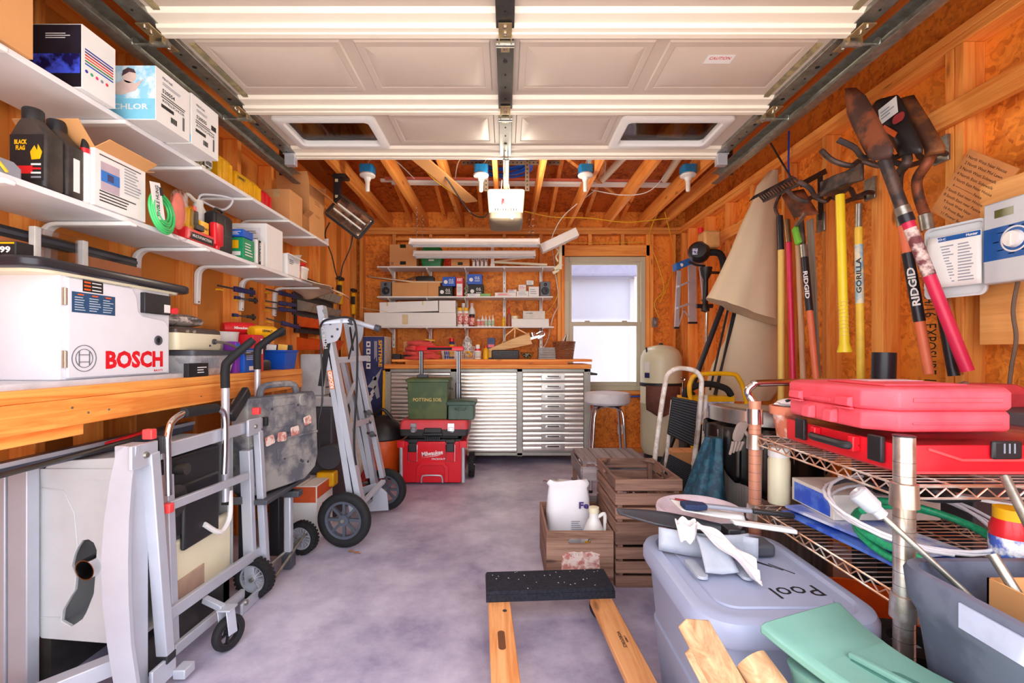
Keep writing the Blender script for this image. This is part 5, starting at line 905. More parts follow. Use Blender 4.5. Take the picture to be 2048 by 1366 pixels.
b =B();b.obox((c5(862),4.45,BT+.188),(.10,.06,.010),(.1,.12,0));single('yellow_pad',b,yel,'yellow pad resting on top of the red towel heap','pad')
# ---------------------------------------------------------------- wheels
def wheel(t,c,ax,R,w,spokes=8,tread=False,rimm=None,par=None,hub=.2):
    ax =V(ax).normalized();c =V(c);b =B()
    b.lathe([(R*.70,-w*.42),(R*.80,-w*.5),(R*.94,-w*.46),(R,-w*.2),(R,w*.2),(R*.94,w*.46),(R*.80,w*.5),(R*.70,w*.42),(R*.66,0),(R*.70,-w*.42)],c,36,ax,cap=False);ty =t.part('tyre',b,rub,par,sm=50)
    if tread:
        b =B();a =ax.orthogonal().normalized();e =ax.cross(a)
        for k in range(28):
            for s in (-1,1):th =2*math.pi*(k+.5*(s > 0))/28;rd =a*math.cos(th)+e*math.sin(th);b.beam(c+rd*R*.97+ax*(s*w*.05),c+rd*R*.97+ax*(s*w*.48),R*.13,R*.09,rd)
        t.part('tread_block',b,rub,ty,stuff=True)
    rm =rimm or dgry;b =B();b.lathe([(R*.60,-w*.3),(R*.72,-w*.36),(R*.72,w*.36),(R*.60,w*.3),(R*.60,-w*.3)],c,36,ax,cap=False)
    a =ax.orthogonal().normalized();e =ax.cross(a)
    for k in range(spokes):th =2*math.pi*k/spokes;rd =a*math.cos(th)+e*math.sin(th);b.beam(c+rd*R*.12,c+rd*R*.64,R*(.10 if spokes < 12 else .05),w*.35,ax)
    b.lathe([(0,-w*.4),(R*hub,-w*.38),(R*hub,w*.38),(0,w*.4)],c,18,ax);r_ =t.part('rim',b,rm,par)
    b =B();b.cyl(c-ax*w*.62,c+ax*w*.62,R*.06,n=10);t.part('axle_end',b,mat('nickel'),r_)
# ---------------------------------------------------------------- folded mitre saw stand (tall, grey)
t =T('mitre_saw_stand','tall folded grey RIDGID mitre saw stand on two large spoked black wheels','saw stand',(-.9,2.8,0))
ax =V((.10,1,0)).normalized();W1,W2 =V((-.888,2.50,.152)),V((-.815,3.09,.142))
wheel(t,W1,ax,.150,.05,8,rimm=mat('wheel_grey',(92,98,112),.4,.2));wheel(t,W2,ax,.140,.05,8,rimm=mat('wheel_grey'))
b =B();b.cyl(W1,W2,.011);t.part('axle',b,galv)
def Q(px,py,d):return P(px,py,d)
def rail(t,p,q,w,h,m,up=(0,1,0),nm='frame_rail',par=None,bev=.002):b =B();b.beam(p,q,w,h,up);return t.part(nm,b,m,par,bev=bev)
A0,A1 =Q(708,1020,2.57),Q(643,612,2.57)
rl_ =rail(t,A0,A1,.034,.06,alug);rail(t,A0+V((.042,0,.02)),A1+V((.046,0,-.17)),.034,.06,alug);rail(t,A0+V((.020,-.012,.03)),A1+V((.021,-.012,-.2)),.006,.03,blk,nm='rail_groove')
B0,B1 =Q(752,985,3.0),Q(694,640,3.0)
rail(t,B0,B1,.035,.06,alug);rail(t,B0+V((.045,0,.10)),B1+V((.045,0,-.12)),.03,.05,alug);rail(t,B0+V((-.045,0,.1)),B1+V((-.03,0,-.25)),.03,.05,alug)
u_ =(A1-A0).normalized()
# printed band on front rail
MM =face(A1.lerp(A0,.22)+V((0,-.0308,0)),V((1,0,-.16)),u_);M2 =face(A1.lerp(A0,.22)+V((0,-.0308,0)),(-u_),V((1,0,.16)))
pb =t.patch(MM,.033,.40,ink,rl_,'printed_band');t.text('MITER SAW',face(A1.lerp(A0,.14)+V((0,-.0316,0)),u_,V((-1,0,-.16))),.16,.018,paper,pb,.01);t.patch(face(A1.lerp(A0,.36)+V((0,-.0312,0)),u_,V((-1,0,-.16))),.105,.026,mat('logo_orange',(236,130,60),.5),pb,'printed_badge');t.text('RIDGID',face(A1.lerp(A0,.36)+V((0,-.0320,0)),u_,V((-1,0,-.16))),.095,.020,paper,pb,.03)
for (p,q) in ((Q(668,721,2.56),Q(737,716,2.96)),(Q(694,855,2.56),Q(743,838,2.98)),(Q(686,822,2.6),Q(709,768,2.9))):rail(t,p,q,.012,.035,alug,(0,0,1),'cross_strut')
b =B();c_ =Q(668,655,2.53);pl =[c_+V((-.06,0,.045)),c_+V((.05,0,.045))]+[c_+V((.045*math.cos(a),0,-.10*math.sin(a)+.02)) for a in (0,.4,.8,1.2,1.5)]+[c_+V((-.04,0,-.09))];b.prism(pl,(0,.006,0));g_ =t.part('gusset_plate',b,alug);b =B()
for dx,dz in ((-.02,.02),(.02,-.01),(-.01,-.05)):b.cyl(c_+V((dx,-.004,dz)),c_+V((dx,.0,dz)),.007,n=10)
t.part('rivet',b,dsteel,g_,stuff=True)
b =B();c2 =Q(712,660,3.0);b.prism([c2+V((-.06,0,.04)),c2+V((.05,0,.04))]+[c2+V((.05*math.cos(a),0,-.12*math.sin(a)+.02)) for a in (0,.4,.8,1.2,1.5)]+[c2+V((-.05,0,-.09))],(0,.006,0));t.part('gusset_plate',b,alug)
rail(t,Q(646,643,2.53),Q(700,640,2.56),.04,.034,alug,(0,0,1),'handle_bar');b =B();b.cyl(Q(700,641,2.56),Q(756,657,2.56),.0145);t.part('handle_tube',b,alug);b =B();b.cyl(Q(697,641,2.56),Q(706,643,2.56),.022);b.cyl(Q(750,655,2.56),Q(760,658,2.56),.019);t.part('grip_collar',b,dgry)
b =B();b.cyl(Q(649,622,2.535),Q(649,622,2.55),.012);t.part('pivot_bolt',b,dsteel,rl_)
b =B();b.tube(cr([Q(640,655,2.52),Q(652,640,2.50),Q(700,636,2.50),Q(713,665,2.49),Q(714,760,2.49),Q(708,880,2.49),Q(712,930,2.5),Q(700,700,2.60)] [:7],8),.006,8);t.part('hanging_cord',b,blk)
b =B();b.tube(cr([Q(640,655,2.50),Q(645,790,2.48),Q(636,850,2.47),Q(640,900,2.5)],6),.005,8);t.part('hanging_cord',b,blk)
rail(t,Q(716,1015,2.6),Q(767,962,2.9),.03,.02,alug,(0,0,1),'lower_strut');b =B();c3 =Q(745,995,2.85);b.prism([c3+V(v) for v in ((-.08,0,.06),(.02,0,.09),(.09,0,.03),(.10,0,-.08),(-.05,0,-.09),(-.09,0,-.02))],(0,.008,0));p_ =t.part('lower_plate',b,alug);b =B();b.lathe([(0,0),(.022,0),(.026,.01),(.02,.02),(0,.022)],c3+V((-.02,0,.01)),16,(0,-1,0));t.part('knob',b,blk,p_)
for px,py,d in ((738,825,2.93),(734,842,2.93),(744,868,2.92)):
    b =B();c_ =Q(px,py,d);b.lathe([(0,0),(.018,0),(.018,.02),(0,.022)],c_,10,(.3,-1,0));b.beam(c_+V((-.03,-.01,.01)),c_+V((.03,-.01,-.01)),.012,.012);t.part('clamp_knob',b,blk)
b =B();b.tube(cr([Q(712,990,2.7),Q(722,970,2.72),Q(735,965,2.75)],4),.008,6);b.tube([Q(716,930,2.7),Q(722,1000,2.7)],.006,6);t.part('foot_lever',b,dsteel)
b =B();b.beam(Q(700,655,2.98),Q(706,700,2.8),.01,.012);b.tube([Q(712,660,2.8),Q(697,718,2.7)],.006,6);t.part('gas_strut',b,blk)
# ---------------------------------------------------------------- folded table saw stand in the foreground
t =T('saw_stand','folded silver square tube saw stand leaning in the left foreground, one black caster showing','saw stand',(-1.1,1.65,0))
def G(px,py,X=-1.10):d =-X*910/(CX-px);return P(px,py,d)
b =B();b.box((-1.150,1.335,.0),(-1.100,1.40,.795));pa =t.part('post',b,alug,bev=.003)
b =B()
for z in (.57,.535):b.lathe([(0,0),(.007,0),(.006,.003),(0,.004)],(-1.12,1.335,z),12,(0,-1,0))
t.part('rivet',b,galv,pa,stuff=True)
yl =1.318;cvp =[(249,257,893),(232,256,905),(220,248,960),(208,242,1040),(202,240,1120),(204,241,1200),(214,246,1290),(232,262,1400),(250,275,1480)]
b =B();b.loft([[V((P(u,py,yl).x,yl+dy,max(P(u,py,yl).z,.002))) for u,dy in ((l,0),(r+16,0),(r+16,.012),(l,.012))] for l,r,py in cvp if P(l,py,yl).z > -.08]);t.part('curved_leg_plate',b,alug)
for nm,p,q,w,h in (('leg',(300,905),(331,1308),.036,.036),('post',(333,950),(345,1290),.03,.03),('top_rail',(318,905),(522,846),.018,.048),('middle_rail',(338,1012),(494,952),.018,.030),('lower_rail',(336,1230),(531,1094),.018,.042),('bottom_rail',(346,1302),(486,1186),.018,.036),('leg',(516,862),(531,1138),.030,.030),('post',(492,900),(503,1196),.045,.03)):
    X =-1.085 if nm == 'leg' else (-1.12 if nm == 'post' else -1.10);rail(t,G(*p,X),G(*q,X),w,h,alug,(0,0,1) if 'rail' in nm else (0,1,0),nm,bev=.003)
for px,py,X in ((331,1312,-1.085),(531,1142,-1.085)):b =B();c_ =G(px,py,X);b.box(tuple(c_-V((.02,.02,.015))),tuple(c_+V((.02,.02,.01))));t.part('end_cap',b,blk,bev=.002)
for (px,py) in ((287,910),(508,853)):b =B();c_ =G(px,py,-1.08);b.obox(c_,(.012,.10,.07),(0,0,0));k_ =t.part('corner_bracket',b,alug,bev=.003);b =B();b.lathe([(0,0),(.010,0),(.008,.007),(0,.008)],c_+V((.006,0,0)),12,(1,0,0));t.part('pivot_bolt',b,galv,k_)
for px,py in ((335,1016),(299,868),(513,822)):b =B();b.obox(G(px,py,-1.075),(.03,.022,.030));t.part('latch_tab',b,mat('salmon_red',(236,70,72),.4),bev=.003)
b =B();b.obox(G(318,890,-1.09),(.022,.02,.055));b.obox(G(530,843,-1.09),(.022,.02,.04));t.part('end_sleeve',b,blk,bev=.002)
b =B();b.obox(G(500,1203,-1.075),(.012,.13,.045));b.obox(G(525,1210,-1.05),(.05,.03,.03));k_ =t.part('foot_bracket',b,alug,bev=.003);b =B();b.lathe([(0,0),(.012,0),(.010,.006),(0,.008)],G(492,1205,-1.068),12,(1,0,0));t.part('pivot_bolt',b,galv,k_);b =B();b.obox(G(535,1205,-1.04),(.02,.02,.03));t.part('end_cap',b,blk,k_)
b =B();b.obox(G(326,1345,-1.075),(.012,.10,.07));b.obox(G(368,1340,-1.05),(.04,.05,.03));t.part('foot_bracket',b,alug,bev=.003)
h0 =[G(*p,-1.075) for p in ((337,990),(335,900),(336,868),(345,842),(368,826))];h1 =[G(*p,-1.075) for p in ((432,816),(446,824),(450,845),(450,900),(448,948))]
for pts in (h0,h1):b =B();b.tube(cr(pts,5),.0105,10);t.part('chrome_handle_tube',b,chrome)
b =B();b.cyl(h0[-1],h1[0],.017,n=14);t.part('foam_grip',b,rub)
CW =V((-1.0,1.64,.061));wheel(t,CW,(1,-.35,0),.060,.03,5,rimm=blk)
b =B();f_ =V((1,-.35,0)).normalized()
for s in (-1,1):b.beam(CW+f_*s*.022,CW+f_*s*.022+V((-.01,.0,.085)),.035,.004,tuple(f_))
b.beam(CW+V((-.03,0,.088)),CW+V((.02,0,.088)),.05,.006);b.beam(CW+V((-.02,0,.088)),V((-1.10,1.66,.17)),.022,.022);t.part('caster_fork',b,alug,bev=.002)
# ---------------------------------------------------------------- table saw body stored on edge
t =T('table_saw','pale grey table saw housing stored on edge behind the silver stand, with a dust hole','table saw',(-1.35,1.7,0))
sg =mat('saw_body_grey',(196,200,204),.45,amt=.04)
b =B();yf =1.45;outer =[(-1.500,.16),(-1.490,.72),(-1.24,.735),(-1.17,.72),(-1.165,.12),(-1.24,.14)]
hole =[(-1.375,.43),(-1.355,.47),(-1.32,.475),(-1.305,.44),(-1.31,.36),(-1.315,.30),(-1.345,.225),(-1.385,.195),(-1.42,.215),(-1.41,.26),(-1.375,.31),(-1.37,.36),(-1.385,.39)]
ctr =(-1.35,.33)
# front panel built as a ring around the hole
n =48;ang =[2*math.pi*k/n for k in range(n)]
def ray(poly,a):
    dx,dz =math.cos(a),math.sin(a);best =0 if poly is outer else 9
    for i in range(len(poly)):
        x1,z1 =poly[i];x2,z2 =poly[(i+1) % len(poly)];ex,ez =x2-x1,z2-z1;den =dx*ez-dz*ex
        if abs(den) < 1e-9:continue
        s =((x1-ctr[0])*ez-(z1-ctr[1])*ex)/den;u =((x1-ctr[0])*dz-(z1-ctr[1])*dx)/den
        if s > 0 and -1e-6 <= u <= 1+1e-6:best =max(best,s) if poly is outer else min(best,s)
    return (ctr[0]+dx*best,ctr[1]+dz*best)
R1 =[ray(outer,a) for a in ang];R2 =[ray(hole,a) for a in ang]
b.loft([[(x,yf,z) for x,z in R1],[(x,yf,z) for x,z in R2],[(x,yf+.012,z) for x,z in R2],[(x,yf+.012,z) for x,z in R1]],cap=False,close=True);fp =t.part('front_panel',b,sg,bev=.002)
b =B();b.box((-1.500,yf+.012,.16),(-1.488,1.95,.725));b.box((-1.488,yf+.012,.71),(-1.17,1.95,.722));b.box((-1.488,1.94,.16),(-1.17,1.95,.71));b.box((-1.488,yf+.012,.155),(-1.17,1.95,.167));t.part('housing_shell',b,sg)
b =B();b.box((-1.497,yf-.004,.665),(-1.25,yf+.0,.70));b.tube([(-1.49,yf-.001,.64),(-1.41,yf-.001,.63),(-1.375,yf-.001,.56),(-1.365,yf-.001,.45)],.002,5);b.box((-1.49,yf-.003,.225),(-1.42,yf,.228));t.part('moulded_step',b,sg,fp)
b =B();b.lathe([(.03,0),(.033,0),(.033,.25),(.03,.25),(.03,0)],(-1.325,yf-.02,.385),24,(.1,1,.1),cap=False);t.part('dust_pipe',b,chrome)
b =B();b.box((-1.20,1.50,.42),(-1.155,1.84,.70));b.box((-1.165,1.62,.36),(-1.145,1.82,.60));mo =t.part('motor_cover',b,blk,bev=.01);b =B();b.cyl((-1.15,1.56,.56),(-1.13,1.56,.56),.055,n=24);b.cyl((-1.16,1.60,.66),(-1.12,1.60,.66),.02,n=16);t.part('pulley',b,dsteel,mo)
b =B();b.box((-1.19,1.55,.165),(-1.165,1.93,.40));t.part('lower_tray',b,cream,bev=.01);b =B();b.box((-1.163,1.60,.18),(-1.16,1.75,.26));t.part('tray_label',b,mat('faded_brown',(190,160,140),.6))
b =B();b.tube(cr([(-1.14,1.72,.42),(-1.13,1.80,.36),(-1.13,1.86,.40),(-1.14,1.88,.50)],5),.010,8);t.part('carry_handle',b,white)
b =B();b.box((-1.50,1.46,0),(-1.46,1.94,.155));b.box((-1.22,1.46,0),(-1.18,1.94,.12));b.box((-1.5,1.9,0),(-1.18,1.94,.155));t.part('base_frame',b,dsteel)
t =T('rail_stand','folded stand with long dark rail and silver posts under the near bench end','saw stand',(-1.45,1.5,0))
b =B();b.box((-1.42,1.0,.725),(-1.385,2.02,.765));rr =t.part('rail',b,mat('rail_slate',(92,98,116),.4,.3),bev=.003);b =B();b.box((-1.384,1.0,.752),(-1.380,2.02,.765));t.part('rail_edge',b,alug,rr)
b =B();b.tube(cr([(-1.36,1.55,.758),(-1.355,1.60,.762),(-1.36,1.72,.77)],4),.009,8);t.part('red_lever',b,red,label='red lever');b =B();b.tube([(-1.37,1.2,.735),(-1.34,1.45,.75),(-1.36,1.85,.765)],.008,8);t.part('support_rod',b,dsteel)
for x0,x1,y in ((-1.535,-1.475,1.42),(-1.56,-1.543,1.42)):b =B();b.box((x0,y-.02,0),(x1,y+.02,.735));t.part('post',b,alug,bev=.003)
b =B();b.box((-1.55,1.50,.05),(-1.53,1.95,.70))
for k in range(5):b.box((-1.53,1.48,.14+k*.12),(-1.505,1.5,.19+k*.12))
t.part('slatted_side',b,mat('slate_plastic',(84,96,124),.5),bev=.003)
b =B();b.beam((-1.50,1.20,.06),(-1.22,1.42,.10),.05,.05);t.part('foot_bar',b,alug,bev=.003);b =B();b.tube([(-1.30,1.25,.03),(-1.22,1.33,.06)],.008,6);t.part('foot_lever',b,red)
# ---------------------------------------------------------------- rolling stand with handles carrying the grey case
t =T('rolling_stand','dark rolling tool stand with two knobbly wheels and rubber-gripped handles, under the dusty grey case','stand',(-1.12,2.2,0))
wheel(t,(-1.085,2.42,.086),(.15,1,0),.086,.045,14,True,rimm=mat('wheel_silver',(186,190,200),.4,.3));wheel(t,(-1.10,1.99,.086),(.15,1,0),.086,.045,14,True,rimm=mat('wheel_silver'))
b =B();b.cyl((-1.10,1.96,.086),(-1.08,2.46,.086),.009);t.part('axle',b,galv)
for y in (2.02,2.28):b =B();b.beam((-1.15,y,.06),(-1.15,y,.42),.05,.05,(0,1,0));t.part('black_post',b,blk,bev=.004)
b =B();b.beam((-1.075,2.25,.03),(-1.075,2.25,.36),.035,.035,(0,1,0));sp_ =t.part('silver_post',b,alug,bev=.006);b =B();b.obox((-1.06,2.25,.375),(.09,.05,.03));b.obox((-1.075,2.25,.05),(.05,.05,.08));t.part('post_cap',b,dgry,sp_,bev=.004)
b =B();b.box((-1.21,1.98,.405),(-1.04,2.42,.425));t.part('deck',b,dgry,bev=.003)
b =B();b.tube([(-1.06,2.05,.03),(-1.05,2.38,.12)],.007,8);t.part('folding_rod',b,galv)
b =B();b.beam((-1.14,1.88,.80),(-1.15,2.02,.90),.03,.05);t.part('pivot_arm',b,blk,bev=.008)
for y,X,zt,z0 in ((1.865,-1.15,.955,.46),(2.16,-1.18,1.02,.43)):
    top =V((X,y,zt));b =B();b.cyl((X,y,z0),top,.0155 if y < 2 else .013,n=16);hp =t.part('handle_post',b,alu)
    dr_ =V((.07,.05,.085)) if y < 2 else V((.08,.06,.08));b =B();b.tube(cr([top-V((0,0,.03)),top+V((0,0,.05)),top+V((.012,.01,.085)),top+V((.012,.01,.085))+dr_],5),[.0175]*11+[.0165]*4+[.014],12);t.part('rubber_grip',b,rub,hp)
b =B();b.beam((-1.15,1.865,.46),(-1.15,2.02,.415),.03,.03);b.beam((-1.18,2.16,.44),(-1.17,2.2,.415),.03,.03);t.part('lower_link',b,dsteel)
gc =mat('dusty_grey_case',(150,148,146),.55,kind='dirty',col2=(92,94,104),scale=6,bump=.3)
CM =face((-1.095,2.19,.666),(.14,.40,0),(-.04,0,1));t =T('dusty_tool_case','large dusty grey plastic tool case standing on the rolling stand','case',(-1.1,2.2,.43))
b =B(CM);w,h =.212,.235;poly =[(-w,-h*.9),(-w*.9,-h),(w*.55,-h),(w*.9,-h*.8),(w,-h*.55),(w,h*.75),(w*.94,h*.86),(-w*.93,h*.86),(-w,h*.78)]
b.loft([[(x*.97,y*.97,-.05) for x,y in poly],[(x,y,-.045) for x,y in poly],[(x,y,.03) for x,y in poly],[(x*.97,y*.97,.045) for x,y in poly]]);cs =t.part('case_shell',b,gc,bev=.003)
b =B(CM);b.tube(cr([(-.10,h*.85,0),(-.09,h*1.0,0),(-.05,h*1.06,0),(.07,h*1.06,0),(.11,h*1.0,0),(.12,h*.85,0)],4),.016,8);t.part('handle',b,gc,cs)
b =B(CM);b.box((-.20,-.012,.044),(.205,.0,.052));b.box((-.06,.05,.044),(.07,.11,.049));b.box((-.055,-.10,.044),(.06,-.05,.049));b.lathe([(.030,0),(.035,.006),(.03,.01),(0,.01)],(.12,.165,.042),18,(0,0,1));b.box((-.07,.15,.044),(.06,.185,.050));t.part('moulded_rib',b,gc,cs,bev=.003)
for i,(x,y,r) in enumerate(((-.10,.0,.2),(-.03,.005,-.1),(.05,.02,.1),(.135,.06,.2))):b =B(CM @ Fr((x,y,.0525),r));b.rl([(0,.026,.022,.008),(.003,.024,.02,.008)]);t.part('torn_label',b,mat('torn_label',(226,206,196),.7,kind='dirty',col2=(190,120,110),scale=30),cs)
b =B(CM);rg =random.Random(5)
for k in range(12):x,y =rg.uniform(-.17,.17),rg.uniform(-.19,.17);b.cyl((x,y,.044),(x,y,.0462),.007,n=10)
t.part('hinge_pin',b,dgry,cs,stuff=True)
# ---------------------------------------------------------------- things between bench end and saw stand
t =T('planer','pale grey bench machine casting behind the tall folded stand','machine',(-1.22,3.05,0))
b =B();b.box((-1.42,2.88,0),(-1.10,3.22,.72));t.part('cabinet_stand',b,dgry,bev=.01);b =B();b.box((-1.36,2.90,.721),(-1.10,3.15,.79));b.box((-1.33,2.93,.79),(-1.17,3.10,1.06));mm =t.part('casting',b,mat('machine_white',(214,216,218),.45),bev=.012);b =B();b.cyl((-1.16,2.98,.9),(-1.10,2.98,.9),.02);b.cyl((-1.12,2.92,.80),(-1.06,2.90,.80),.022);t.part('clamp_knob',b,blk,mm);b =B();b.box((-1.171,2.95,.84),(-1.167,3.08,.848));b.box((-1.171,2.95,.98),(-1.167,3.08,.988));t.part('scale_strip',b,dsteel,mm)
b =B();b.cyl((-1.1,2.885,.42),(-1.1,2.82,.42),.075,n=24);t.part('motor',b,dgry);b =B();b.box((-1.17,2.80,.24),(-1.06,2.878,.33));t.part('base_motor',b,yel,bev=.01,label='yellow motor housing')
t =carton('boxed_tool','white and orange boxed tool on the floor behind the small knobbly wheel',(-1.27,2.62,0),(-1.09,2.86,.30),paper)
t.o.location.z += 0;t.patch(t.M @ LFX(t,0,.26),.23,.07,mat('box_orange',(226,96,50),.5));t.patch(t.M @ LFX(t,-.03,.12),.03,.12,ink,name='printed_tool');t.patch(t.M @ face((0,-t.h[1]-.0006,.25),(1,0,0),(0,0,1)),.17,.09,mat('box_orange'))
t =T('shop_vacuum','orange and black wet-dry shop vacuum beside the steel cabinet','vacuum cleaner',(-1.10,3.98,0));cv =(-1.07,3.95,0)
b =B();b.lathe([(0,.05),(.15,.05),(.17,.10),(.185,.32),(.18,.33),(0,.33)],cv,28);bo =t.part('drum',b,org);b =B();b.lathe([(.185,.33),(.195,.34),(.19,.38),(.13,.47),(.05,.52),(0,.53)],cv,28);t.part('motor_head',b,blk);b =B();b.tube(cr([(-1.15,3.95,.50),(-1.07,3.93,.58),(-.99,3.95,.50)],5),.015,8);t.part('handle',b,blk)
for k in range(4):a =math.pi/4+k*math.pi/2;b =B();b.lathe([(0,0),(.025,0),(.025,.06),(0,.06)],(cv[0]+.14*math.cos(a),cv[1]+.14*math.sin(a),0),12);t.part('caster',b,blk)
t =T('white_canister','white plastic canister standing between the saw stand and the aeroplane box','canister',(-1.27,3.62,0));b =B();b.rl([(0,.12,.10,.04),(.40,.12,.10,.04),(.52,.10,.09,.04),(.56,.05,.05,.04)],(-1.24,3.6));t.part('canister_body',b,mat('milky_plastic'));b =B();b.lathe([(0,.56),(.04,.56),(.04,.60),(0,.60)],(-1.24,3.6,0),18);t.part('cap',b,white)
b =B();b.beam((-1.165,4.30,.05),(-1.155,4.32,.9),.018,.03,(0,1,0));single('yellow_level',b,yel,'thin yellow spirit level standing against the left edge of the steel cabinet','level')
t =T('floor_jack','dark red steel floor jack on the floor behind the boxed tool','jack',(-1.2,3.4,0));b =B();b.box((-1.12,3.25,.03),(-.98,3.62,.12));b.beam((-1.05,3.3,.12),(-1.05,3.55,.22),.05,.04);t.part('jack_body',b,dred,bev=.008);b =B();b.cyl((-1.14,3.3,.04),(-.96,3.3,.04),.04);b.cyl((-1.14,3.57,.03),(-.96,3.57,.03),.03);t.part('roller',b,dsteel)
# ---------------------------------------------------------------- rolling tool box tower
y0 =3.65;xa,xb_ =-.862,-.321;mr =mat('tool_box_red',(230,26,42),.38,amt=.04,coat=.15)
t =T('rolling_tool_box','large red Milwaukee rolling tool box with silver corner rails and telescopic handle','tool box',((xa+xb_)/2,y0+.2,0))
b =B();cxm =(xa+xb_)/2;b.loft([[(x,y,z) for x,y in ((xa+i,y0+j),(xb_-i,y0+j),(xb_-i,4.03),(xa+i,4.03))] for z,i,j in ((.02,.045,.02),(.06,.03,.012),(.30,.012,.006),(.335,.0,.0),(.355,.0,.0))]);bo =t.part('box_body',b,mr,bev=.006)
b =B();b.box((xa+.04,y0+.005,.3555),(xb_-.04,4.02,.372));t.part('lid_channel',b,blk,bev=.004)
for x in (xa+.022,xb_-.022):b =B();b.cyl((x,y0-.004,.03),(x,y0-.004,.335),.014,n=14);t.part('corner_rail',b,alu);b =B();b.rl([(.31,.03,.03,.006),(.362,.032,.03,.006)],(x,y0+.01));t.part('corner_cap',b,mr,bo)
for x in (xa+.115,xb_-.125):
    b =B();b.box((x-.03,y0-.022,.275),(x+.03,y0-.001,.345));b.box((x-.038,y0-.015,.345),(x+.038,y0+.01,.375));l_ =t.part('latch',b,blk,bev=.004);b =B();b.tube([(x-.036,y0-.008,.33),(x-.036,y0-.012,.20),(x+.036,y0-.012,.20),(x+.036,y0-.008,.33)],.003,6);t.part('latch_wire',b,chrome,l_)
b =B();b.prism([(cxm-.13+.0,y0+.002,.03),(cxm-.13,y0-.004,.15),(cxm-.09,y0-.006,.19),(cxm+.09,y0-.006,.19),(cxm+.13,y0-.004,.15),(cxm+.13,y0+.002,.03),(cxm+.10,y0-.003,.03),(cxm+.10,y0-.004,.14),(cxm+.08,y0-.004,.165),(cxm-.08,y0-.004,.165),(cxm-.10,y0-.004,.14),(cxm-.10,y0-.003,.03)],(0,.02,0));t.part('moulded_arch',b,mr,bo,bev=.003)
b =B();b.tube(cr([(cxm-.085,y0-.012,.03),(cxm-.08,y0-.02,.075),(cxm-.055,y0-.024,.09),(cxm+.055,y0-.024,.09),(cxm+.08,y0-.02,.075),(cxm+.085,y0-.012,.03)],4),.006,8);t.part('front_handle',b,alu,bo)
b =B()
for k in range(8):b.box((cxm-.06+k*.016,y0-.006,.362),(cxm-.052+k*.016,y0+.004,.392))
t.part('grip_rib',b,blk,stuff=True)
t.text('Milwaukee',face((cxm+.0,y0+.0035,.262),(1,0,.12),(.18,0,1)),.17,.036,paper,bo,.03);b =B();b.prism([(cxm-.09,y0+.003,.222),(cxm+.08,y0+.003,.252),(cxm+.03,y0+.003,.238),(cxm-.02,y0+.003,.232)],(0,.002,0));t.part('logo_bolt',b,paper,bo);t.text('PACKOUT',face((cxm+.05,y0+.004,.215),(1,0,0),(0,0,1)),.11,.014,paper,bo,.03)
for s,x in ((-1,xa+.02),(1,xb_+.0)):wheel(t,(x+s*.025,3.93,.105),(1,0,0),.105,.045,6,True,rimm=blk)
hx =((843-CX)*4.06/910,(917-CX)*4.06/910)
for x in hx:b =B();b.box((x-.026,4.035,.30),(x+.026,4.065,.80));b.box((x-.018,4.038,.80),(x+.018,4.062,1.09));hp =t.part('handle_post',b,blk,bev=.004);b =B();b.box((x-.012,4.031,.36),(x-.006,4.0345,1.08));b.box((x+.006,4.031,.36),(x+.012,4.0345,1.08));t.part('post_strip',b,alu,hp)
b =B();b.rl([(1.085,.215,.02,.01),(1.115,.215,.022,.01),(1.125,.205,.018,.01)],((hx[0]+hx[1])/2,4.05));hb_ =t.part('handle_top',b,mr,bev=.004);b =B();b.cyl(((hx[0]+hx[1])/2-.11,4.045,1.105),((hx[0]+hx[1])/2+.11,4.045,1.105),.020);t.part('rubber_grip',b,rub,hb_)
# middle case
t =T('tool_case','red and grey latching tool case on top of the large red rolling box','tool box',(cxm,3.85,.3725));xa2,xb2 =-.855,-.30
b =B();b.rl([(.3935,.26,.17,.02),(.40,.272,.18,.025),(.452,.276,.185,.025)],(cxm+.01,3.84));t.part('case_base',b,mat('case_charcoal'));b =B();b.rl([(.4525,.276,.185,.025),(.505,.274,.183,.03),(.522,.262,.17,.03)],(cxm+.01,3.84));ld =t.part('case_lid',b,mat('dusty_red',(226,74,84),.55))
for k in (-.15,.15):b =B();b.box((cxm+k-.025,3.648,.44),(cxm+k+.025,3.655,.50));b.tube([(cxm+k-.018,3.646,.47),(cxm+k+.018,3.646,.47),(cxm+k+.018,3.646,.435),(cxm+k-.018,3.646,.435)],.003,5,True);t.part('latch',b,chrome,ld)
b =B();b.box((cxm-.075,3.635,.405),(cxm+.085,3.655,.425));b.box((cxm-.065,3.64,.425),(cxm+.075,3.655,.465));t.part('handle',b,blk,bev=.005)
b =B();b.box((cxm-.20,3.72,.3728),(cxm+.20,4.0,.393));t.part('foot',b,blk)
ga =mat('army_green_tin',(88,104,60),.5,kind='dirty',col2=(66,88,50),scale=5);gb =mat('dark_green_tin',(78,104,88),.5,kind='dirty',col2=(62,88,76),scale=5)
t =T('potting_soil_tin','dark green POTTING SOIL tin box standing on the red and grey tool case','tin',(-.64,3.83,.5235));b =B();b.loft([[(-.64+s*(.165-q),3.83+u*(.12-q*.5),z) for s,u in ((-1,-1),(1,-1),(1,1),(-1,1))] for z,q in ((.5235,.012),(.53,.008),(.83,0))]);tb =t.part('tin_body',b,ga,bev=.004)
b =B();b.rl([(.8305,.178,.13,.01),(.85,.178,.13,.01),(.858,.165,.12,.01)],(-.64,3.83));b.box((-.65,3.695,.83),(-.63,3.70,.84));t.part('lid',b,ga)
for s in (-1,1):b =B();b.tube(cr([(-.64+s*.165,3.80,.77),(-.64+s*.19,3.80,.765),(-.64+s*.19,3.86,.765),(-.64+s*.165,3.86,.77)],4),.006,6);t.part('side_handle',b,dsteel,tb)
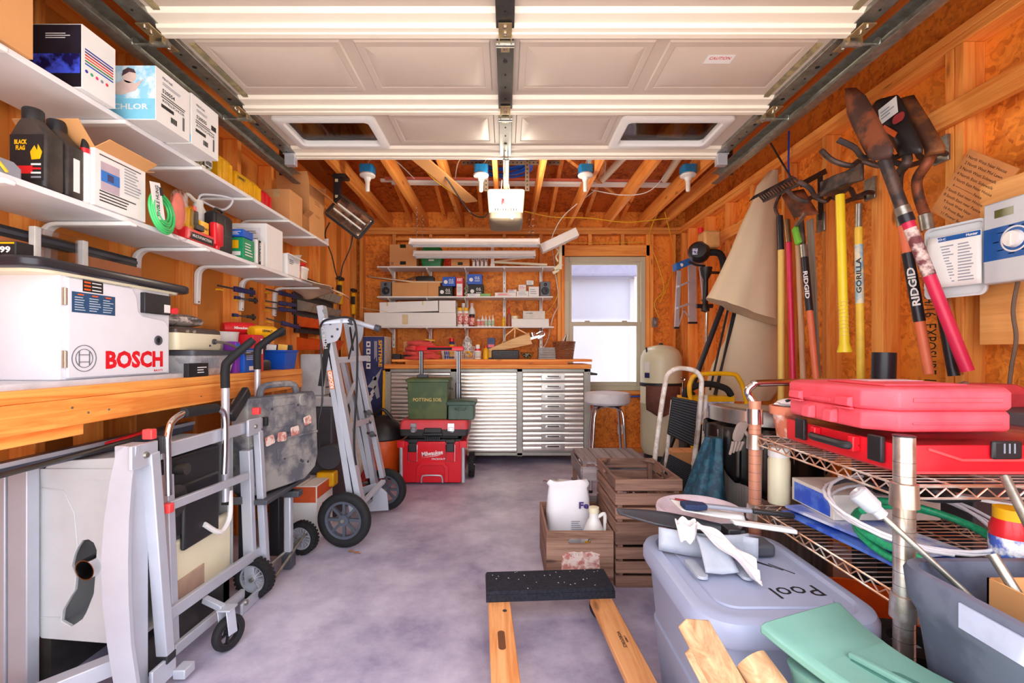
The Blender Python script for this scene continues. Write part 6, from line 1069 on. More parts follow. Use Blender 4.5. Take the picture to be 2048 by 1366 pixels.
t.text('POTTING SOIL',FY((-.64,3.7085,.685)),.235,.028,mat('gold_print',(226,196,110),.5),tb,.012)
b =B();b.obox((-.70,3.83,.872),(.09,.06,.026));single('power_pack',b,dgry,'small dark block lying on the potting soil tin lid','block',bev=.004)
t =T('green_tin','smaller dark green tin box with a lid handle beside the potting soil tin','tin',(-.365,3.78,.5235));b =B();b.box((-.470,3.69,.5235),(-.262,3.90,.645));tb =t.part('tin_body',b,gb,bev=.006);b =B();b.rl([(.6455,.120,.118,.01),(.668,.120,.118,.01),(.676,.108,.108,.012)],(-.366,3.795));t.part('lid',b,gb);b =B();b.tube(cr([(-.41,3.69,.615),(-.40,3.67,.61),(-.34,3.67,.61),(-.33,3.69,.615)],4),.006,6);t.part('handle',b,gb,tb)
# ---------------------------------------------------------------- bar stool
t =T('bar_stool','chrome bar stool with a round pale grey padded seat beside the steel cabinet','stool',(.80,3.60,0));sx,sy =.80,3.60
b =B();b.lathe([(0,.665),(.165,.665),(.178,.68),(.180,.735),(.170,.752),(.12,.758),(0,.758)],(sx,sy,0),36);t.part('seat',b,mat('stool_vinyl',(206,202,206),.5));b =B();b.lathe([(0,.650),(.12,.650),(.12,.664),(0,.664)],(sx,sy,0),24);t.part('seat_ring',b,dsteel)
for k in range(4):
    a =math.radians(40+90*k);c,s =math.cos(a),math.sin(a);b =B();b.tube(cr([(sx+c*.03,sy+s*.03,.643),(sx+c*.10,sy+s*.10,.638),(sx+c*.145,sy+s*.145,.60),(sx+c*.165,sy+s*.165,.45),(sx+c*.20,sy+s*.20,.012)],5),.0115,10);lg =t.part('leg',b,chrome);b =B();b.cyl((sx+c*.201,sy+s*.201,0),(sx+c*.201,sy+s*.201,.02),.015,n=12);t.part('foot_cap',b,blk,lg)
b =B();b.torus((sx,sy,.24),(0,0,1),.20,.009,36,8);b2 =B();b2.torus((sx,sy,.215),(0,0,1),.215,.009,36,8);t.part('foot_ring',b,chrome);t.part('foot_ring',b2,chrome)
# ---------------------------------------------------------------- pressure tank
t =T('pressure_tank','tall cream water pressure tank with a black strap, right of the window','tank',(1.56,4.58,0));tx,ty =1.56,4.58
b =B();b.lathe([(0,.06),(.17,.06),(.197,.12),(.2,.18),(.2,.555),(.203,.56),(.203,.575),(.2,.58),(.2,.98),(.195,1.03),(.17,1.09),(.11,1.13),(.03,1.145),(0,1.146)],(tx,ty,0),40);tk =t.part('tank_shell',b,mat('tank_cream',(226,222,190),.35,amt=.02));b =B();b.lathe([(.15,0),(.16,.0),(.165,.09),(.15,.09),(.15,0)],(tx,ty,0),32,cap=False);t.part('base_skirt',b,blk)
b =B();b.lathe([(0,1.144),(.022,1.144),(.018,1.165),(0,1.167)],(tx,ty,0),14);b.cyl((tx-.16,ty-.06,1.07),(tx-.17,ty-.07,1.12),.008);t.part('air_valve',b,blk);b =B();b.lathe([(.2015,.735),(.206,.74),(.206,.765),(.2015,.77)],(tx,ty,0),40,cap=False);t.part('strap',b,blk,solid=.003)
t.patch(face((tx-.172,ty-.105,.93),(.53,-.85,0),(0,0,1)),.06,.10,paper,tk);t.patch(face((tx-.173,ty-.107,.845),(.53,-.85,0),(0,0,1)),.06,.05,navy,tk)
b =B()
def apron(u,v):
    a =math.radians(-150+95*u);r =.212+.02*v+.012*math.sin(u*14+v*3)*v;return (tx+r*math.cos(a)*(1-.1*v),ty+r*math.sin(a),.745-(.30*v*(1-.5*abs(u-.42)))+.0*u)
b.grid(apron,22,14);single('hanging_apron',b,mat('brown_leather',(120,72,58),.6,kind='dirty',col2=(96,56,46),scale=8),'worn brown leather apron hanging on the cream tank strap','apron',solid=.003)
# ---------------------------------------------------------------- step stool
sw_ =mat('worn_white_paint',(232,226,220),.45,kind='dirty',col2=(206,190,176),scale=25)
t =T('step_stool','folded white two-step stool with black ribbed treads beside the teal bag','step stool',(1.03,2.62,0));d =2.62
lp =[P(1296,1040,d),P(1303,980,d),P(1318,850,d),P(1330,770,d),P(1337,748,d),P(1355,737,d),P(1385,740,d),P(1400,752,d),P(1403,775,d),P(1396,860,d),P(1384,960,d),P(1378,1040,d)]
lp[0].z =lp[-1].z =.012
b =B();b.tube(cr(lp,5),.014,10);t.part('hoop_frame',b,sw_);b =B();b.tube([P(1412,790,d+.03),P(1400,1000,d+.08),V((P(1396,1000,d+.1).x,d+.1,.012))],.011,8);b.tube([P(1345,800,d+.05),V((P(1318,1000,d+.1).x,d+.1,.012))],.011,8);t.part('rear_leg',b,sw_)
for (c0,c1,c2,c3,nm) in (((1343,794),(1393,803),(1385,893),(1333,868),'tread'),((1337,908),(1381,930),(1378,990),(1325,960),'tread')):
    q =[P(c0[0],c0[1],d-.02),P(c1[0],c1[1],d-.02),P(c2[0],c2[1],d-.06),P(c3[0],c3[1],d-.06)];b =B();b.prism(q,(0,-.02,.005));tr =t.part(nm,b,rub,bev=.006)
    b =B()
    for k in range(16):u =(k+.5)/16;b.beam(q[0].lerp(q[3],u)+V((.004,-.023,.005)),q[1].lerp(q[2],u)+V((-.004,-.023,.005)),.004,.004,(0,1,0))
    t.part('tread_rib',b,dgry,tr,stuff=True)
t =T('spanner','combination spanner hanging on the umbrella crank','spanner',P(1365,800,3.18));b =B();b.torus(P(1366,758,3.18),(0,1,0),.012,.004,16,6);b.beam(P(1366,764,3.18),P(1365,786,3.18),.008,.005);b.torus(P(1365,790,3.18),(0,1,0),.011,.004,10,6,0,270);t.part('shaft',b,chrome)
# ---------------------------------------------------------------- hand truck + yellow unit
t =T('hand_truck','yellow tubular hand truck handle rising behind the white step stool','hand truck',(1.36,3.0,0));d =3.0
b =B();pts =[P(1386,900,d),P(1385,830,d),P(1379,785,d),P(1382,762,d),P(1398,749,d),P(1462,748,d),P(1478,758,d),P(1490,790,d),P(1500,860,d),P(1503,930,d)];pts[0].z =pts[-1].z =.10;b.tube(cr(pts,5),.015,10);t.part('tube_frame',b,yel)
b =B();b.box((1.20,2.93,.02),(1.60,3.0,.028));t.part('toe_plate',b,yel)
for x in (1.17,1.66):wheel(t,(x,3.1,.10),(1,0,0),.10,.04,6,rimm=white)
b =B();b.cyl((1.17,3.1,.10),(1.66,3.1,.10),.01);b.beam((1.25,3.0,.10),(1.25,3.1,.10),.02,.02);b.beam((1.58,3.0,.10),(1.58,3.1,.10),.02,.02);t.part('axle',b,galv)
t =T('yellow_machine','yellow and white boxed machine with a thick black hose behind the step stool','machine',(1.34,3.3,0));b =B();x0,x1 =1.20,1.52;b.box((x0,3.05,.115),(x1,3.17,.60));t.part('housing',b,blk,bev=.01);b =B();b.box((x0-.005,3.045,.601),(x1+.005,3.172,.74));hp_ =t.part('label_housing',b,mat('machine_label',(226,226,236),.5,kind='dirty',col2=(150,160,210),scale=20));b =B();b.box((x0-.007,3.04,.741),(x1+.007,3.174,.775));b.box((x0-.007,3.04,.590),(x1+.007,3.174,.60));t.part('yellow_band',b,yel);b =B();b.tube(cr([(x0-.0,3.05,.77),(x0+.02,3.05,.82),(x0+.14,3.05,.86),(x0+.27,3.05,.83),(x0+.31,3.05,.78)],5),.022,10);t.part('hose',b,rub)
b =B();b.box((1.22,2.80,.0),(1.36,2.88,.42));t =carton('brown_carton','narrow brown carton standing on the floor behind the lower step tread',(1.02,2.78,0),(1.18,2.92,.46),card)
# ---------------------------------------------------------------- crates
cw =mat('weathered_wood_x',(156,118,100),.75,kind='wood',col2=(104,74,62),axis=0);cwy =mat('weathered_wood_y',(150,112,96),.75,kind='wood',col2=(98,70,58),axis=1);cwz =mat('weathered_wood_z',(150,112,96),.75,kind='wood',col2=(98,70,58),axis=2)
cg =mat('grey_weathered_y',(150,138,140),.75,kind='wood',col2=(112,100,102),axis=1);cgx =mat('grey_weathered_x',(158,146,148),.75,kind='wood',col2=(116,104,106),axis=0)
def slat_crate(name,label,x0,y0,z0,w,l,h,mx_,my_,mz_,up=True,nsl=4):
    t =T(name,label,'crate',(x0+w/2,y0+l/2,z0));th =.012
    for x in (x0+th,x0+w-th-.022):
        for y in (y0+th,y0+l-th-.022):b =B();b.box((x,y,z0+.002),(x+.022,y+.022,z0+h-.004));t.part('corner_post',b,mz_)
    sh =h/(nsl+ (nsl-1)*.28)
    for k in range(nsl):
        za =z0+k*sh*1.28;zb =za+sh
        if k == nsl-1 and up:   # top rails broad, with hand holes at the long sides
            for x in (x0,x0+w-th):
                for ya,yb,z_,zz in ((y0+th,y0+l*.38,za,zb),(y0+l*.62,y0+l-th,za,zb),(y0+l*.38,y0+l*.62,za,za+sh*.3),(y0+l*.38,y0+l*.62,zb-sh*.25,zb)):b =B();b.box((x,ya,z_),(x+th,yb,zz));t.part('slat',b,my_)
        else:
            for x in (x0,x0+w-th):b =B();b.box((x,y0+th,za),(x+th,y0+l-th,zb));t.part('slat',b,my_,bev=.001)
        for y in (y0,y0+l-th):b =B();b.box((x0,y,za),(x0+w,y+th,zb));t.part('slat',b,mx_,bev=.001)
    if up:
        for s,y in ((1,y0+.012),(-1,y0+l-.012)):
            for r_,x in ((1,x0+.012),(-1,x0+w-.012)):b =B();b.prism([(x,y,z0+h),(x+r_*.06,y,z0+h),(x,y+s*.06,z0+h)],(0,0,-.012));t.part('corner_gusset',b,my_)
    for k in range(4):b =B();b.box((x0+th,y0+th+.005+k*(l-2*th)/4,z0+.001),(x0+w-th,y0+th+(k+.85)*(l-2*th)/4,z0+.010));t.part('bottom_slat',b,mx_)
    return t
slat_crate('slatted_crate','brown slatted wooden crate on the floor, lower of the two stacked',.50,2.07,0,.305,.425,.246,cw,cwy,cwz,up=False)
slat_crate('slatted_crate','brown slatted wooden crate with hand holes, upper of the two stacked',.497,2.065,.247,.305,.425,.246,cw,cwy,cwz)
t =T('upturned_crate','greyed upturned wooden crate behind the two stacked slatted crates','crate',(.62,2.78,0));x0,x1,ya,yb =.425,.80,2.53,2.90
for k in range(4):b =B();b.box((x0+k*(x1-x0)/4+.002,ya,.448),(x0+(k+1)*(x1-x0)/4-.002,yb,.462));t.part('top_board',b,cg,bev=.001)
for x,y in ((x0,ya),(x1-.025,ya),(x0,yb-.025),(x1-.025,yb-.025)):b =B();b.box((x,y,0),(x+.025,y+.025,.4475));t.part('post',b,cwz)
for z in (.05,.20,.36):
    for x in (x0-.010,x1):b =B();b.box((x,ya,z),(x+.010,yb,z+.075));t.part('slat',b,cg)
    b =B();b.box((x0,ya-.010,z),(x1,ya-.0,z+.075));t.part('slat',b,cgx)
t =T('apple_crate','low open wooden crate with a torn paper label, holding the white bag and jug','crate',(.34,2.29,0));x0,x1,ya,yb =.185,.492,2.08,2.50
dm =mat('dirty_plank',(166,130,110),.75,kind='wood',col2=(104,68,52),axis=0)
# front board with hand hole
b =B();xc =(x0+x1)/2-.002;zh =.205;hw,hh =.052,.013;z1 =.25
ho =[(xc+(hw-hh)*s+hh*math.cos(math.radians(a)),zh+hh*math.sin(math.radians(a))) for s,rng in ((1,range(-90,91,30)),(-1,range(90,271,30))) for a in rng]
n =len(ho);rect =[]
for (hx_,hz_) in ho:
    dx,dz =hx_-xc,hz_-zh;s =min(((x1-xc) if dx > 0 else (xc-x0))/max(abs(dx),1e-6),((z1-zh) if dz > 0 else (zh-.0))/max(abs(dz),1e-6));rect.append((xc+dx*s,zh+dz*s))
import bisect
corners =[(x1,0),(x1,z1),(x0,z1),(x0,0)]
def near(c):return min(range(n),key=lambda i:(math.atan2(rect[i][1]-zh,rect[i][0]-xc)-math.atan2(c[1]-zh,c[0]-xc))**2)
for c in corners:rect[near(c)] =c
b.loft([[(x,ya,z) for x,z in rect],[(x,ya,z) for x,z in ho],[(x,ya+.016,z) for x,z in ho],[(x,ya+.016,z) for x,z in rect]],cap=False,close=True);fb =t.part('end_board',b,dm)
b =B();b.box((x0,yb-.016,0),(x1,yb,.25));t.part('end_board',b,dm)
for x in (x0,x1-.010):
    for k in range(3):b =B();b.box((x,ya+.0162,.004+k*.083),(x+.010,yb-.0162,.004+k*.083+.078));t.part('side_board',b,cwy,bev=.001)
b =B();b.box((x0+.01,ya+.0162,.004),(x1-.01,yb-.0162,.012));t.part('bottom_board',b,cw)
b =B();rg =random.Random(9);pts =[]
for k in range(30):
    a =2*math.pi*k/30;c,s =math.cos(a),math.sin(a);m_ =max(abs(c)/.09,abs(s)/.052);r =1/m_*(1-.12*rg.random());pts.append((xc+.005+c*r,ya-.0012,.108+s*r))
b.prism(pts,(0,.0011,0));lb =t.part('torn_label',b,mat('torn_label'),fb);t.text('ATE',FY((xc-.02,ya-.0013,.148)),.05,.012,mat('faded_print',(196,180,176),.6),lb,.02)
t =T('white_sack','full white plastic sack with a purple F logo standing in the low crate','sack',(.32,2.38,.0125))
b =B();R_ =[]
for z,hx_,hy_ in ((.014,.105,.06),(.05,.115,.075),(.20,.115,.075),(.32,.108,.06),(.37,.10,.035),(.385,.112,.02),(.40,.10,.012)):
    R_.append([(.325+hx_*(abs(math.cos(a))**.55)*(1 if math.cos(a) > 0 else -1)*(1+.02*math.sin(5*a+z*30)),2.385+hy_*(abs(math.sin(a))**.6)*(1 if math.sin(a) > 0 else -1)*(1+.05*math.sin(3*a+z*40)),z+.006*math.sin(4*a)*(z > .3)) for a in (2*math.pi*k/32 for k in range(32))])
b.loft(R_);sk =t.part('sack_body',b,mat('sack_white',(236,234,240),.5,amt=.03,bump=.2),sm=60);t.text('Fe',FY((.395,2.306,.295)),.05,.035,mat('sack_purple',(60,40,120),.5),sk,.04);lines(t,FY((.36,2.304,.19)),.06,.06,6,gry,sk)
t =T('white_jug','white jug with hand written black letters and a yellow sticker in the low crate','jug',(.425,2.20,.0125));jc =(.425,2.20,.0125)
b =B();b.lathe([(0,0),(.058,0),(.064,.01),(.062,.14),(.055,.18),(.03,.245),(.022,.26),(.022,.285),(0,.285)],jc,28);jb =t.part('jug_body',b,white,sm=60);b =B();b.lathe([(0,.285),(.025,.285),(.025,.31),(0,.312)],jc,18);t.part('cap',b,cream);b =B();b.tube(cr([(.445,2.20,.275),(.475,2.20,.29),(.479,2.20,.25),(.478,2.20,.19),(.474,2.20,.15)],5),.009,8);t.part('handle',b,white,jb)
t.text('Acreto',face((.425,2.128,.195),(1,0,-.15),(.1,.25,1)),.085,.03,ink,jb,.01);t.text('Builder',face((.425,2.1335,.150),(1,0,-.25),(.2,0,1)),.09,.028,ink,jb,.01);b =B(face((.385,2.135,.17),(1,-.5,0),(0,0,1)));b.rl([(.0,.014,.014,.005),(.001,.014,.014,.005)]);t.part('yellow_sticker',b,yel,jb)
# ---------------------------------------------------------------- furniture dolly
t =T('furniture_dolly','wooden furniture dolly with a black carpeted crossbar in the centre foreground','dolly',(.18,1.5,0),0)
th =-.05;Rz =lambda x,y:(.19+(x-.19)*math.cos(th)-(y-1.5)*math.sin(th),1.5+(x-.19)*math.sin(th)+(y-1.5)*math.cos(th))
dw_ =mat('dolly_hardwood',(236,170,112),.5,kind='wood',col2=(206,130,70),axis=1)
DM =Fr((.205,1.44,0),.06)
for y,yo in ((.39,0),(-.36,0)):
    b =B(DM);b.box((-.262,y-.075,.118),(.235,y+.075,.140));bar =t.part('crossbar',b,dw_)
    b =B(DM);b.rl([(.1405,.250,.078,.006),(.150,.250,.080,.008),(.158,.247,.077,.008)],(-.013,y));b.box((-.263,y-.082,.118),(.237,y-.0755,.145));t.part('carpet_pad',b,mat('black_carpet',(34,36,48),.95,kind='dirty',col2=(22,24,34),scale=90,bump=.5),bar)
    b =B(DM);rg =random.Random(3)
    for k in range(26):xx,yy =rg.uniform(-.24,.22),rg.uniform(-.07,.07);b.obox((xx,y+yy,.1590),(.005,.0015,.001),(0,0,rg.uniform(0,3)))
    t.part('lint_fleck',b,paper,bar,stuff=True)
    for x in (-.215,.19):
        wheel_c =DM @ V((x,y-.01,.042));wheel(t,wheel_c,(.8,.6,0),.042,.024,5,rimm=gry);b =B(DM);b.box((x-.03,y-.035,.106),(x+.03,y+.025,.1175));b.beam((x-.022,y-.01,.045),(x-.022,y-.01,.106),.003,.03,(0,1,0));b.beam((x+.022,y-.01,.045),(x+.022,y-.01,.106),.003,.03,(0,1,0));t.part('caster_fork',b,galv)
for x in (-.215,.180):
    b =B(DM);b.box((x-.040,-.43,.092),(x+.045,.32,.1175));bar =t.part('long_bar',b,dw_,bev=.003)
    if x < 0:
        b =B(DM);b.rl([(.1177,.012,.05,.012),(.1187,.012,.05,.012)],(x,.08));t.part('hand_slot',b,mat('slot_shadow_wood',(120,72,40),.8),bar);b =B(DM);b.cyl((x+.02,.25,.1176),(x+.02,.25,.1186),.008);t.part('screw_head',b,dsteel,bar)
    else:t.text('WORKFORCE',DM @ face((x+.003,.06,.1178),(0,-1,0),(1,0,0)),.085,.012,ink,bar,.02);t.text('LUMBER',DM @ face((x+.018,.06,.1178),(0,-1,0),(1,0,0)),.035,.007,ink,bar,.02)
# ---------------------------------------------------------------- pale bucket, tote and what lies on it
t =T('pail','pale pink round pail with a red rim band standing behind the grey tote','bucket',(.735,1.735,0));pc =(.735,1.735,0)
b =B();b.lathe([(0,0),(.11,0),(.135,.36),(.135,.40)],pc,36,cap=False);bb =t.part('pail_body',b,blue,solid=.003);b =B();b.lathe([(.137,.40),(.142,.41),(.142,.432),(.136,.435)],pc,36,cap=False);t.part('red_band',b,mat('band_red',(240,70,40),.4),bb,solid=.002);b =B();b.lathe([(0,.455),(.12,.45),(.145,.478),(.152,.480),(.155,.47),(.148,.436),(.13,.434)],pc,40,cap=False);t.part('lid',b,mat('pale_pink',(232,214,226),.4),solid=.003)
tg =mat('tote_grey',(148,158,186),.42,amt=.04,scale=4);tl =mat('tote_lid_grey',(160,168,196),.4,amt=.04,scale=4)
t =T('storage_tote','large grey-blue plastic tote marked Pool on its lid, right foreground','tote',(.667,1.285,0));tc =(.667,1.285)
b =B();b.rl([(0,.165,.205,.05),(.02,.172,.212,.06),(.22,.192,.236,.07),(.225,.187,.231,.07),(.38,.202,.246,.08),(.40,.214,.258,.09)],tc,8);t.part('tote_body',b,tg,bev=0);b =B();b.rl([(.400,.219,.262,.09),(.412,.224,.267,.095),(.44,.224,.267,.095),(.455,.217,.260,.09),(.461,.205,.248,.085),(.4605,.19,.233,.08),(.452,.183,.226,.075)],tc,8);ld =t.part('lid',b,tl)
b =B();b.rl([(.4525,.15,.19,.05),(.457,.147,.187,.05)],(tc[0],tc[1]),8);t.part('lid_panel',b,tl,ld)
t.text('Pool',face((.745,1.165,.4572),(-1,-.12,0),(.12,-1,0)),.125,.052,ink,ld,.004);b =B()
for k in range(3):b.beam((.70+.03*k,1.36-.02*k,.4573),(.76+.02*k,1.30-.02*k,.4573),.004,.0008)
t.part('marker_scrawl',b,ink,ld)
b =B();b.box((.655,1.006,.30),(.70,1.010,.36))
t =T('dustpan','black plastic scoop lying on the tote under the white brush','scoop',(.62,1.50,.462));b =B()
def scoop(u,v):x =.375+.36*u;y =1.50+.085*(v-.5)*(.5+1.2*math.sin(math.pi*min(1,u*1.1)))-.10*u+.02;z =.470+.050*(1-u)**1.3+.12*abs(v-.5)**2*(.3+u)+ .012;return (x,y,z)
b.grid(scoop,16,10);t.part('pan',b,dgry,solid=.004,sm=60);b =B();b.box((.70,1.345,.462),(.80,1.42,.50));t.part('handle',b,dgry,bev=.01)
t =T('white_dustpan','white dustpan with a long handle lying across the black scoop','dustpan',(.70,1.45,.52));b =B()
def wp(u,v):x =.56+.19*u;y =1.50+.11*(v-.5)*(1-.75*u**2)-.06*u;z =.555+.012*math.sin(math.pi*v)-.012*u+.06*abs(v-.5)**2*(1-u);return (x,y,z)
b.grid(wp,14,8);t.part('pan',b,white,solid=.004,sm=60);b =B();b.loft([[V((.70+.17*u,1.41-.04*u,.545-.012*u))+V((0,.014*s*(1-.2*u+.3*u*u),.007*q)) for s,q in ((-1,-1),(1,-1),(1,1),(-1,1))] for u in (0,.25,.5,.75,1)]);t.part('handle',b,white,bev=.004);b =B();b.beam((.575,1.55,.572),(.70,1.49,.566),.006,.004);t.part('edge_strip',b,dred)
t =T('dust_brush','dust brush with dark blue bristles and a black handle beside the white dustpan','brush',(.66,1.42,.55));b =B();b.loft([[V((x,y,z)) for x,y,z in ((x0_,1.455-w_-.15*(x0_-.58),.572),(x0_,1.455+w_-.15*(x0_-.58),.572),(x0_,1.455+w_-.15*(x0_-.58),.590),(x0_,1.455-w_-.15*(x0_-.58),.590))] for x0_,w_ in ((.565,.024),(.60,.026),(.635,.016))]);t.part('bristles',b,mat('bristle_navy',(36,52,92),.8),bev=.004);b =B();b.beam((.635,1.447,.583),(.77,1.425,.574),.022,.012);t.part('ferrule',b,gry,bev=.004);b =B();b.beam((.771,1.425,.574),(.89,1.405,.566),.022,.014);t.part('handle',b,blk,bev=.005)
t =T('gutter_bracket','grey moulded plastic bracket with curved wings lying on the tote lid','bracket',(.60,1.33,.462));gp =mat('bracket_grey',(176,182,196),.45)
b =B();b.grid(lambda u,v:(.470+.25*u*(1-.0),1.40-.085*math.sin(math.pi*u*.62)+.03*u,.463+.07*v),16,3);t.part('curved_wall',b,gp,solid=.006,sm=60)
b =B();b.grid(lambda u,v:(.555+.06*u+.03*(v)*(u-.5),1.33-.10*v,.530-.060*v**1.5+.010*abs(u-.5)),8,8);t.part('spout_tongue',b,gp,solid=.006,sm=60);b =B();b.cyl((.588,1.30,.524),(.588,1.301,.528),.010)
b =B();b.rl([(.4625,.016,.055,.015),(.470,.015,.054,.015)],(.530,1.27));b.rl([(.4625,.016,.040,.015),(.470,.015,.039,.015)],(.650,1.25));t.part('perforated_foot',b,gp)
b =B();b.box((.66,1.35,.50),(.70,1.40,.545));t.part('black_block',b,blk,bev=.004);b =B();b.grid(lambda u,v:(.665+.07*u,1.365-.04*u,.463+.065*v),5,3);t.part('side_wall',b,gp,solid=.006)
b =B()
def cloth(u,v):
    w =.04+.05*u;x =.56+.12*u+.5*w*(v-.5);y =1.335-.11*u+w*(v-.5)*1.3;z =.562-.085*u**1.2+.009*math.sin(v*14+u*3)*(.5+u)+.007*math.sin(u*11+v*4)
    return (x,y,max(z,.464+.006*(1+math.sin(v*16))))
b.grid(cloth,26,30);b.grid(lambda u,v:(.535+.03*math.cos(2*math.pi*v)*(1-.3*u),1.352+.028*math.sin(2*math.pi*v)*(1-.3*u)-.01*u,.568-.05*u+.006*math.sin(5*2*math.pi*v)),8,24)
single('white_rag',b,mat('rag_white',(244,236,236),.9,kind='fabric'),'white rag draped over the grey plastic bracket on the tote','rag',solid=.004)
# ---------------------------------------------------------------- stainless bin, teal bag, glove
t =T('rubbish_bin','large stainless steel rubbish bin with a black liner and tilted lid behind the wire cart','rubbish bin',(1.20,2.10,0));rc =(1.20,2.10)
ssb =mat('bin_stainless',(206,196,188),.3,.7,kind='brush',col2=(160,148,140),axis=2)
b =B();b.rl([(0,.235,.20,.15),(.03,.24,.205,.16),(.72,.24,.205,.16),(.725,.236,.20,.16)],rc,8);t.part('bin_body',b,ssb);LM =Fr((rc[0]+.02,rc[1],.79),0,-.03,.05)
b =B(LM);b.rl([(-.045,.248,.212,.165),(.015,.250,.214,.167),(.02,.246,.210,.165),(.026,.225,.190,.15),(.022,.19,.155,.13)],(0,0),8);t.part('lid',b,mat('lid_steel',(190,186,182),.25,.85))
b =B()
def liner(u,v):a =2*math.pi*u;q =1+.03*math.sin(13*a)+.02*math.sin(29*a);x =.246*q*(abs(math.cos(a))**.7)*(1 if math.cos(a) > 0 else -1);y =.212*q*(abs(math.sin(a))**.7)*(1 if math.sin(a) > 0 else -1);dr =.06+.10*max(0,math.sin(a*1+3.6))**2+.015*math.sin(9*a)+.05*max(0,math.cos(a-4.6));return (rc[0]+x*(1+.02*v),rc[1]+y*(1+.02*v),.745-dr*v*1.3)
b.grid(liner,72,8);t.part('liner_bag',b,mat('black_liner',(24,22,22),.25,bump=.4),solid=.002,sm=60)
b =B()
def tb(u,v):
    a =2*math.pi*u;z =.70*(1-v)**.9;r =.03+.10*min(1,v*1.5)+.012*math.sin(5*a+v*4);return (.905-.10*v+.12*(1-v)*0+r*.9*math.cos(a),1.98+r*.9*math.sin(a)*1.1,max(.002,z))
b.loft([[tb(i/28,j/12) for i in range(28)] for j in range(13)]);single('teal_bag',b,mat('teal_tarp',(30,84,104),.6,kind='dirty',col2=(18,56,78),scale=40,bump=.5),'teal woven tarpaulin bag slumped against the stainless bin','bag',sm=60)
t =T('work_glove','grey work glove hanging over the rim at the left of the stainless bin','glove',(.94,1.90,.50));gm =mat('glove_grey',(172,156,148),.85);SG =lambda v:V((.955,1.858,.79))+(v-V((.955,1.872,.745)))*.62;b =B();b.loft([[V((.955+hx_*s+ox,1.872+.014*q+.0*s,z)) for s,q in ((-1,-1),(1,-1),(1,1),(-1,1))] for z,hx_,ox in ((.60,.035,-.02),(.66,.045,-.01),(.71,.045,.015),(.745,.05,.03))]);b.v =[SG(v) for v in b.v];t.part('palm',b,gm,sub=1)
for k in range(4):b =B();x =.905+.022*k;b.tube(cr([(x+.005,1.87,.61),(x-.008-.004*k,1.865,.56),(x-.018,1.87,.525+.012*k)],3),[.011,.011,.011,.0105,.010,.009,.007],8);b.v =[SG(v) for v in b.v];t.part('finger',b,gm,sm=60)
b =B();b.tube(cr([(.985,1.87,.68),(1.01,1.865,.64),(1.012,1.87,.60)],3),[.012,.012,.012,.011,.010,.009,.007],8);b.v =[SG(v) for v in b.v];t.part('thumb',b,gm,sm=60)
# ---------------------------------------------------------------- wire cart
CZ1,CZ2 =.775,.53;cxl,cyn,cyf,cxr =.875,1.00,1.60,1.42
t =T('wire_cart','two-tier chrome wire shelving cart along the right side, rusty near the bottom','cart',(1.15,1.3,0));wm =mat('wire_zinc',(216,204,196),.32,.6,kind='dirty',col2=(196,150,124),scale=12)
pm =mat('post_chrome',(214,208,204),.3,.85,kind='dirty',col2=(186,168,154),scale=12);pr =mat('post_rusty_orange',(206,140,112),.45,.2,amt=.08)
for i,(x,y) in enumerate(((cxl,cyn),(cxl,cyf),(cxr,cyn),(cxr,cyf))):
    b =B();b.cyl((x,y,0),(x,y,.885 if y == cyn else .90),.0200,n=24);po_ =t.part('post',b,pm if y == cyn else pr,label='chrome post' if y == cyn else 'salmon rust-coloured post')
    b =B()
    for k in range(28):b.torus((x,y,.02+k*.03),(0,0,1),.0199,.0006,24,4)
    t.part('groove',b,dsteel,po_,stuff=True)
    if y == cyf:b =B();b.cyl((x,y,.82),(x,y,.872),.026,n=24);t.part('collar_cap',b,chrome,po_)
    else:b =B();b.cyl((x,y,.8855),(x,y,.888),.021,n=24);t.part('post_cap',b,blk,po_)
    for z in (CZ1,CZ2):b =B();b.lathe([(.0205,-.045),(.027,-.043),(.025,.008),(.0205,.010),(.0205,-.045)],(x,y,z),28,cap=False);t.part('shelf_collar',b,pm,po_)
for z in (CZ1,CZ2):
    b =B()
    for (p,q) in (((cxl,cyn),(cxl,cyf)),((cxl,cyn),(cxr,cyn)),((cxr,cyn),(cxr,cyf)),((cxl,cyf),(cxr,cyf))):
        p,q =V((*p,z)),V((*q,z));e =(q-p).normalized();p += e*.024;q -= e*.024;L_ =(q-p).length
        for dz in (0,-.026):b.tube([p+V((0,0,dz)),q+V((0,0,dz))],.003,6)
        n =int(L_/.022);b.tube([p+e*(L_*k/n)+V((0,0,-.004 if k % 2 else -.023)) for k in range(n+1)],.0022,5)
    rim_ =t.part('shelf_rim',b,wm)
    b =B()
    for k in range(1,24):y =cyn+k*(cyf-cyn)/24;b.tube([(cxl,y,z-.003),(cxr,y,z-.003)],.0016,4)
    for k in range(1,4):x =cxl+k*(cxr-cxl)/4;b.tube([(x,cyn,z-.006),(x,cyf,z-.006)],.0025,5)
    t.part('wire_deck',b,wm,stuff=True)
b =B();b.tube(cr([(cxl,cyf,.885),(cxl-.012,cyf+.01,.915),(cxl-.02,cyf+.01,.935),(cxl,cyf+.01,.955),(cxl+.03,cyf+.01,.962),(cxl+.30,cyf+.01,.966),(cxr-.02,cyf+.01,.96),(cxr,cyf+.01,.94),(cxr,cyf,.885)],6),.0125,10);t.part('push_handle',b,chrome)
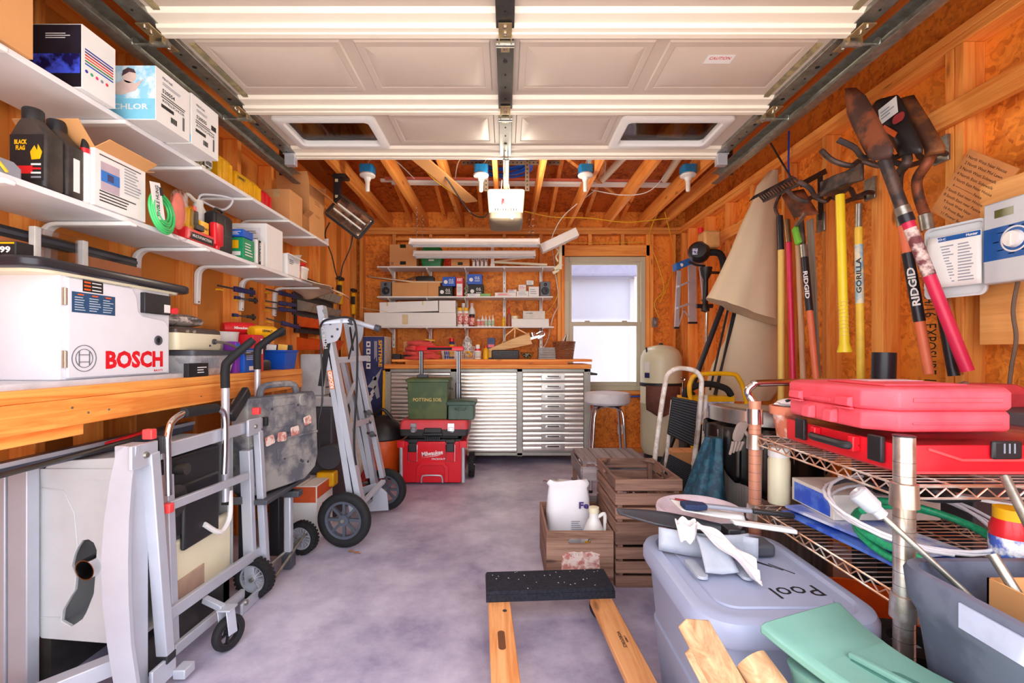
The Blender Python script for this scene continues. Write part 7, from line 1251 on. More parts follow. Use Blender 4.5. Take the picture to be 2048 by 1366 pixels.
# ---------------------------------------------------------------- loads of the cart
def chest(t,x0,x1,y0,y1,z0,z1,ch,m,nm,**k):
    b =B();poly =[(x0+ch,y0),(x1-ch,y0),(x1,y0+ch),(x1,y1-ch),(x1-ch,y1),(x0+ch,y1),(x0,y1-ch),(x0,y0+ch)];cx_,cy_ =(x0+x1)/2,(y0+y1)/2
    b.loft([[(cx_+(x-cx_)*s,cy_+(y-cy_)*s,z) for x,y in poly] for z,s in ((z0,.97),(z0+.010,1),(z1-.010,1),(z1,.965))]);return t.part(nm,b,m,**k)
zc =CZ1+.003
t =T('organiser_case','red parts organiser with a clear lid and black latches, lower case on the wire cart','organiser',(1.17,1.33,zc));x0,x1,y0,y1 =.935,1.40,1.08,1.53
b =B();b.rl([(zc,.22,.215,.015),(zc+.008,.232,.225,.02),(zc+.072,.232,.225,.02)],((x0+x1)/2,(y0+y1)/2));ob =t.part('case_base',b,mr,bev=.002);b =B();b.rl([(zc+.0725,.236,.229,.022),(zc+.088,.236,.229,.022),(zc+.094,.228,.221,.02)],((x0+x1)/2,(y0+y1)/2));t.part('clear_lid',b,mat('dusty_clear',(236,216,216),.18,kind='glass',amt=.6))
b =B();b.box((x0+.02,y0+.02,zc+.010),(x1-.02,y1-.02,zc+.070))
for y in (1.14,1.43):b =B();b.box((x0-.014,y-.022,zc+.02),(x0-.002,y+.022,zc+.085));t.part('latch',b,blk,bev=.003)
b =B();b.tube(cr([(x0-.002,1.36,zc+.045),(x0-.028,1.35,zc+.045),(x0-.030,1.28,zc+.045),(x0-.028,1.22,zc+.045),(x0-.002,1.21,zc+.045)],4),.011,8);hd =t.part('carry_handle',b,blk);b =B();b.box((x0-.02,1.20,zc+.03),(x0,1.22,zc+.07));b.box((x0-.02,1.35,zc+.03),(x0,1.37,zc+.07));t.part('handle_mount',b,mr,ob,bev=.003)
b =B();b.box((1.145,y0-.012,zc+.04),(1.215,y0-.001,zc+.084));l_ =t.part('front_latch',b,blk,bev=.006);b =B()
for k in range(3):b.box((1.168+k*.012,y0-.0135,zc+.055),(1.171+k*.012,y0-.0122,zc+.078))
t.part('latch_rib',b,gry,l_,stuff=True);b =B();b.prism([(1.0,y0-.004,zc+.066),(1.08,y0-.004,zc+.040),(1.30,y0-.004,zc+.040),(1.38,y0-.004,zc+.066),(1.38,y0-.004,zc+.060),(1.30,y0-.004,zc+.034),(1.08,y0-.004,zc+.034),(1.0,y0-.004,zc+.060)],(0,.004,0));b.box((.95,y0-.003,zc+.004),(1.39,y0,zc+.010));t.part('moulded_line',b,mat('line_red',(248,80,84),.4),ob)
zr =zc+.0945
t =T('red_tool_case','faded red angular hard plastic tool case, top case on the wire cart','case',(1.13,1.32,zr));fr_ =mat('sun_faded_red',(240,96,110),.6,kind='plain',col2=(228,66,82),scale=5,bump=.05)
c1 =chest(t,.915,1.295,1.12,1.52,zr,zr+.052,.055,fr_,'case_base',bev=.004);c2 =chest(t,.913,1.297,1.118,1.522,zr+.0525,zr+.108,.055,fr_,'case_lid',bev=.004)
b =B();b.box((1.0,1.20,zr+.108),(1.22,1.42,zr+.114));t.part('lid_plateau',b,fr_,c2,bev=.003);b =B();b.box((1.06,1.33,zr+.1142),(1.22,1.40,zr+.1155));t.part('paper_label',b,mat('pinkish_label',(236,196,206),.6),c2)
for y in (1.22,1.42):b =B();b.prism([(.913,y-.025,zr+.082),(.90,y-.022,zr+.078),(.898,y-.022,zr+.058),(.913,y-.025,zr+.052)],(0,.05,0));b.box((.898,y-.03,zr+.048),(.912,y+.03,zr+.053));t.part('latch',b,fr_,c2,bev=.003)
for y in (1.27,1.36):b =B();b.prism([(.914,y-.02,zr+.045),(.896,y-.015,zr+.038),(.893,y-.015,zr+.006),(.914,y-.02,zr+.004)],(0,.035,0));t.part('foot_block',b,fr_,c1,bev=.004)
b =B();b.box((.91,1.28,zr+.06),(.914,1.36,zr+.07));b.box((1.0,1.1165,zr+.02),(1.22,1.12,zr+.024));b.box((1.0,1.1145,zr+.075),(1.22,1.118,zr+.085));t.part('moulded_rib',b,fr_,c1,bev=.001)
t =T('terracotta_pot','terracotta pot with flaking white paint at the far left corner of the cart','pot',(.985,1.575,zc));pc =(.975,1.572,zc);b =B();b.lathe([(0,0),(.034,0),(.048,.085),(.045,.085),(.03,.006),(0,.006)],pc,28);t.part('pot_body',b,mat('flaking_pot',(236,216,204),.8,kind='dirty',col2=(196,112,84),scale=14));b =B();b.lathe([(.047,.080),(.056,.080),(.058,.108),(.050,.108),(.047,.080)],pc,28,cap=False);t.part('rim',b,mat('terracotta',(218,132,102),.8));b =B();b.lathe([(0,.095),(.049,.095),(.049,.097),(0,.097)],pc,20);t.part('contents',b,ink)
t =T('pocket_tool','pale cloth and dark pocket tool lying in the terracotta pot','tool',(.99,1.57,zc+.10));t.part('cloth',blob((.98,1.57,zc+.118),(.045,.03,.015),31,.15),mat('rag_white'));b =B();b.beam((.955,1.555,zc+.124),(1.025,1.55,zc+.146),.012,.010);t.part('tool_body',b,blk,bev=.003)
t =T('clear_bottle','clear crumpled plastic bottle behind the red case on the cart','bottle',(1.03,1.565,zr));t.part('bottle_body',blob((1.085,1.62,zc+.14),(.04,.03,.04),41,.1),bagm)
t =T('yellow_tub','grey and yellow plastic tub at the far right of the cart behind the cases','tub',(1.36,1.56,zc)) ;b =B();b.rl([(zc,.05,.035,.015),(zc+.10,.055,.04,.015)],(1.36,1.575));t.part('tub',b,dgry);b =B();b.rl([(zc+.1005,.056,.041,.015),(zc+.14,.056,.041,.015)],(1.36,1.575));t.part('yellow_band',b,yel)
t =carton('wipes_pack','blue and white packet lying on the far right of the cart pile',(1.305,1.535,zc+.1405),(1.415,1.615,zc+.165),mat('pack_cyan',(90,190,226),.4,kind='dirty',col2=(230,240,246),scale=16))
# lower shelf load
zl =CZ2+.003
b =B();b.obox((1.03,1.30,zl+.012),(.20,.42,.008),(0,.02,.12));single('blister_pack',b,mat('blister_blue',(40,84,200),.4,kind='dirty',col2=(90,130,220),scale=12),'flat blue backing card on the lower cart shelf, bottommost of the packs','pack')
b =B();b.obox((1.05,1.33,zl+.028),(.19,.38,.008),(0,.03,.2));single('blister_pack',b,mat('blister_white',(216,220,236),.3,kind='dirty',col2=(120,140,210),scale=10),'clear and white blister pack lying on the blue card, lower cart shelf','pack')
t =carton('window_box','white box with a clear window lying on the blister packs',(.98,1.36,zl+.0345),(1.30,1.56,zl+.11),mat('offwhite_box'));t.patch(face((t.M.translation.x-t.h[0]-.0006,t.M.translation.y,zl+.07),(0,-1,0),(0,0,1)),.17,.06,mat('blister_blue'))
def hose(l_,m_,c,R_,r,n,seed,z,tilt=.5,ell=1.0):
    rg =random.Random(seed);b =B();pts =[];N_ =int(26*n)
    for i in range(N_+1):a =2*math.pi*i/26+seed;rr =R_*(1+.06*math.sin(a*.7+seed)-.02*i/26);pts.append((c[0]+rr*math.cos(a),c[1]+rr*ell*math.sin(a),z+r*(.9+1.9*i/26)+.01*math.sin(a*1.3)+tilt*(rr*ell*math.sin(a)+R_*ell)*.5))
    b.tube(pts,r,10);return single('coiled_hose',b,m_,l_,'hose')
hose('green braided garden hose coil on the lower cart shelf',mat('hose_green',(30,160,108),.35,amt=.25,scale=120),(1.07,1.15,0),.15,.0095,2.3,1,zl+.01,.5,ell=.95)
hose('loose coil of thin white tubing on the lower cart shelf',mat('tube_white',(232,230,236),.35),(1.08,1.22,0),.19,.0045,3.1,4,zl+.045,.5,ell=.9)
b =B();b.lathe([(.011,0),(.013,.002),(.013,.03),(.011,.032)],(1.0,1.27,zl+.115),16,(.8,.3,.1));single('hose_fitting',b,mat('brass',(200,150,80),.3,.9),'brass fitting at the end of the green hose','fitting')
t =T('black_bag','crumpled black plastic bag in the middle of the lower cart shelf','bag',(1.18,1.36,zl+.11));t.part('bag',blob((1.17,1.33,zl+.155),(.10,.08,.042),51,.16,22),mat('black_liner'),sm=25)
b =B();b.tube(cr([(.98,1.40,zl+.125),(1.02,1.34,zl+.16),(1.08,1.28,zl+.15),(1.15,1.22,zl+.14),(1.22,1.17,zl+.16)],6),.0055,8);single('black_cable',b,blk,'black cable lying over the blister packs on the lower cart shelf','cable')
bottle('white_jar','white wide jar with a ribbed lid at the back of the lower cart shelf',(.975,1.625,zl),.036,.20,cream,white,'jar','jar')
t =T('spray_bottle','red and blue labelled bottle with yellow top on the lower cart shelf','bottle',(1.17,1.08,zl));sc_ =(1.175,1.06,zl);b =B();b.lathe([(0,0),(.034,0),(.036,.01),(.036,.13),(.030,.15),(0,.15)],sc_,24);bb =t.part('bottle_body',b,red,sm=60);b =B();b.lathe([(0,.15),(.030,.15),(.030,.175),(0,.176)],sc_,20);t.part('cap',b,yel);b =B();b.lathe([(.0365,.04),(.0365,.11)],sc_,24,cap=False);t.part('label_band',b,mat('label_blue_white',(70,100,190),.4,kind='dirty',col2=(236,236,240),scale=30),bb,solid=.0006)
b =B();b.beam((1.10,1.50,zl+.13),(1.38,1.10,zl+.145),.03,.008);single('plastic_strip',b,white,'flat white slat lying across the back of the lower cart shelf','slat')
# air filters under the cart
for i,(x,y,l_) in enumerate(((.985,1.12,'pleated cylinder filter with black rims on the floor under the cart, left one'),(1.16,1.14,'pleated cylinder filter with black rims on the floor under the cart, right one'))):
    t =T('cartridge_filter',l_,'filter',(x,y,0));b =B();n =40;b.loft([[(x+(.075 if k % 2 else .062)*math.cos(2*math.pi*k/(2*n)),y+(.075 if k % 2 else .062)*math.sin(2*math.pi*k/(2*n)),z) for k in range(2*n)] for z in (.0,.34)]);t.part('pleated_paper',b,mat('filter_paper',(206,206,216),.7),sm=10)
    for z in (.0,.342):b =B();b.lathe([(.04,z),(.084,z),(.088,z+.012),(.084,z+.026),(.04,z+.026),(.04,z)],(x,y,0),32,cap=False);t.part('rim',b,rub)
b =B();b.lathe([(0,0),(.10,0),(.13,.12),(.14,.30),(.13,.30),(.12,.02),(0,.02)],(1.12,1.42,0),28);single('orange_basket',b,org,'orange round tub on the floor under the far end of the cart','tub')
t =T('dark_tote','long dark box on the floor under the back of the cart','box',(1.3,1.45,0));b =B();b.box((1.28,1.25,0),(1.42,1.58,.42));t.part('box_body',b,blk,bev=.01)
# ---------------------------------------------------------------- grey mop bin, green lidded bin, lumber
t =T('grey_trough','large scuffed dark grey tub holding metal wands and a cardboard divider, right foreground','tub',(1.05,.80,0));gc_ =(1.05,.775);gm2 =mat('trough_grey',(98,104,122),.5,kind='dirty',col2=(78,84,102),scale=6)
def hollow(t,secs_out,secs_in,c,m,nm,k=8):
    b =B();rings =[];q =B();q.rl(secs_out,c,k);o1 =q.v;q2 =B();q2.rl(secs_in,c,k);n =4*(k+1);rings =[o1[i*n:(i+1)*n] for i in range(len(secs_out))]+[q2.v[i*n:(i+1)*n] for i in range(len(secs_in))];b.loft(rings);return t.part(nm,b,m)
hollow(t,[(0,.17,.10,.04),(.02,.18,.11,.045),(.52,.235,.150,.05),(.56,.240,.155,.05),(.585,.252,.166,.055),(.635,.256,.170,.055),(.645,.252,.166,.055)],[(.645,.236,.150,.045),(.60,.232,.146,.045),(.30,.20,.12,.04)],gc_,gm2,'tub_body')
b =B();b.rl([(.588,.2585,.1725,.092),(.628,.2595,.1735,.092)],gc_,8)
b =B();b.box((.7905,.655,.590),(.7945,.795,.633));t.part('rim_band',b,mat('band_pale',(176,182,206),.45))
t =T('cardboard_divider','brown cardboard divider box sitting in the dark grey tub','box',(1.03,.80,.40));b =B()
for lo,hi in (((.93,.70,.45),(.934,.88,.635)),((.93,.70,.45),(1.18,.704,.635)),((.93,.876,.45),(1.18,.88,.635)),((1.04,.704,.45),(1.044,.876,.63)),((1.176,.704,.45),(1.18,.876,.635)),((.934,.79,.45),(1.176,.794,.625))):b.box(lo,hi)
t.part('divider',b,card)
for i,(p,q,r,l_) in enumerate((((.985,.84,.50),(.782,.955,.735),.006,'long metal wand with round fitting leaning from the tub past the post'),((.965,.745,.47),(.94,.88,.68),.009,'shorter steel rod in the dark grey tub beside the cardboard'),((1.01,.74,.47),(1.085,.99,.80),.009,'steel pipe standing upright in the dark grey tub'),((1.11,.74,.46),(1.18,.86,.68),.010,'black handled rod at the right of the dark grey tub'))):
    t =T('metal_wand',l_,'rod',V(p));b =B();b.tube([p,q],r,10);t.part('rod',b,galv if i < 3 else blk)
    if i == 0:u =(V(q)-V(p)).normalized();b =B();b.lathe([(0,-.01),(.012,-.01),(.012,.005),(.018,.012),(.020,.05),(.014,.055),(0,.05)],q,16,u);t.part('fitting',b,alu)
t =T('green_lidded_bin','sage green plastic bin with a grooved lid at the bottom right foreground','bin',(.66,.82,0));gg =mat('sage_green',(112,158,146),.5,amt=.05)
GM =Fr((.712,.815,-.012),.36);b =B(GM);b.rl([(0,.085,.12,.03),(.02,.09,.125,.03),(.44,.105,.15,.03),(.46,.11,.155,.03)],(0,0),6);t.part('bin_body',b,gg);b =B(GM)
R_ =[]
for y in [-.19+.38*k/14 for k in range(15)]:
    s =abs(y)/.19;hx =.098+.025*s**2;R_.append([(-hx,y,.462+.035*s**2),(hx,y,.462+.035*s**2),(hx,y,.478+.035*s**2),(hx*.9,y,.488+.03*s**2),(-hx*.9,y,.488+.03*s**2),(-hx,y,.478+.035*s**2)])
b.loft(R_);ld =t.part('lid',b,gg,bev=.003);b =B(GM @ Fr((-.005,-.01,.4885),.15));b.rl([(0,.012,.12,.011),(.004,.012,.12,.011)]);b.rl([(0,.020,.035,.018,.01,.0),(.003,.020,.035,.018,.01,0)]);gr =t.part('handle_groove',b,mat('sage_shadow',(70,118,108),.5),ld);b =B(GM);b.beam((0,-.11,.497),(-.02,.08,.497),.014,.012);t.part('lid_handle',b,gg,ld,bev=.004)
wb_ =mat('pale_lumber',(214,176,134),.65,kind='wood',col2=(170,122,84),axis=1)
for i,(p,q,w,h,l_) in enumerate((((.405,.985,.485),(.53,.55,.20),.075,.032,'pale offcut of lumber leaning in front of the tote, top one of three'),((.405,.955,.448),(.53,.52,.165),.07,.030,'pale offcut of lumber leaning before the tote, middle one of three'),((.395,.92,.395),(.52,.50,.12),.06,.032,'pale offcut of lumber leaning before the tote, lowest of three'))):
    b =B();b.beam(p,q,w,h,(.25,.2,1));single('lumber_offcut',b,wb_,l_,'lumber','lumber offcuts in front of the tote',bev=.004)
b =B();b.box((.40,.49,0),(.56,.95,.10));single('support_block',b,wb_,'wooden block on the floor under the leaning lumber offcuts','block') 
b =B();b.tube([(.50,.93,.44),(.55,.80,.36)],.035,18);single('wood_dowel',b,wb_,'round pale wooden piece beside the leaning offcuts','wood')
# ---------------------------------------------------------------- umbrella
pb_ =mat('umbrella_pole_black',(30,30,38),.35,amt=.05)
t =T('patio_umbrella','folded beige patio umbrella on a long black pole leaning in the right corner','umbrella',(1.0,3.0,0))
p0,p1 =V((.93,3.02,.03)),P(1470,545,3.35)
b =B();b.tube([p0,p1],.019,14);pl_ =t.part('pole',b,pb_);u =(p1-p0).normalized();c_ =p0.lerp(p1,.44);b =B();b.lathe([(.02,-.06),(.036,-.055),(.04,0),(.036,.055),(.02,.06)],c_,20,u);t.part('crank_housing',b,blk,pl_)
for px0,py0,px1,py1,d0,d1 in ((1420,780,1460,600,3.1,3.3),(1432,790,1472,600,3.12,3.32),(1400,900,1475,610,3.1,3.3)):b =B();b.tube([P(px0,py0,d0),P(px1,py1,d1)],.008,8);t.part('rib',b,pb_)
fab =mat('umbrella_beige',(226,204,172),.85,amt=.03,scale=3,kind='fabric')
d =3.25
def canopy(rows,dd,amp,ph,nm,n=30,dep=.10):
    b =B();R_ =[]
    for k,(py,xl,xr_) in enumerate(rows):
        ring =[]
        for j in range(n):
            a =2*math.pi*j/n;w =(xr_-xl)/2*dd/910;cx_ =((xl+xr_)/2-CX)*dd/910;fo =1+amp*math.sin(7*a+ph+k*.35)*(k/len(rows));ring.append((cx_+w*math.cos(a)*(fo if abs(math.cos(a)) < .8 else 1),dd+dep*(.25+.9*k/len(rows))*math.sin(a)*fo,CH-(py+(12+28*math.cos(a))*(nm[0] == 'u')*(k == len(rows)-1)-CY)*dd/910))
        R_.append(ring)
    b.loft(R_);return t.part(nm,b,fab,sm=70)
canopy([(342,1538,1556),(372,1514,1556),(400,1506,1556),(450,1482,1554),(500,1462,1556),(550,1438,1560),(585,1420,1562),(612,1412,1563)],3.16,.17,0,'upper_canopy')
canopy([(560,1478,1552),(620,1466,1554),(680,1450,1558),(730,1424,1562),(770,1412,1566),(800,1410,1540)],3.30,.10,2,'lower_canopy')
# ---------------------------------------------------------------- string trimmer and ladder by the back right corner
t =T('string_trimmer','black string trimmer engine with tan cover hanging head-up on the right wall','trimmer',P(1405,640,3.7));d =3.75
c_ =P(1402,500,d);b =B();b.lathe([(0,-.07),(.06,-.065),(.085,-.03),(.085,.03),(.06,.07),(0,.075)],P(1398,505,d),24,(-.5,-1,.1));en =t.part('engine_cover',b,blk);b =B();b.box((c_.x+.0,d-.06,c_.z+.01),(c_.x+.14,d+.08,c_.z+.15));t.part('shroud',b,mat('shroud_tan',(226,170,106),.5),bev=.02);b =B();b.cyl(P(1402,466,d),P(1402,456,d),.02);t.part('red_cap',b,red)
b =B();b.lathe([(0,0),(.05,.0),(.04,-.06),(.02,-.10),(.022,-.30),(.034,-.32),(.034,-.36),(0,-.37)],P(1412,535,d),18,(.02,0,1));t.part('throttle_grip',b,blk);b =B();b.tube([P(1414,625,d),P(1412,705,d-.05)],.012,10);t.part('shaft',b,chrome);b =B();b.tube(cr([P(1418,505,d),P(1440,508,d-.02),P(1448,535,d-.02),P(1446,560,d),P(1440,590,d)],5),.028,10);t.part('air_hose',b,rub)
b =B();b.beam(P(1415,545,d),(1.868,3.78,P(1415,545,d).z),.02,.02);t.part('wall_hanger',b,dsteel);b =B();b.tube([P(1378,524,d),P(1392,530,d),P(1410,532,d)],.01,8);t.part('loop_handle',b,blk);b =B();b.tube([P(1393,612,d),P(1425,612,d)],.018,8);t.part('handle',b,blk);t.patch(face(P(1390,503,d-.10),(1,-.3,0),(0,0,1)),.04,.05,mat('trimmer_label',(190,190,220),.4,kind='dirty',col2=(60,50,90),scale=60),en)
t =T('stepladder','small folded aluminium stepladder with a blue top hanging near the back right corner','ladder',P(1380,655,4.3));d =4.30
b =B();q =[P(1352,528,d),P(1406,510,d),P(1408,520,d),P(1352,541,d)];b.prism([P(1352,526,d),P(1402,507,d),P(1406,518,d),P(1353,541,d)],(0,.10,.0));bt_ =t.part('top_cap',b,mat('ladder_blue',(40,116,206),.4),bev=.004);b =B();b.cyl(P(1363,530,d-.003),P(1363,530,d),.016,n=16);t.part('round_logo',b,paper,bt_)
for (a,c,w) in (((1358,541),(1353,655),.04),((1384,528),(1385,645),.075),((1400,520),(1408,600),.03)):b =B();b.beam(P(a[0],a[1],d+.03),P(c[0],c[1],d+.03),w,.02,(0,1,0));r_ =t.part('side_rail',b,alu,bev=.002);b =B();p =P(c[0],c[1],d+.03);b.box((p.x-w/2-.004,p.y-.014,p.z-.012),(p.x+w/2+.004,p.y+.014,p.z+.006));t.part('foot',b,blk,r_)
for (a,c) in (((1356,573),(1382,562)),((1354,616),(1382,606))):b =B();b.beam(P(a[0],a[1],d+.01),P(c[0],c[1],d+.01),.07,.018,(0,0,1));t.part('step',b,alu)
b =B();b.beam(P(1368,618,d+.02),P(1358,650,d+.02),.012,.008,(0,1,0));b.beam(P(1366,618,d+.02),P(1382,640,d+.02),.012,.008,(0,1,0));t.part('brace',b,alu)
# ---------------------------------------------------------------- tools on the right wall
def Wp(px,py,X):d =X*910/(px-CX);return V((X,d,CH-(py-CY)*d/910))
yh =mat('handle_yellow',(248,216,40),.35,amt=.04);yp =mat('handle_pale_yellow',(244,206,110),.5,amt=.06);rh =mat('handle_crimson',(222,40,84),.4,amt=.08);oh =mat('handle_orange',(240,124,84),.45,amt=.06);ash =mat('handle_ash',(222,178,140),.6,kind='wood',col2=(196,146,106),axis=2);bh =mat('handle_black',(34,34,44),.35)
def stick(t,a,c,r,m,nm='handle',par=None,X=1.72,X2=None,rr=None):
    p,q =Wp(*a,X),Wp(*c,X2 or X);q.z =max(q.z,.01);b =B();b.tube([p,q],[r,rr or r],14);return t.part(nm,b,m,par)
def wt(name,l_,cat,at,X=1.72):return T(name,l_,cat,Wp(*at,X))
def sleeve(t,p,q,f0,f1,r,m,nm,par=None):a,c =p.lerp(q,f0),p.lerp(q,f1);b =B();b.tube([a,c],r,14);return t.part(nm,b,m,par)
# garden rake + square spade cluster
t =wt('garden_rake','iron toothed garden rake with yellow handle hung nearest the umbrella','rake',(1561,800),1.70);stick(t,(1562,500),(1562,812),.018,yp,X=1.70);stick(t,(1559,432),(1562,500),.019,bh,'ferrule',X=1.70)
b =B();h0,h1 =Wp(1528,402,1.66),Wp(1600,368,1.60);b.tube([h0,h1],.010,8)
for k in range(14):p =h0.lerp(h1,k/13);b.tube(cr([p,p+V((-.05,-.01,.035)),p+V((-.10,-.01,-.005))],3),[.006]*4+[.005,.004,.003],6)
t.part('toothed_head',b,iron);b =B();b.tube(cr([Wp(1559,436,1.70),Wp(1550,415,1.68),Wp(1560,390,1.64)],4),.009,8);t.part('neck',b,iron)
t =wt('red_handled_spade','square rusty spade with a crimson handle behind the garden rake','spade',(1582,800));stick(t,(1577,485),(1588,830),.016,rh);stick(t,(1573,440),(1577,485),.018,mat('bronze_ferrule',(150,118,84),.35,.7),'ferrule');b =B();q =[Wp(1565,395,1.74),Wp(1608,378,1.74),Wp(1638,428,1.74),Wp(1590,440,1.74)];b.grid(lambda u,v:q[0].lerp(q[1],u).lerp(q[3].lerp(q[2],u),v)+V((-.05*math.sin(math.pi*u),0,0)),8,6);t.part('blade',b,rust,solid=.003)
t =wt('lopper','pruning tool with light green head and worn wooden handle','pruner',(1600,750));stick(t,(1596,490),(1607,780),.015,ash);b =B();b.beam(Wp(1590,455,1.70),Wp(1598,488,1.70),.03,.04,(0,1,0));t.part('green_head',b,mat('lime_green',(130,210,70),.4),bev=.01);b =B();b.beam(Wp(1592,452,1.69),Wp(1612,425,1.69),.02,.012,(0,1,0));t.part('steel_blade',b,galv)
t =wt('orange_shovel','RIDGID shovel with black grip and orange handle beside the wall stud','shovel',(1620,700));p,q =Wp(1609,515,1.72),Wp(1634,775,1.72);s0 =sleeve(t,p,q,0,.42,.0195,bh,'grip');sleeve(t,p,q,.42,1,.0165,oh,'handle');sleeve(t,Wp(1602,440,1.72),p,0,.85,.014,iron,'socket');sleeve(t,p,q,-.10,.0,.020,galv,'ferrule');pq =p.lerp(q,.22);t.text('RIDGID',face(pq+V((-.014,-.0145,0)),(q-p),V((1,-.8,0))),.16,.022,paper,s0,.03)
t =wt('grey_board','weathered grey wooden strip standing behind the orange handled shovel','board',(1628,700),1.80);b =B();b.beam(Wp(1620,440,1.80),Wp(1634,760,1.80),.012,.05,(0,1,0));t.part('strip',b,mat('grey_plank',(156,146,132),.8,kind='wood',col2=(126,116,104),axis=2))
t =wt('black_angle_rack','black steel angle bracket above the rusty spade','bracket',(1640,440),1.80);b =B();b.beam(Wp(1640,345,1.80),Wp(1642,440,1.84),.03,.004,(0,1,0));b.beam(Wp(1600,370,1.66),Wp(1652,342,1.84),.006,.03,(0,0,1));t.part('angle',b,blk)
for i,(a,n_,X_,l_) in enumerate((((1640,445),0,1.845,'steel wall hook plate behind the rusty spade'),((1738,378),1,1.845,'steel wall hook with wavy arms holding the maul and the GORILLA tool'),((1880,300),1,1.845,'steel wall hook with wavy arms holding the three shovel heads'))):
    t =T('tool_hook',l_,'hook',Wp(*a,X_));c_ =Wp(*a,X_);b =B();b.box((c_.x,c_.y-.035,c_.z-.055),(c_.x+.012,c_.y+.035,c_.z+.055));t.part('plate',b,galv,bev=.003)
    if n_:
        for s in (-1,1):
            b =B();L_ =.34 if i == 1 else .42;b.tube(cr([(c_.x-.005,c_.y+s*.03,c_.z-.03),(c_.x-.05,c_.y+s*.05,c_.z-.035)]+[(c_.x-.05-L_*k/7,c_.y+s*(.05+.012*(-1)**k),c_.z-.035+.016*(-1)**k) for k in range(1,7)]+[(c_.x-.05-L_,c_.y+s*.05,c_.z+.02)],4),.0115,8);t.part('wavy_arm',b,iron)
# maul
t =wt('splitting_maul','maul with bright yellow handle hanging head-up on the middle hook','maul',(1690,700),1.60);p,q =Wp(1680,390,1.60),Wp(1689,697,1.60);sleeve(t,p,q,0,.86,.0195,yh,'handle');b =B();b.lathe([(0,0),(.0195,0),(.021,-.08),(.030,-.115),(.030,-.122),(0,-.122)],p.lerp(q,.86),18,(p-q));hd =t.part('flared_grip',b,yh);b =B()
for k in range(10):b.torus(p.lerp(q,.70+.024*k),p-q,.0205,.002,18,4)
t.part('grip_ring',b,yp,hd,stuff=True);b =B();c_ =Wp(1682,368,1.60);b.loft([[c_+V((-.02+x,y,z)) for x,z in ((-w,-h),(w,-h),(w,h),(-w,h))] for y,w,h in ((-.16,.006,.045),(-.08,.02,.03),(-.03,.032,.034),(.03,.032,.036),(.07,.034,.038))]);t.part('maul_head',b,iron,bev=.005)
t =wt('gorilla_bar','tool with pale yellow handle and a GORILLA sticker, right of the maul','tool',(1722,720),1.70);p,q =Wp(1717,455,1.70),Wp(1722,770,1.70);q =p.lerp(q,(p.z-.002)/(p.z-q.z));hn =sleeve(t,p,q,0,1,.017,mat('handle_mid_yellow',(250,206,70),.45),'handle');sleeve(t,Wp(1718,408,1.70),p,0,1,.014,galv,'ferrule');sleeve(t,p,q,.05,.22,.0178,mat('sticker_pale',(236,224,190),.5,kind='dirty',col2=(150,190,210),scale=14),'sticker');pq =p.lerp(q,.14);t.text('GORILLA',face(pq+V((-.013,-.0135,0)),(p-q),V((-1,.8,0))),.17,.020,ink,hn,.03)
# shovels
def blade(t,rows,X,depth,m,nm='blade'):
    """rows: (px, py) left & right edges from the tip down"""
    b =B();n =10;vs =[]
    for (l,r) in rows:
        L_,R2_ =Wp(*l,X),Wp(*r,X)
        vs.append([L_.lerp(R2_,j/n)+V((depth*math.sin(math.pi*j/n),0,0)) for j in range(n+1)])
    b.grid(lambda u,v:vs[min(int(round(u*(len(rows)-1))),len(rows)-1)][min(int(round(v*n)),n)],len(rows)-1,n);return t.part(nm,b,m,solid=.004,sm=70)
t =wt('round_point_shovel','round point shovel with a rusty blade and long crimson handle, left of the three','shovel',(1925,730),1.60)
blade(t,[((1702,178),(1712,176)),((1693,196),(1732,192)),((1694,225),(1752,226)),((1706,255),(1769,258)),((1722,288),(1786,290)),((1735,312),(1788,303)),((1752,325),(1780,318))],1.50,-.035,rust)
p,q =Wp(1768,318,1.50),Wp(1806,420,1.56);b =B();b.tube([p,q],.022,14);t.part('socket',b,iron)
q2 =Wp(1935,742,1.72);sleeve(t,q,q2,-.02,.03,.025,galv,'ferrule');sleeve(t,q,q2,.03,.08,.0255,bh,'collar');hn =sleeve(t,q,q2,.08,1,.021,rh,'handle');sleeve(t,q,q2,.12,.42,.0218,mat('worn_label',(236,214,206),.6,kind='dirty',col2=(120,60,66),scale=16),'worn_sticker')
t =wt('black_shovel','black bladed RIDGID shovel with orange handle and sales label, middle of the three','shovel',(1850,740),1.72)
bl =blade(t,[((1750,208),(1795,190)),((1742,214),(1805,200)),((1755,238),(1818,232)),((1772,268),(1832,264)),((1790,296),(1846,294)),((1800,312),(1846,306))],1.62,-.03,mat('blade_black',(52,48,48),.35,.4))
M1 =face(Wp(1776,222,1.585),(0,-1,.12),(0,.5,1));t.patch(M1,.09,.07,paper,bl,'sales_label');lines(t,M1,.07,.04,3,gry,bl);b =B(face(Wp(1797,236,1.575),(0,-1,0),(0,0,1)));b.rl([(0,.028,.018,.017),(.001,.028,.018,.017)]);t.part('round_logo',b,mat('logo_dark_red',(170,60,60),.5),bl);M2 =face(Wp(1779,262,1.585),(0,-1,-1),(0,.5,1));t.patch(M2,.09,.02,org,bl,'orange_strip')
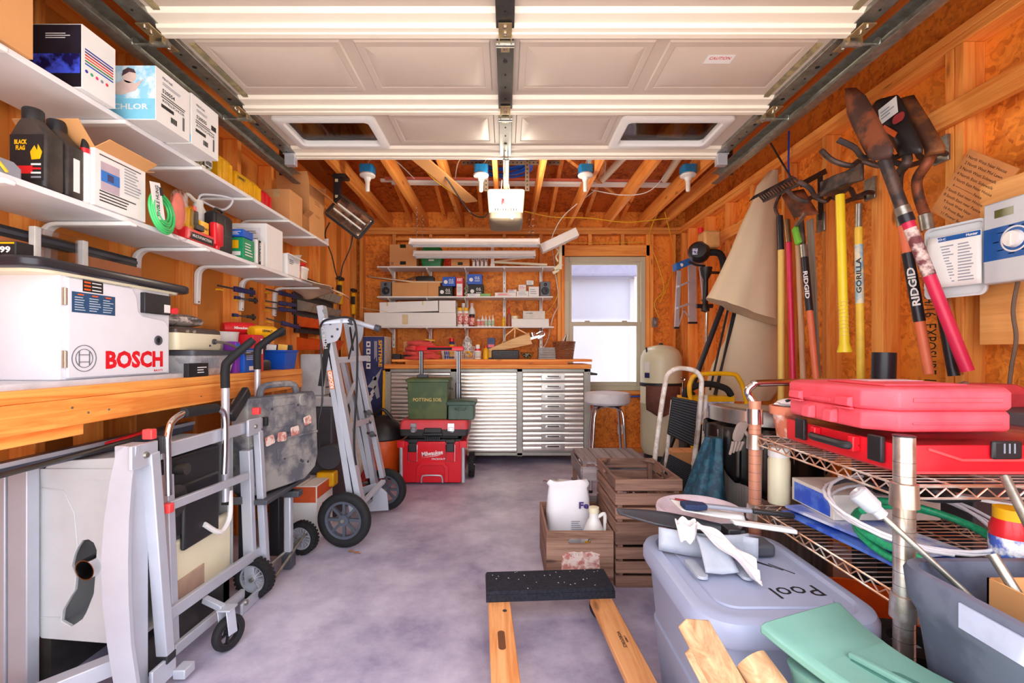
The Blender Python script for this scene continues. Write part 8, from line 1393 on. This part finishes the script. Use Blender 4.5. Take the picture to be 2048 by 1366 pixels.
p,q =Wp(1812,305,1.62),Wp(1797,400,1.66);b =B();b.tube(cr([p,Wp(1814,325,1.60),Wp(1797,352,1.64),q],5),.017,12);t.part('socket',b,iron);q =Wp(1797,405,1.66);q2 =Wp(1858,748,1.74);sleeve(t,q,q2,0,.14,.019,galv,'ferrule');sleeve(t,q,q2,.14,.34,.018,oh,'handle');s0 =sleeve(t,q,q2,.30,.70,.0205,bh,'grip');sleeve(t,q,q2,.70,1,.018,oh,'handle');pq =q.lerp(q2,.50);t.text('RIDGID',face(pq+V((-.015,-.0155,0)),(q-q2),V((-1,.8,0))),.16,.026,paper,s0,.03)
t =wt('square_shovel','square rusty brown shovel with a dark wooden handle, rightmost of the three','shovel',(1905,740),1.74)
blade(t,[((1800,205),(1828,190)),((1806,214),(1838,206)),((1820,242),(1860,240)),((1836,272),(1878,272)),((1850,300),(1893,296)),((1852,318),(1888,306))],1.70,-.03,mat('rust_brown',(140,84,42),.6,.25,kind='dirty',col2=(90,56,40),scale=9))
b =B();b.tube(cr([Wp(1862,312,1.70),Wp(1852,330,1.68),Wp(1834,360,1.70),Wp(1838,395,1.72),Wp(1850,430,1.72)],5),.019,12);t.part('socket',b,rust);q,q2 =Wp(1850,430,1.72),Wp(1908,752,1.76);sleeve(t,q,q2,0,.1,.0235,galv,'ferrule');sleeve(t,q,q2,.1,.42,.018,mat('amber_handle',(196,110,40),.5),'handle');sleeve(t,q,q2,.36,1,.019,bh,'grip')
b =B();b.tube([Wp(1892,560,1.79),Wp(1918,750,1.80)],.014,12);single('amber_stick',b,mat('amber_handle'),'amber wooden stick just right of the square shovel grip','stick')
b =B();p,q =Wp(1764,705,1.58),Wp(1755,800,1.60);b.lathe([(.038,0),(.042,0),(.042,.30),(.038,.30),(.038,0)],V((p.x,p.y,p.z-.30)),20,(.03,0,1),cap=False);single('black_pipe',b,bh,'short wide black plastic pipe standing behind the red case','pipe')
# cardboard list, controller, plywood
t =T('plywood_panel','plain plywood board screwed to the right wall under the irrigation controller','board',(1.855,1.70,1.10));b =B();b.box((1.838,1.30,1.10),(1.8585,1.765,1.71));t.part('board',b,mat('ply_z',(240,176,104),.5,kind='wood',col2=(226,156,84),axis=1)) 
sgm =face(V((1.8385,1.805,1.70)),(0,-.16,-.135),(0,-.135,.16));t =T('cardboard_list','brown cardboard sheet with a handwritten zone list on the right wall','sign',(1.84,1.80,1.55));b =B(sgm);b.box((-.115,-.12,-.004),(.115,.135,0));cs_ =t.part('sheet',b,mat('list_cardboard',(222,146,84),.75,amt=.04,scale=6))
for k,s in enumerate(('1 North West Near House','2 North West Mid Lawn','3 North West Sidewalk','4 North East Sidewalk','5 North East Near House','6 ~~~~~~~~~ Fence','7 South East near House','8 South East near Fence','9 South West Near','10 Front Bed','11 Flower Bed')):
    t.text(s,sgm @ Fr((-.012+.005*math.sin(k*2),.112-k*.0215,.0006)),min(.19,.0085*len(s)),.0105,ink,cs_,.0)
cgm =mat('controller_grey',(206,210,214),.45,amt=.02)
t =T('irrigation_controller','grey irrigation controller with a blue panel and dial on the plywood board','controller',(1.80,1.50,1.36));RX =lambda y,z:face((1.7395,y,z),(0,-1,0),(0,0,1))
b =B();b.box((1.775,1.42,1.32),(1.8375,1.655,1.60));bo =t.part('back_box',b,cgm,bev=.008);b =B();b.box((1.74,1.415,1.315),(1.7745,1.66,1.605));bo =t.part('front_panel',b,cgm,bev=.006)
t.patch(RX(1.535,1.455),.245,.115,mat('panel_blue',(22,92,170),.4),bo,'blue_panel');t.patch(RX(1.59,1.56),.06,.028,mat('lcd_olive',(104,104,60),.25),bo,'display');t.patch(RX(1.45,1.565),.022,.014,blue,bo,'arrow_button')
b =B();b.lathe([(0,.018),(.026,.016),(.030,.003),(.030,0)],(1.7395,1.555,1.46),28,(-1,0,0));b.box((1.72,1.552,1.44),(1.7235,1.558,1.478));dl =t.part('dial',b,white);b =B();b.torus((1.739,1.555,1.46),(1,0,0),.042,.003,32,5);t.part('dial_ring',b,paper,bo)
for k in range(7):a =math.radians(-120+40*k);t.patch(RX(1.555+.060*math.cos(a),1.46+.048*math.sin(a)),.02,.003,paper,bo,'printed_line')
t =T('controller_door','open grey controller door holding a curled instruction sheet, left of the blue panel','door',(1.76,1.76,1.30));b =B();M_ =face((1.728,1.755,1.425),(.30,-1,.0),(0,0,1));b.M =M_;b.rl([(-.022,.092,.135,.02),(-.004,.098,.142,.022),(0.0,.098,.142,.022),(.0,.090,.134,.02),(-.012,.088,.132,.02)],(0,0),5);dr =t.part('door_shell',b,cgm)
b =B(M_);b.grid(lambda u,v:(-.080+.165*u,-.10+.20*v,.004+.030*max(0,1-u*1.6-v*.5)**2),10,6);sh =t.part('instruction_sheet',b,paper,dr,solid=.0008);M5 =M_ @ Fr((.01,.088,.0055));t.patch(M5,.145,.018,mat('panel_blue'),dr,'printed_heading');t.text('PRO-C',M5 @ Fr((-.05,0,.0007)),.035,.009,paper,dr,.03);t.text('Hunter',M5 @ Fr((.048,0,.0007)),.035,.010,paper,dr,.03)
for k in range(2):lines(t,M_ @ Fr((-.02+.06*k,-.01,.0052)),.05,.15,13,gry,dr)
b =B();b.tube(cr([(1.80,1.60,1.32),(1.80,1.615,1.22),(1.805,1.61,1.12),(1.80,1.62,1.02),(1.79,1.62,.93)],6),.006,8);single('grey_cable',b,mat('cable_taupe',(110,92,80),.5),'grey cable hanging below the irrigation controller','cable')
# things behind the cart by the right wall
t =T('red_tool_pile','red and grey power tool lying on the shelf behind the cart at the right edge','power tool',(1.62,1.62,.8));b =B();b.rl([(.885,.14,.06,.03),(.93,.15,.07,.03),(.96,.10,.05,.03)],(1.66,1.60));t.part('housing',b,mat('dusty_red'));b =B();b.cyl((1.50,1.60,.93),(1.50,1.60,.955),.05,n=24);b.beam((1.42,1.58,.90),(1.60,1.58,.965),.014,.012);t.part('steel_arm',b,galv);b =B();b.rl([(.885,.05,.05,.02),(.94,.05,.05,.02)],(1.46,1.66));t.part('grey_body',b,gry)
t =T('side_table','dark low cabinet against the right wall behind the wire cart','cabinet',(1.6,1.65,0));b =B();b.box((1.44,1.40,.0),(1.83,1.90,.884));t.part('carcass',b,dgry,bev=.006)
b =B();b.tube([Wp(1530,268,1.62),Wp(1592,372,1.70)],.006,6);single('thin_rod',b,blk,'thin black rod slanting down to the garden rake head','rod')
b =B();b.tube(cr([Wp(1578,262,1.84),Wp(1577,330,1.84),Wp(1580,365,1.84)],4),.006,6);single('blue_wire',b,mat('blue_wire'),'short straight blue wire on the stud behind the garden rake','wire')
# stamp on the sheathing
b =text_mesh('OSB 7/16  24/16  EXPOSURE 1',.62,.06,0);MS =face((1.9492,2.09,1.25),(0,0,-1),(0,-1,0));b.v =[MS @ v for v in b.v];struct('grade_stamp',b,ink,wr)
# leaves and crumbs on the floor
for i,(px,py) in enumerate(((703,1105),(1090,963),(715,1108))):
    b =B();c_ =P(px,py,974/(py-705));b.grid(lambda u,v:(c_.x+.035*(u-.5),c_.y+.018*(v-.5)*math.sin(math.pi*u+.2),.003+.008*abs(v-.5)+.004*math.sin(4*u)),6,4);single('dry_leaf',b,mat('dry_leaf',(176,112,70),.8),['dry curled leaf on the open floor, left one of the pair','dry brown leaf on the floor in front of the steel cabinet','dry curled leaf on the open floor, right one of the pair'][i],'leaf',solid=.0008)
